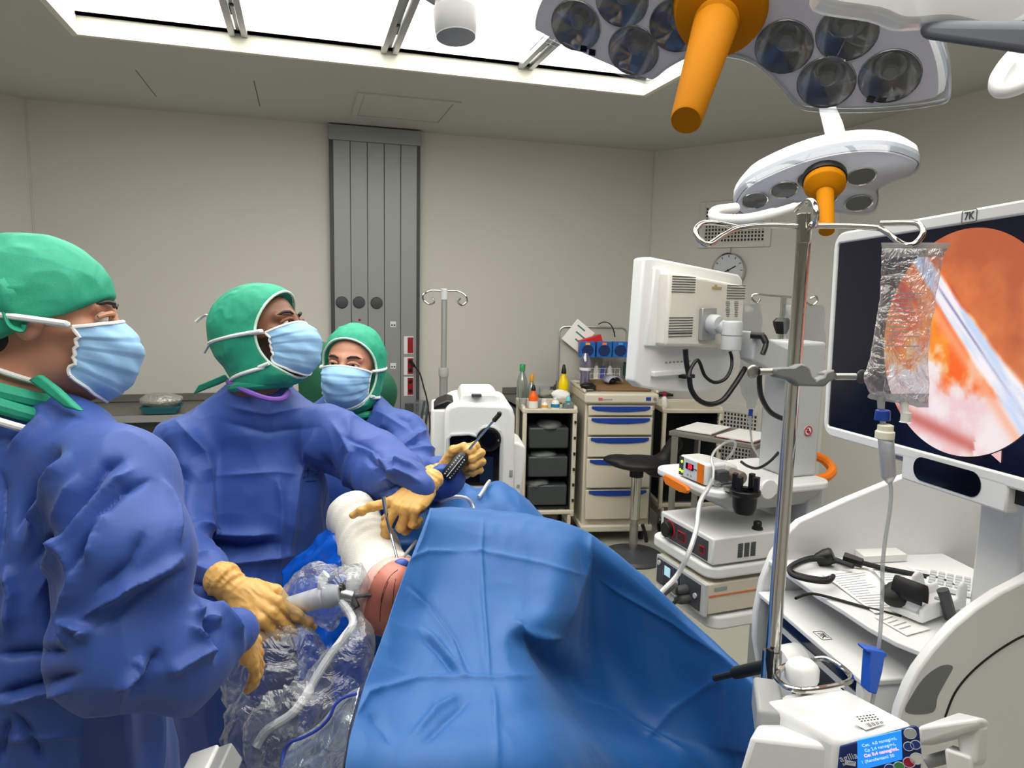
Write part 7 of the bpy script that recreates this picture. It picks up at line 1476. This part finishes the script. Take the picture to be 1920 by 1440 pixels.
# collar: green scrub neck, white gown tie
def ring(th, TI, M, r1, r2, z, tz, r, m, name, y0=-0.04, n=36): return MB().tube([M @ Vector((r1*math.cos(a), y0+r2*math.sin(a), z+tz*math.sin(a))) for a in np.linspace(0, 2*math.pi, n+1)[:-1]], r, 10, closed=True).build(name, m, th)
ring(t1_, TI1, HL1, 0.083, 0.082, -0.112, -0.018, 0.014, M_cap, 'scrub_collar'); ring(t1_, TI1, HL1, 0.094, 0.096, -0.130, -0.028, 0.012, M_cap, 'scrub_collar'); ring(t1_, TI1, HL1, 0.068, 0.066, -0.082, -0.02, 0.0045, M_tie, 'mask_tie')
ring(t1_, TI1, HL1, 0.112, 0.112, -0.148, -0.035, 0.006, M_tie, 'gown_tie', y0=-0.045)
MB().prism([TI1 @ P(*p) for p in ((70, 702, 1.07), (105, 728, 1.07), (151, 772, 1.065), (118, 764, 1.065), (80, 735, 1.07), (50, 712, 1.08))], (0, 0, 0), Vector(CF)*0.015).build('collar_flap', M_cap, t1_, bevel=0.004)
kb_ = MB().ball((0, 0, 0), 1, 20); v = np.array(kb_.v); v = v*(1+0.35*ridge(v*2.2+4))[:, None]*np.array([0.022, 0.022, 0.03]); kb_.v = [tuple(q) for q in v]; kb_.xf(TI1 @ Matrix.Translation(P(6, 565, 1.06))).build('cap_knot', M_cap, t1_, angle=180)
MB().tube([TI1 @ p for p in spline([P(8, 580, 1.05), P(18, 610, 1.05), P(40, 618, 1.06), P(45, 608, 1.06)], 5)], 0.009, 8, flat=0.4).build('cap_tail', M_cap, t1_)
cD = dict(dorsal=camdir(0.95, 0.1, 0.3), f=[(8, 16, 10), (9, 17, 10), (10, 18, 10), (11, 18, 12)])
hD, WD = hand(t1_, TI1, 'glove', P(454, 1180, 1.12), camdir(0.05, -0.78, -0.62), camdir(-0.2, 0.0, -0.97), cD, [(0.024, 0.022, -0.014), (0.044, 0.050, -0.028), (0.048, 0.080, -0.038), (0.046, 0.104, -0.042)], 0.84, spread=(0.02, 0.0, -0.02, -0.05))
# ============== rear assistant facing the viewer
b3 = P(670, 1000, 2.36)
t3_, TI3, off3, H3, HL3 = person('person in blue gown and green hood facing the viewer, holding up the black handled instrument', P(661, 690, 2.30), camdir(-0.10, -0.10, 0.95), camdir(0.07, 1, 0.0), 1.02, M_skin_light, True, 0.0, P(664, 800, 2.42), Vector((b3.x, b3.y, 0)), 5)
S3 = dict(ls=P(752, 818, 2.30), le=P(778, 912, 2.14), lw=P(828, 888, 1.98), rs=P(568, 812, 2.36))
def g3(p):
    wd = wd2; d = elltube(p, P(664, 800, 2.38), P(668, 920, 2.40), 0.135, 0.18, wd, 0.72); d = smin(d, elltube(p, P(668, 920, 2.40), (b3.x, b3.y, 0.25), 0.18, 0.24, wd, 0.8), 0.05)
    d = smin(d, cap(p, P(690, 782, 2.34), S3['ls'], 0.055, 0.075), 0.04); d = smin(d, cap(p, P(630, 780, 2.36), S3['rs'], 0.055, 0.075), 0.04)
    d = smin(d, cap(p, S3['ls'], S3['le'], 0.078, 0.080), 0.03); d = smin(d, cap(p, S3['le'], P(822, 895, 2.02), 0.078, 0.056), 0.03); d = smin(d, cap(p, P(815, 897, 2.02), P(838, 898, 1.97), 0.055, 0.046), 0.02); d = smin(d, cap(p, S3['rs'], P(560, 960, 2.25), 0.075, 0.065), 0.03)
    nk = cap(p, P(662, 768, 2.30), P(661, 735, 2.29), 0.066, 0.072); return smax(d, -nk, 0.008)
F3 = [([(700, 770), (740, 790), (775, 815)], 6, 0.006), ([(712, 800), (725, 815), (720, 850)], 7, -0.014), ([(735, 775), (770, 790), (785, 812)], 6, -0.008), ([(800, 805), (780, 820), (745, 850)], 6, 0.012), ([(790, 828), (765, 838), (740, 865)], 6, -0.010), ([(745, 855), (790, 845), (830, 848)], 6, 0.010), ([(760, 890), (800, 870), (830, 862)], 6, -0.010), ([(785, 915), (815, 890), (838, 880)], 6, 0.010), ([(690, 800), (690, 850), (700, 900)], 9, 0.010), ([(650, 790), (680, 840), (670, 900)], 8, -0.008)]
lo3 = np.array([S3['rs'].x-.22, min(v.y for v in S3.values())-.12, 0.02]); hi3 = np.array([S3['lw'].x+.12, b3.y+.32, 1.50])
gw3 = gown(t3_, off3, g3, lo3, hi3, 0.0075, F3, 6, 0.0065, fr=(10, 10, 4.5))
MB().tube([HL3 @ Vector((0.07*math.cos(a), -0.03+0.076*math.sin(a), -0.145)) for a in np.linspace(0, 2*math.pi, 33)[:-1]], 0.013, 10, closed=True).build('hood_band', M_cap, t3_)
cC = dict(dorsal=camdir(-0.45, 0.1, -0.9), f=[(62, 88, 58), (66, 92, 60), (68, 94, 60), (70, 94, 60)])
hC, WC_ = hand(t3_, TI3, 'glove', P(832, 886, 1.975), camdir(0.86, 0.42, -0.12), camdir(-0.42, 0.86, 0.1), cC, [(0.024, 0.022, -0.014), (0.046, 0.050, -0.030), (0.044, 0.078, -0.040), (0.026, 0.094, -0.050)], 1.02, cuffdir=(0.0, -0.03, 0.0))
# ---- dark green draped shape behind the rear assistant
gd = thing('green_drape', 'dark green cloth draped over a low stand behind the person facing the viewer', 'drape', (P(655, 740, 2.75).x, P(655, 740, 2.75).y, 0))
Gi = np.array([gd.location.x, gd.location.y, 0])
def fg(p):
    d = elltube(p, P(600, 672, 2.72), P(596, 770, 2.72), 0.055, 0.075, wd2, 0.8); d = smin(d, elltube(p, P(600, 690, 2.72), P(700, 735, 2.72), 0.07, 0.085, wd2, 0.8), 0.06); d = smin(d, elltube(p, P(650, 740, 2.72), (P(655, 740, 2.75).x, P(655, 740, 2.75).y, 0.15), 0.14, 0.22, wd2, 0.8), 0.06)
    return d
vs, fs = sdf_mesh(fg, Gi+np.array([-.42, -.3, 0.0]), Gi+np.array([.42, .3, 1.68]), 0.012); nr = grid_normals(vs, fs); vs = vs+nr*(0.006*ridge(vs*np.array([9, 9, 3])))[:, None]
link('cloth', npmesh('cloth', vs-Gi, fs), mat('dark_green_cloth', (12, 82, 56), 0.75, var=0.08), gd, angle=180)
# ================================================================ patient, drapes, instruments
def patch(ctrl, nu=8, nv=8):
    """smooth surface through a grid of control points (px, py, depth)"""
    rows = [spline([P(*c) if not isinstance(c, Vector) else c for c in r], nu) for r in ctrl]
    cols = list(zip(*rows)); return [list(c) for c in zip(*[spline(list(c), nv) for c in cols])]
def cloth(name, ctrl, m, nu, nv, folds_, seed, noise, lb=None, cat=None, par=None, off=None, th=0.002, fr=(12, 12, 5)):
    G = patch(ctrl, nu, nv); n, k = len(G), len(G[0]); V = np.array([[tuple(p) for p in r] for r in G]).reshape(-1, 3)
    F = np.array([(i*k+j, i*k+j+1, (i+1)*k+j+1, (i+1)*k+j) for i in range(n-1) for j in range(k-1)]); nr = grid_normals(V, F)
    if (nr*(V-CC)).sum() > 0: nr = -nr
    V = V+nr*sculpt(folds_, seed, noise, fr)(V, nr)[:, None]
    if off is not None: V = V-np.array(off)
    o = link(name, npmesh(name, V, F), m, par, angle=180, solid=th)
    if lb: tag(o, lb, cat)
    return o
D1 = [
 [(815, 1010, 1.86), (850, 1010, 1.88), (905, 1012, 1.9), (985, 1020, 1.92), (1060, 1035, 1.93), (1105, 1050, 1.93), (1210, 1120, 1.9), (1310, 1210, 1.80), (1432, 1320, 1.57)],
 [(808, 957, 1.64), (850, 955, 1.68), (905, 957, 1.71), (985, 967, 1.74), (1060, 984, 1.75), (1108, 1006, 1.76), (1205, 1080, 1.74), (1303, 1173, 1.69), (1432, 1291, 1.53)],
 [(800, 970, 1.56), (846, 972, 1.60), (903, 977, 1.63), (986, 990, 1.655), (1061, 1010, 1.665), (1108, 1026, 1.70), (1201, 1095, 1.70), (1300, 1182, 1.66), (1432, 1297, 1.51)],
 [(778, 1025, 1.49), (835, 1035, 1.53), (900, 1038, 1.56), (990, 1054, 1.58), (1062, 1070, 1.595), (1112, 1090, 1.72), (1200, 1140, 1.71), (1300, 1212, 1.67), (1432, 1311, 1.50)],
 [(745, 1110, 1.38), (812, 1120, 1.44), (903, 1120, 1.47), (985, 1125, 1.50), (1054, 1135, 1.53), (1112, 1155, 1.73), (1205, 1195, 1.72), (1305, 1250, 1.67), (1432, 1333, 1.50)],
 [(716, 1195, 1.28), (795, 1200, 1.34), (908, 1200, 1.38), (965, 1175, 1.42), (1035, 1196, 1.49), (1115, 1225, 1.74), (1215, 1253, 1.72), (1315, 1292, 1.67), (1432, 1355, 1.50)],
 [(690, 1265, 1.20), (780, 1280, 1.25), (915, 1275, 1.29), (975, 1225, 1.40), (1050, 1270, 1.60), (1140, 1300, 1.72), (1240, 1315, 1.71), (1330, 1342, 1.66), (1432, 1380, 1.50)],
 [(667, 1340, 1.12), (765, 1350, 1.16), (922, 1350, 1.19), (1015, 1320, 1.30), (1090, 1350, 1.52), (1185, 1375, 1.66), (1275, 1380, 1.68), (1352, 1395, 1.64), (1432, 1412, 1.50)],
 [(645, 1450, 1.03), (750, 1450, 1.06), (930, 1450, 1.10), (1060, 1450, 1.19), (1150, 1455, 1.44), (1230, 1455, 1.56), (1310, 1455, 1.63), (1380, 1455, 1.62), (1432, 1455, 1.49)],
 [(630, 1720, 0.98), (740, 1720, 1.0), (930, 1720, 1.04), (1070, 1720, 1.12), (1160, 1720, 1.38), (1240, 1720, 1.48), (1320, 1720, 1.55), (1390, 1720, 1.55), (1436, 1720, 1.46)]]
C1_ = [([(906, 975), (900, 1035), (905, 1120), (912, 1200), (918, 1280)], 4, 0.004), ([(870, 1033), (905, 1036), (1000, 1055), (1110, 1084)], 4, 0.0035), ([(760, 1105), (800, 1140), (845, 1200), (872, 1268)], 6, 0.006), ([(768, 1100), (812, 1140), (855, 1200), (880, 1262)], 5, -0.006), ([(790, 1178), (830, 1220), (870, 1268)], 6, 0.006), ([(782, 1186), (820, 1226), (860, 1274)], 5, -0.005), ([(680, 1300), (780, 1275), (870, 1270), (925, 1275), (1020, 1265)], 5, 0.004), ([(770, 1385), (820, 1330), (865, 1300)], 6, 0.006), ([(790, 1400), (840, 1350), (880, 1310)], 6, -0.005), ([(925, 1290), (928, 1360), (932, 1440)], 5, 0.004),
      ([(1128, 1088), (1180, 1120), (1260, 1165), (1370, 1240)], 5, 0.004), ([(1070, 1312), (1150, 1335), (1250, 1390), (1330, 1440)], 5, 0.005), ([(962, 1166), (975, 1180), (1010, 1190), (1050, 1196)], 7, 0.010), ([(965, 1172), (985, 1230), (1020, 1280), (1060, 1340), (1140, 1440)], 6, 0.008), ([(1108, 1005), (1095, 1060), (1075, 1130), (1050, 1192)], 8, 0.010), ([(808, 955), (790, 1010), (772, 1050)], 8, 0.004), ([(1200, 1400), (1260, 1330), (1320, 1290), (1370, 1260)], 8, 0.004), ([(740, 1060), (800, 1035), (870, 1035)], 4, 0.003), ([(668, 1340), (690, 1300), (720, 1290)], 6, 0.004), ([(690, 1340), (720, 1370), (735, 1400)], 7, -0.004)]
cloth('surgical_drape', D1, M_drape, 34, 26, C1_, 3, 0.0022, 'large blue surgical drape tented in the foreground over the patient', 'drape')
D2 = [
 [(690, 1020, 2.0), (760, 1008, 2.0), (810, 980, 2.03), (855, 930, 2.5), (900, 940, 2.5), (940, 935, 2.5), (985, 960, 2.5), (1030, 1000, 2.5)],
 [(690, 1000, 1.97), (760, 985, 1.97), (806, 955, 1.99), (852, 905, 2.27), (895, 918, 2.3), (935, 905, 2.32), (978, 930, 2.32), (1026, 976, 2.3)],
 [(692, 1030, 1.95), (765, 1015, 1.94), (812, 985, 1.96), (858, 935, 2.18), (900, 940, 2.2), (940, 935, 2.2), (982, 960, 2.2), (1030, 1000, 2.2)],
 [(690, 1070, 1.93), (762, 1060, 1.92), (815, 1045, 1.95), (860, 1030, 2.06), (905, 1030, 2.1), (950, 1030, 2.1), (1000, 1040, 2.1), (1060, 1060, 2.1)],
 [(680, 1140, 1.90), (752, 1140, 1.9), (815, 1140, 1.95), (860, 1140, 2.0), (905, 1140, 2.05), (950, 1140, 2.05), (1000, 1140, 2.05), (1070, 1140, 2.05)],
 [(660, 1400, 1.84), (740, 1400, 1.84), (815, 1400, 1.9), (860, 1400, 1.95), (905, 1400, 2.0), (950, 1400, 2.0), (1000, 1400, 2.0), (1070, 1400, 2.0)]]
cloth('surgical_drape', D2, M_drape, 8, 8, [([(955, 905), (965, 925), (978, 950)], 3, 0.006), ([(880, 955), (915, 935), (900, 918)], 6, -0.006), ([(700, 1010), (740, 1025), (790, 1020)], 6, 0.010), ([(705, 1050), (740, 1060), (780, 1050)], 6, -0.008), ([(820, 950), (850, 930), (870, 905)], 6, 0.006)], 8, 0.004, 'farther blue drape over the patient beyond the tented one', 'drape')
M_film = mat('blue_film', (10, 84, 196), 0.22, var=0.1, scale=30)
D3_ = [[(530, 1072, 1.76), (575, 1030, 1.75), (615, 996, 1.75), (652, 984, 1.76)], [(535, 1110, 1.70), (582, 1065, 1.68), (622, 1025, 1.67), (650, 1005, 1.68)], [(545, 1150, 1.66), (595, 1120, 1.64), (640, 1090, 1.63), (672, 1070, 1.63)], [(555, 1200, 1.64), (610, 1190, 1.62), (655, 1175, 1.61), (695, 1160, 1.6)], [(560, 1260, 1.62), (615, 1260, 1.6), (665, 1250, 1.58), (712, 1235, 1.57)], [(560, 1400, 1.6), (615, 1400, 1.58), (670, 1400, 1.56), (740, 1400, 1.54)]]
cloth('plastic_sheet', D3_, M_film, 12, 10, [([(545, 1090), (590, 1050), (640, 1000)], 5, 0.010), ([(560, 1100), (600, 1065), (645, 1018)], 5, -0.010), ([(580, 1120), (615, 1085), (655, 1035)], 5, 0.010), ([(600, 1140), (630, 1090), (660, 1050)], 5, -0.008), ([(610, 1180), (620, 1230), (600, 1290)], 6, 0.010), ([(640, 1190), (645, 1240), (630, 1300)], 6, -0.008)], 12, 0.006, 'shiny crinkled blue plastic sheet hanging behind the bandaged leg', 'sheet', fr=(26, 26, 14))
# ---- patient
pk, pa_, pf, pth, ph_ = P(728, 1118, 1.55), P(692, 1030, 1.68), P(662, 968, 1.73), P(880, 1150, 1.72), P(980, 1140, 1.86)
pt_ = thing('person', 'patient lying under the blue drapes, only the bent knee and the white bandaged leg showing', 'person', (pth.x, pth.y, 0)); PI_ = pt_.matrix_world.inverted(); poff = np.array([pth.x, pth.y, 0])
def legd(p, g=0.0, knee=True):
    d = cap(p, pf, pa_, 0.047+g, 0.058+g); d = smin(d, cap(p, pa_, pk, 0.054+g, 0.070+g), 0.03); d = smin(d, cap(p, pk, pth, 0.080+g, 0.090+g), 0.03); return d
def pat(p):
    d = legd(p); d = smin(d, ell(p, P(735, 1092, 1.49), (0.045, 0.045, 0.04)), 0.04); d = smin(d, cap(p, pth, ph_, 0.085, 0.11), 0.04); d = smin(d, cap(p, pf, P(646, 974, 1.75), 0.045, 0.035), 0.03)
    return d
lo = np.minimum.reduce([np.array(v) for v in (pk, pa_, pf, pth, ph_)])-.14; hi = np.maximum.reduce([np.array(v) for v in (pk, pa_, pf, pth, ph_)])+.14
M_knee = mat('painted_skin', (196, 120, 106), 0.35, var=0.2, scale=18, sss=0.08)
vs, fs = sdf_mesh(pat, lo, hi, 0.006); link('body', npmesh('body', vs-poff, fs), M_knee, pt_, angle=180)
cutd = np.array(camdir(0.80, -0.36, 0.46)); cutp = np.array(P(696, 1104, 1.50)); cdl = (np.array(pk)-np.array(pa_)); cdl /= np.linalg.norm(cdl)
M_band = mat('bandage_white', (224, 222, 214), 0.85, var=0.05, scale=30, bump=0.6, bscale=160, stretch=(1, 1, 6))
def bandage(p):
    d = legd(p, 0.007); d = smin(d, cap(p, pf, P(646, 972, 1.75), 0.052, 0.042), 0.03); return smax(d, (p-cutp.astype(np.float32))@cutd.astype(np.float32), 0.008)
def bd(v, n): 
    t = (v-np.array(pf))@cdl; return 0.0013*np.sin(t*135+7*vnoise(v*7)+((v@np.array(CR))*45))+0.0016*ridge(v*22)
vs, fs = sdf_mesh(bandage, lo-.02, hi+.02, 0.005); nr = grid_normals(vs, fs); vs = vs+nr*bd(vs, nr)[:, None]; bo = link('bandage', npmesh('bandage', vs-poff, fs), M_band, pt_, angle=180)
def stock(p):
    d = legd(p, 0.004); d = smin(d, ell(p, P(735, 1092, 1.49), (0.047, 0.047, 0.042)), 0.04); t = (p-cutp.astype(np.float32))@cutd.astype(np.float32); return np.maximum(d, np.maximum(-t-0.012, t-0.018))
vs, fs = sdf_mesh(stock, lo, hi, 0.004); link('stockinette_edge', npmesh('stockinette_edge', vs-poff, fs), mat('pale_pink', (232, 180, 172), 0.6), pt_, angle=180)
MB().tube([PI_ @ p for p in spline([P(x, y, d) for x, y, d in ((664, 1022, 1.64), (690, 1012, 1.625), (715, 1012, 1.63), (735, 1022, 1.66))], 6)], 0.002, 6).build('yellow_mark', mat('iodine_yellow', (196, 178, 40), 0.7), bo)
MB().ball((0, 0, 0), (0.017, 0.012, 0.012), 14).xf(PI_ @ Matrix.Translation(P(752, 1058, 1.50))).build('blue_port', mat('port_blue', (60, 90, 180), 0.4), pt_)
def onleg(x, y, d0=1.38):
    for k in range(200):
        p = np.array([tuple(P(x, y, d0+0.0015*k))], np.float32)
        if pat(p)[0] < 0.0006: break
    return P(x, y, d0+0.0015*k)
for pl in (((746, 1068), (732, 1080), (722, 1098), (716, 1118), (714, 1138)), ((728, 1090), (720, 1112), (714, 1135), (712, 1165)), ((742, 1085), (738, 1110), (736, 1140))):
    MB().tube([PI_ @ onleg(p.x, p.y) for p in spline([Vector((x, y, 0)) for x, y in pl], 6)], 0.0007, 6).build('marker_line', mat('marker_dark', (60, 24, 26), 0.6), pt_)
# ---- scope camera in its clear sleeve
sc = thing('scope_camera', 'white scope camera with dark rod pointing at the knee, wrapped in clear film', 'scope', P(600, 1115, 1.46)); Ki = sc.matrix_world.inverted(); kk = lambda x, y, d=1.46: Ki @ P(x, y, d)
MB().cyl(kk(540, 1138, 1.49), kk(612, 1118, 1.46), 0.020, 0.022).build('camera_head', M_white, sc, bevel=0.004); MB().cyl(kk(612, 1118), kk(640, 1114, 1.455), 0.026, 0.018).build('coupler', M_lgrey, sc, bevel=0.002)
MB().cyl(kk(640, 1114, 1.455), kk(662, 1119, 1.455), 0.012).build('sheath_hub', M_steel, sc); MB().cyl(kk(655, 1120, 1.455), kk(706, 1114, 1.465), 0.0042).build('scope_rod', M_dgrey, sc)
MB().tube([kk(x, y) for x, y in ((606, 1120), (604, 1100), (606, 1082), (612, 1076))], 0.010, 10).build('light_post', M_white, sc); MB().cyl(kk(646, 1112), kk(640, 1094, 1.45), 0.006).build('tap_lever', M_black, sc); MB().cyl(kk(660, 1118), kk(668, 1140, 1.45), 0.008).build('valve', M_black, sc)
def film(name, spine, m, lb, cat, seed, n=26, amp=0.28, fl=0.6):
    pts = spline([P(x, y, d) for x, y, d, r in spline_in(spine)], 10) if False else None
    A4 = spline([Vector((x, y, d)) for x, y, d, r in spine], 12); R4 = spline([Vector((r, 0, 0)) for x, y, d, r in spine], 12); ps = [P(*v) for v in A4]
    mb = MB().tube(ps, [max(0.004, r.x) for r in R4], n); V = np.array(mb.v); cen = np.repeat(np.array([tuple(p) for p in ps]), n, 0); dv = V-cen; rr = np.linalg.norm(dv, axis=1)[:, None]
    V = cen+dv*(1+amp*(ridge(V*np.array([15, 15, 11])+seed)+0.6*ridge(V*34+seed*2)))[:, None]; dd = (V-cen)@CF; V = V-np.outer(dd*(1-fl), CF); mb.v = [tuple(q) for q in V]
    return tag(mb.build(name, m, None, angle=50), lb, cat)
film('scope_sleeve', [(520, 1150, 1.47, 0.022), (560, 1128, 1.46, 0.040), (600, 1116, 1.45, 0.052), (635, 1112, 1.45, 0.060), (656, 1118, 1.45, 0.052), (672, 1130, 1.45, 0.030)], M_wrinkle, 'crinkled clear film wrapped around the scope camera', 'plastic film', 1)
film('scope_sleeve', [(668, 1150, 1.45, 0.012), (672, 1200, 1.40, 0.034), (655, 1255, 1.37, 0.045), (620, 1310, 1.34, 0.052), (570, 1360, 1.31, 0.065), (510, 1390, 1.30, 0.070), (470, 1400, 1.30, 0.04)], M_wrinkle, 'long clear film sleeve running down from the knee around a white cable', 'plastic film', 5)
film('scope_sleeve', [(540, 1170, 1.47, 0.03), (530, 1220, 1.44, 0.075), (525, 1280, 1.41, 0.085), (505, 1340, 1.36, 0.075), (500, 1420, 1.33, 0.07), (510, 1500, 1.3, 0.05)], M_wrinkle, 'wide clear film sheet hanging below the gloved hand on the scope', 'plastic film', 9, fl=0.35)
tag(MB().tube(spline([P(x, y, d) for x, y, d in ((640, 1128, 1.45), (662, 1165, 1.42), (645, 1195, 1.40), (615, 1235, 1.38), (590, 1275, 1.36), (570, 1310, 1.34), (545, 1340, 1.33), (500, 1370, 1.32), (480, 1400, 1.31))], 8), 0.0085).build('light_cable', M_white), 'white light cable inside the long clear sleeve', 'cable')
# ---- clear fluid pouch with blue line
M_pouch = clearmat('pouch_film', (190, 208, 230), rough=0.25, facing=0.42, edge=0.85, bump=0.5, bscale=20)
PB = [[(676, 1290, 1.19), (640, 1312, 1.2), (600, 1360, 1.21), (555, 1390, 1.22)], [(668, 1330, 1.165), (632, 1352, 1.175), (590, 1385, 1.19), (540, 1410, 1.2)], [(655, 1385, 1.14), (618, 1400, 1.15), (575, 1420, 1.17), (530, 1440, 1.18)], [(640, 1470, 1.12), (600, 1475, 1.13), (560, 1480, 1.15), (520, 1490, 1.16)]]
pch = cloth('fluid_pouch', PB, M_pouch, 8, 8, [([(600, 1420), (640, 1380), (655, 1340)], 7, 0.006), ([(560, 1430), (610, 1400), (640, 1350)], 7, -0.005)], 15, 0.003, 'clear fluid collection pouch with a blue line at the left edge of the drape', 'pouch', th=0.003)
MB().tube(spline([P(x, y, d) for x, y, d in ((668, 1301, 1.172), (645, 1308, 1.18), (628, 1322, 1.18), (618, 1345, 1.178), (598, 1366, 1.184), (570, 1382, 1.19), (545, 1392, 1.196), (532, 1410, 1.196), (528, 1440, 1.18))], 6), 0.0028, 8).build('blue_line', mat('line_blue', (44, 70, 170), 0.5), pch)
# ---- hook in the middle surgeon's left hand
tag(MB().tube(spline([P(x, y, d) for x, y, d in ((719, 931, 1.565), (722, 950, 1.565), (726, 975, 1.562), (735, 1010, 1.55), (746, 1054, 1.52))], 8), [0.0048]*14+[0.003]*19).build('probe_hook', M_chrome), 'thin steel probe held in the pointing gloved hand, tip at the knee', 'probe')
# ---- black handled instrument
tl2 = thing('arthroscopic_instrument', 'instrument with black perforated handle and steel shaft held up in the gloved fist', 'surgical instrument', P(852, 872, 1.93)); Ti = tl2.matrix_world.inverted(); kt = lambda x, y, d=1.925: Ti @ P(x, y, d)
h0, h1 = kt(834, 898, 1.905), kt(873, 850, 1.925); hx = (h1-h0).normalized(); 
mb = MB().tube([h0.lerp(h1, t) for t in (0, .08, .2, .5, .8, .95, 1)], [0.010, 0.016, 0.0195, 0.019, 0.017, 0.013, 0.008], 16); hm = mb.build('handle', M_black, tl2)
sd = hx.cross(Ti.to_3x3() @ Vector(CF)).normalized(); fd_ = -(Ti.to_3x3() @ Vector(CF)).normalized()
for s in (-1, 1):
    mb = MB()
    for k in range(9): c = h0.lerp(h1, 0.15+0.085*k)+sd*(s*0.0085)+fd_*0.0155; mb.ball(c, (0.0026, 0.0026, 0.0026), 8)
    mb.build('perforations', M_lgrey, hm)
MB().tube([h0.lerp(h1, 0.12)+fd_*0.020, h0.lerp(h1, 0.9)+fd_*0.018], 0.0013, 6).build('handle_line', M_lgrey, hm)
MB().cyl(h1, kt(928, 786, 1.90), 0.0034, 0.003).build('shaft', M_chrome, tl2); MB().tube(spline([kt(925, 790, 1.9), kt(931, 783, 1.9), kt(936, 777, 1.9), kt(935, 772, 1.9)], 4), [0.004]+[0.0066]*10+[0.005]*2).build('tip', M_black, tl2)
tag(MB().tube(spline([P(x, y, d) for x, y, d in ((795, 955, 2.02), (820, 942, 2.04), (850, 932, 2.06), (875, 935, 2.07), (886, 948, 2.07), (888, 965, 2.05))], 6), 0.006).build('suction_tubing', M_milky), 'clear tubing arching over the farther drape', 'tube')
tag(MB().tube(spline([P(x, y, d) for x, y, d in ((898, 932, 2.2), (906, 920, 2.22), (912, 910, 2.24), (918, 902, 2.27))], 6), 0.006).build('suction_tubing', M_milky), 'short piece of clear tubing in the dip of the farther drape', 'tube')
tag(MB().tube(spline([P(x, y, d) for x, y, d in ((752, 1052, 1.55), (760, 1040, 1.58), (772, 1025, 1.62), (780, 1015, 1.68))], 6), 0.004).build('irrigation_line', M_grey), 'grey irrigation line disappearing behind the tented drape at the knee', 'tube')
# ---- white rail corner at the bottom edge
wr = thing('table_accessory', 'white and grey block corner at the bottom edge below the left surgeon', 'table accessory', P(380, 1472, 0.98)); Ri = wr.matrix_world.inverted()
MB().box((0, 0, 0), (0.045, 0.10, 0.03)).xf(Ri @ frame(P(366, 1472, 0.98), camdir(0.9, 0.35, 0.1), camdir(-0.3, 0.9, 0.3))).build('white_block', M_white, wr, bevel=0.003); MB().box((0, 0, 0), (0.03, 0.10, 0.035)).xf(Ri @ frame(P(404, 1468, 0.98), camdir(0.9, 0.35, 0.1), camdir(-0.3, 0.9, 0.3))).build('grey_block', M_grey, wr, bevel=0.003)
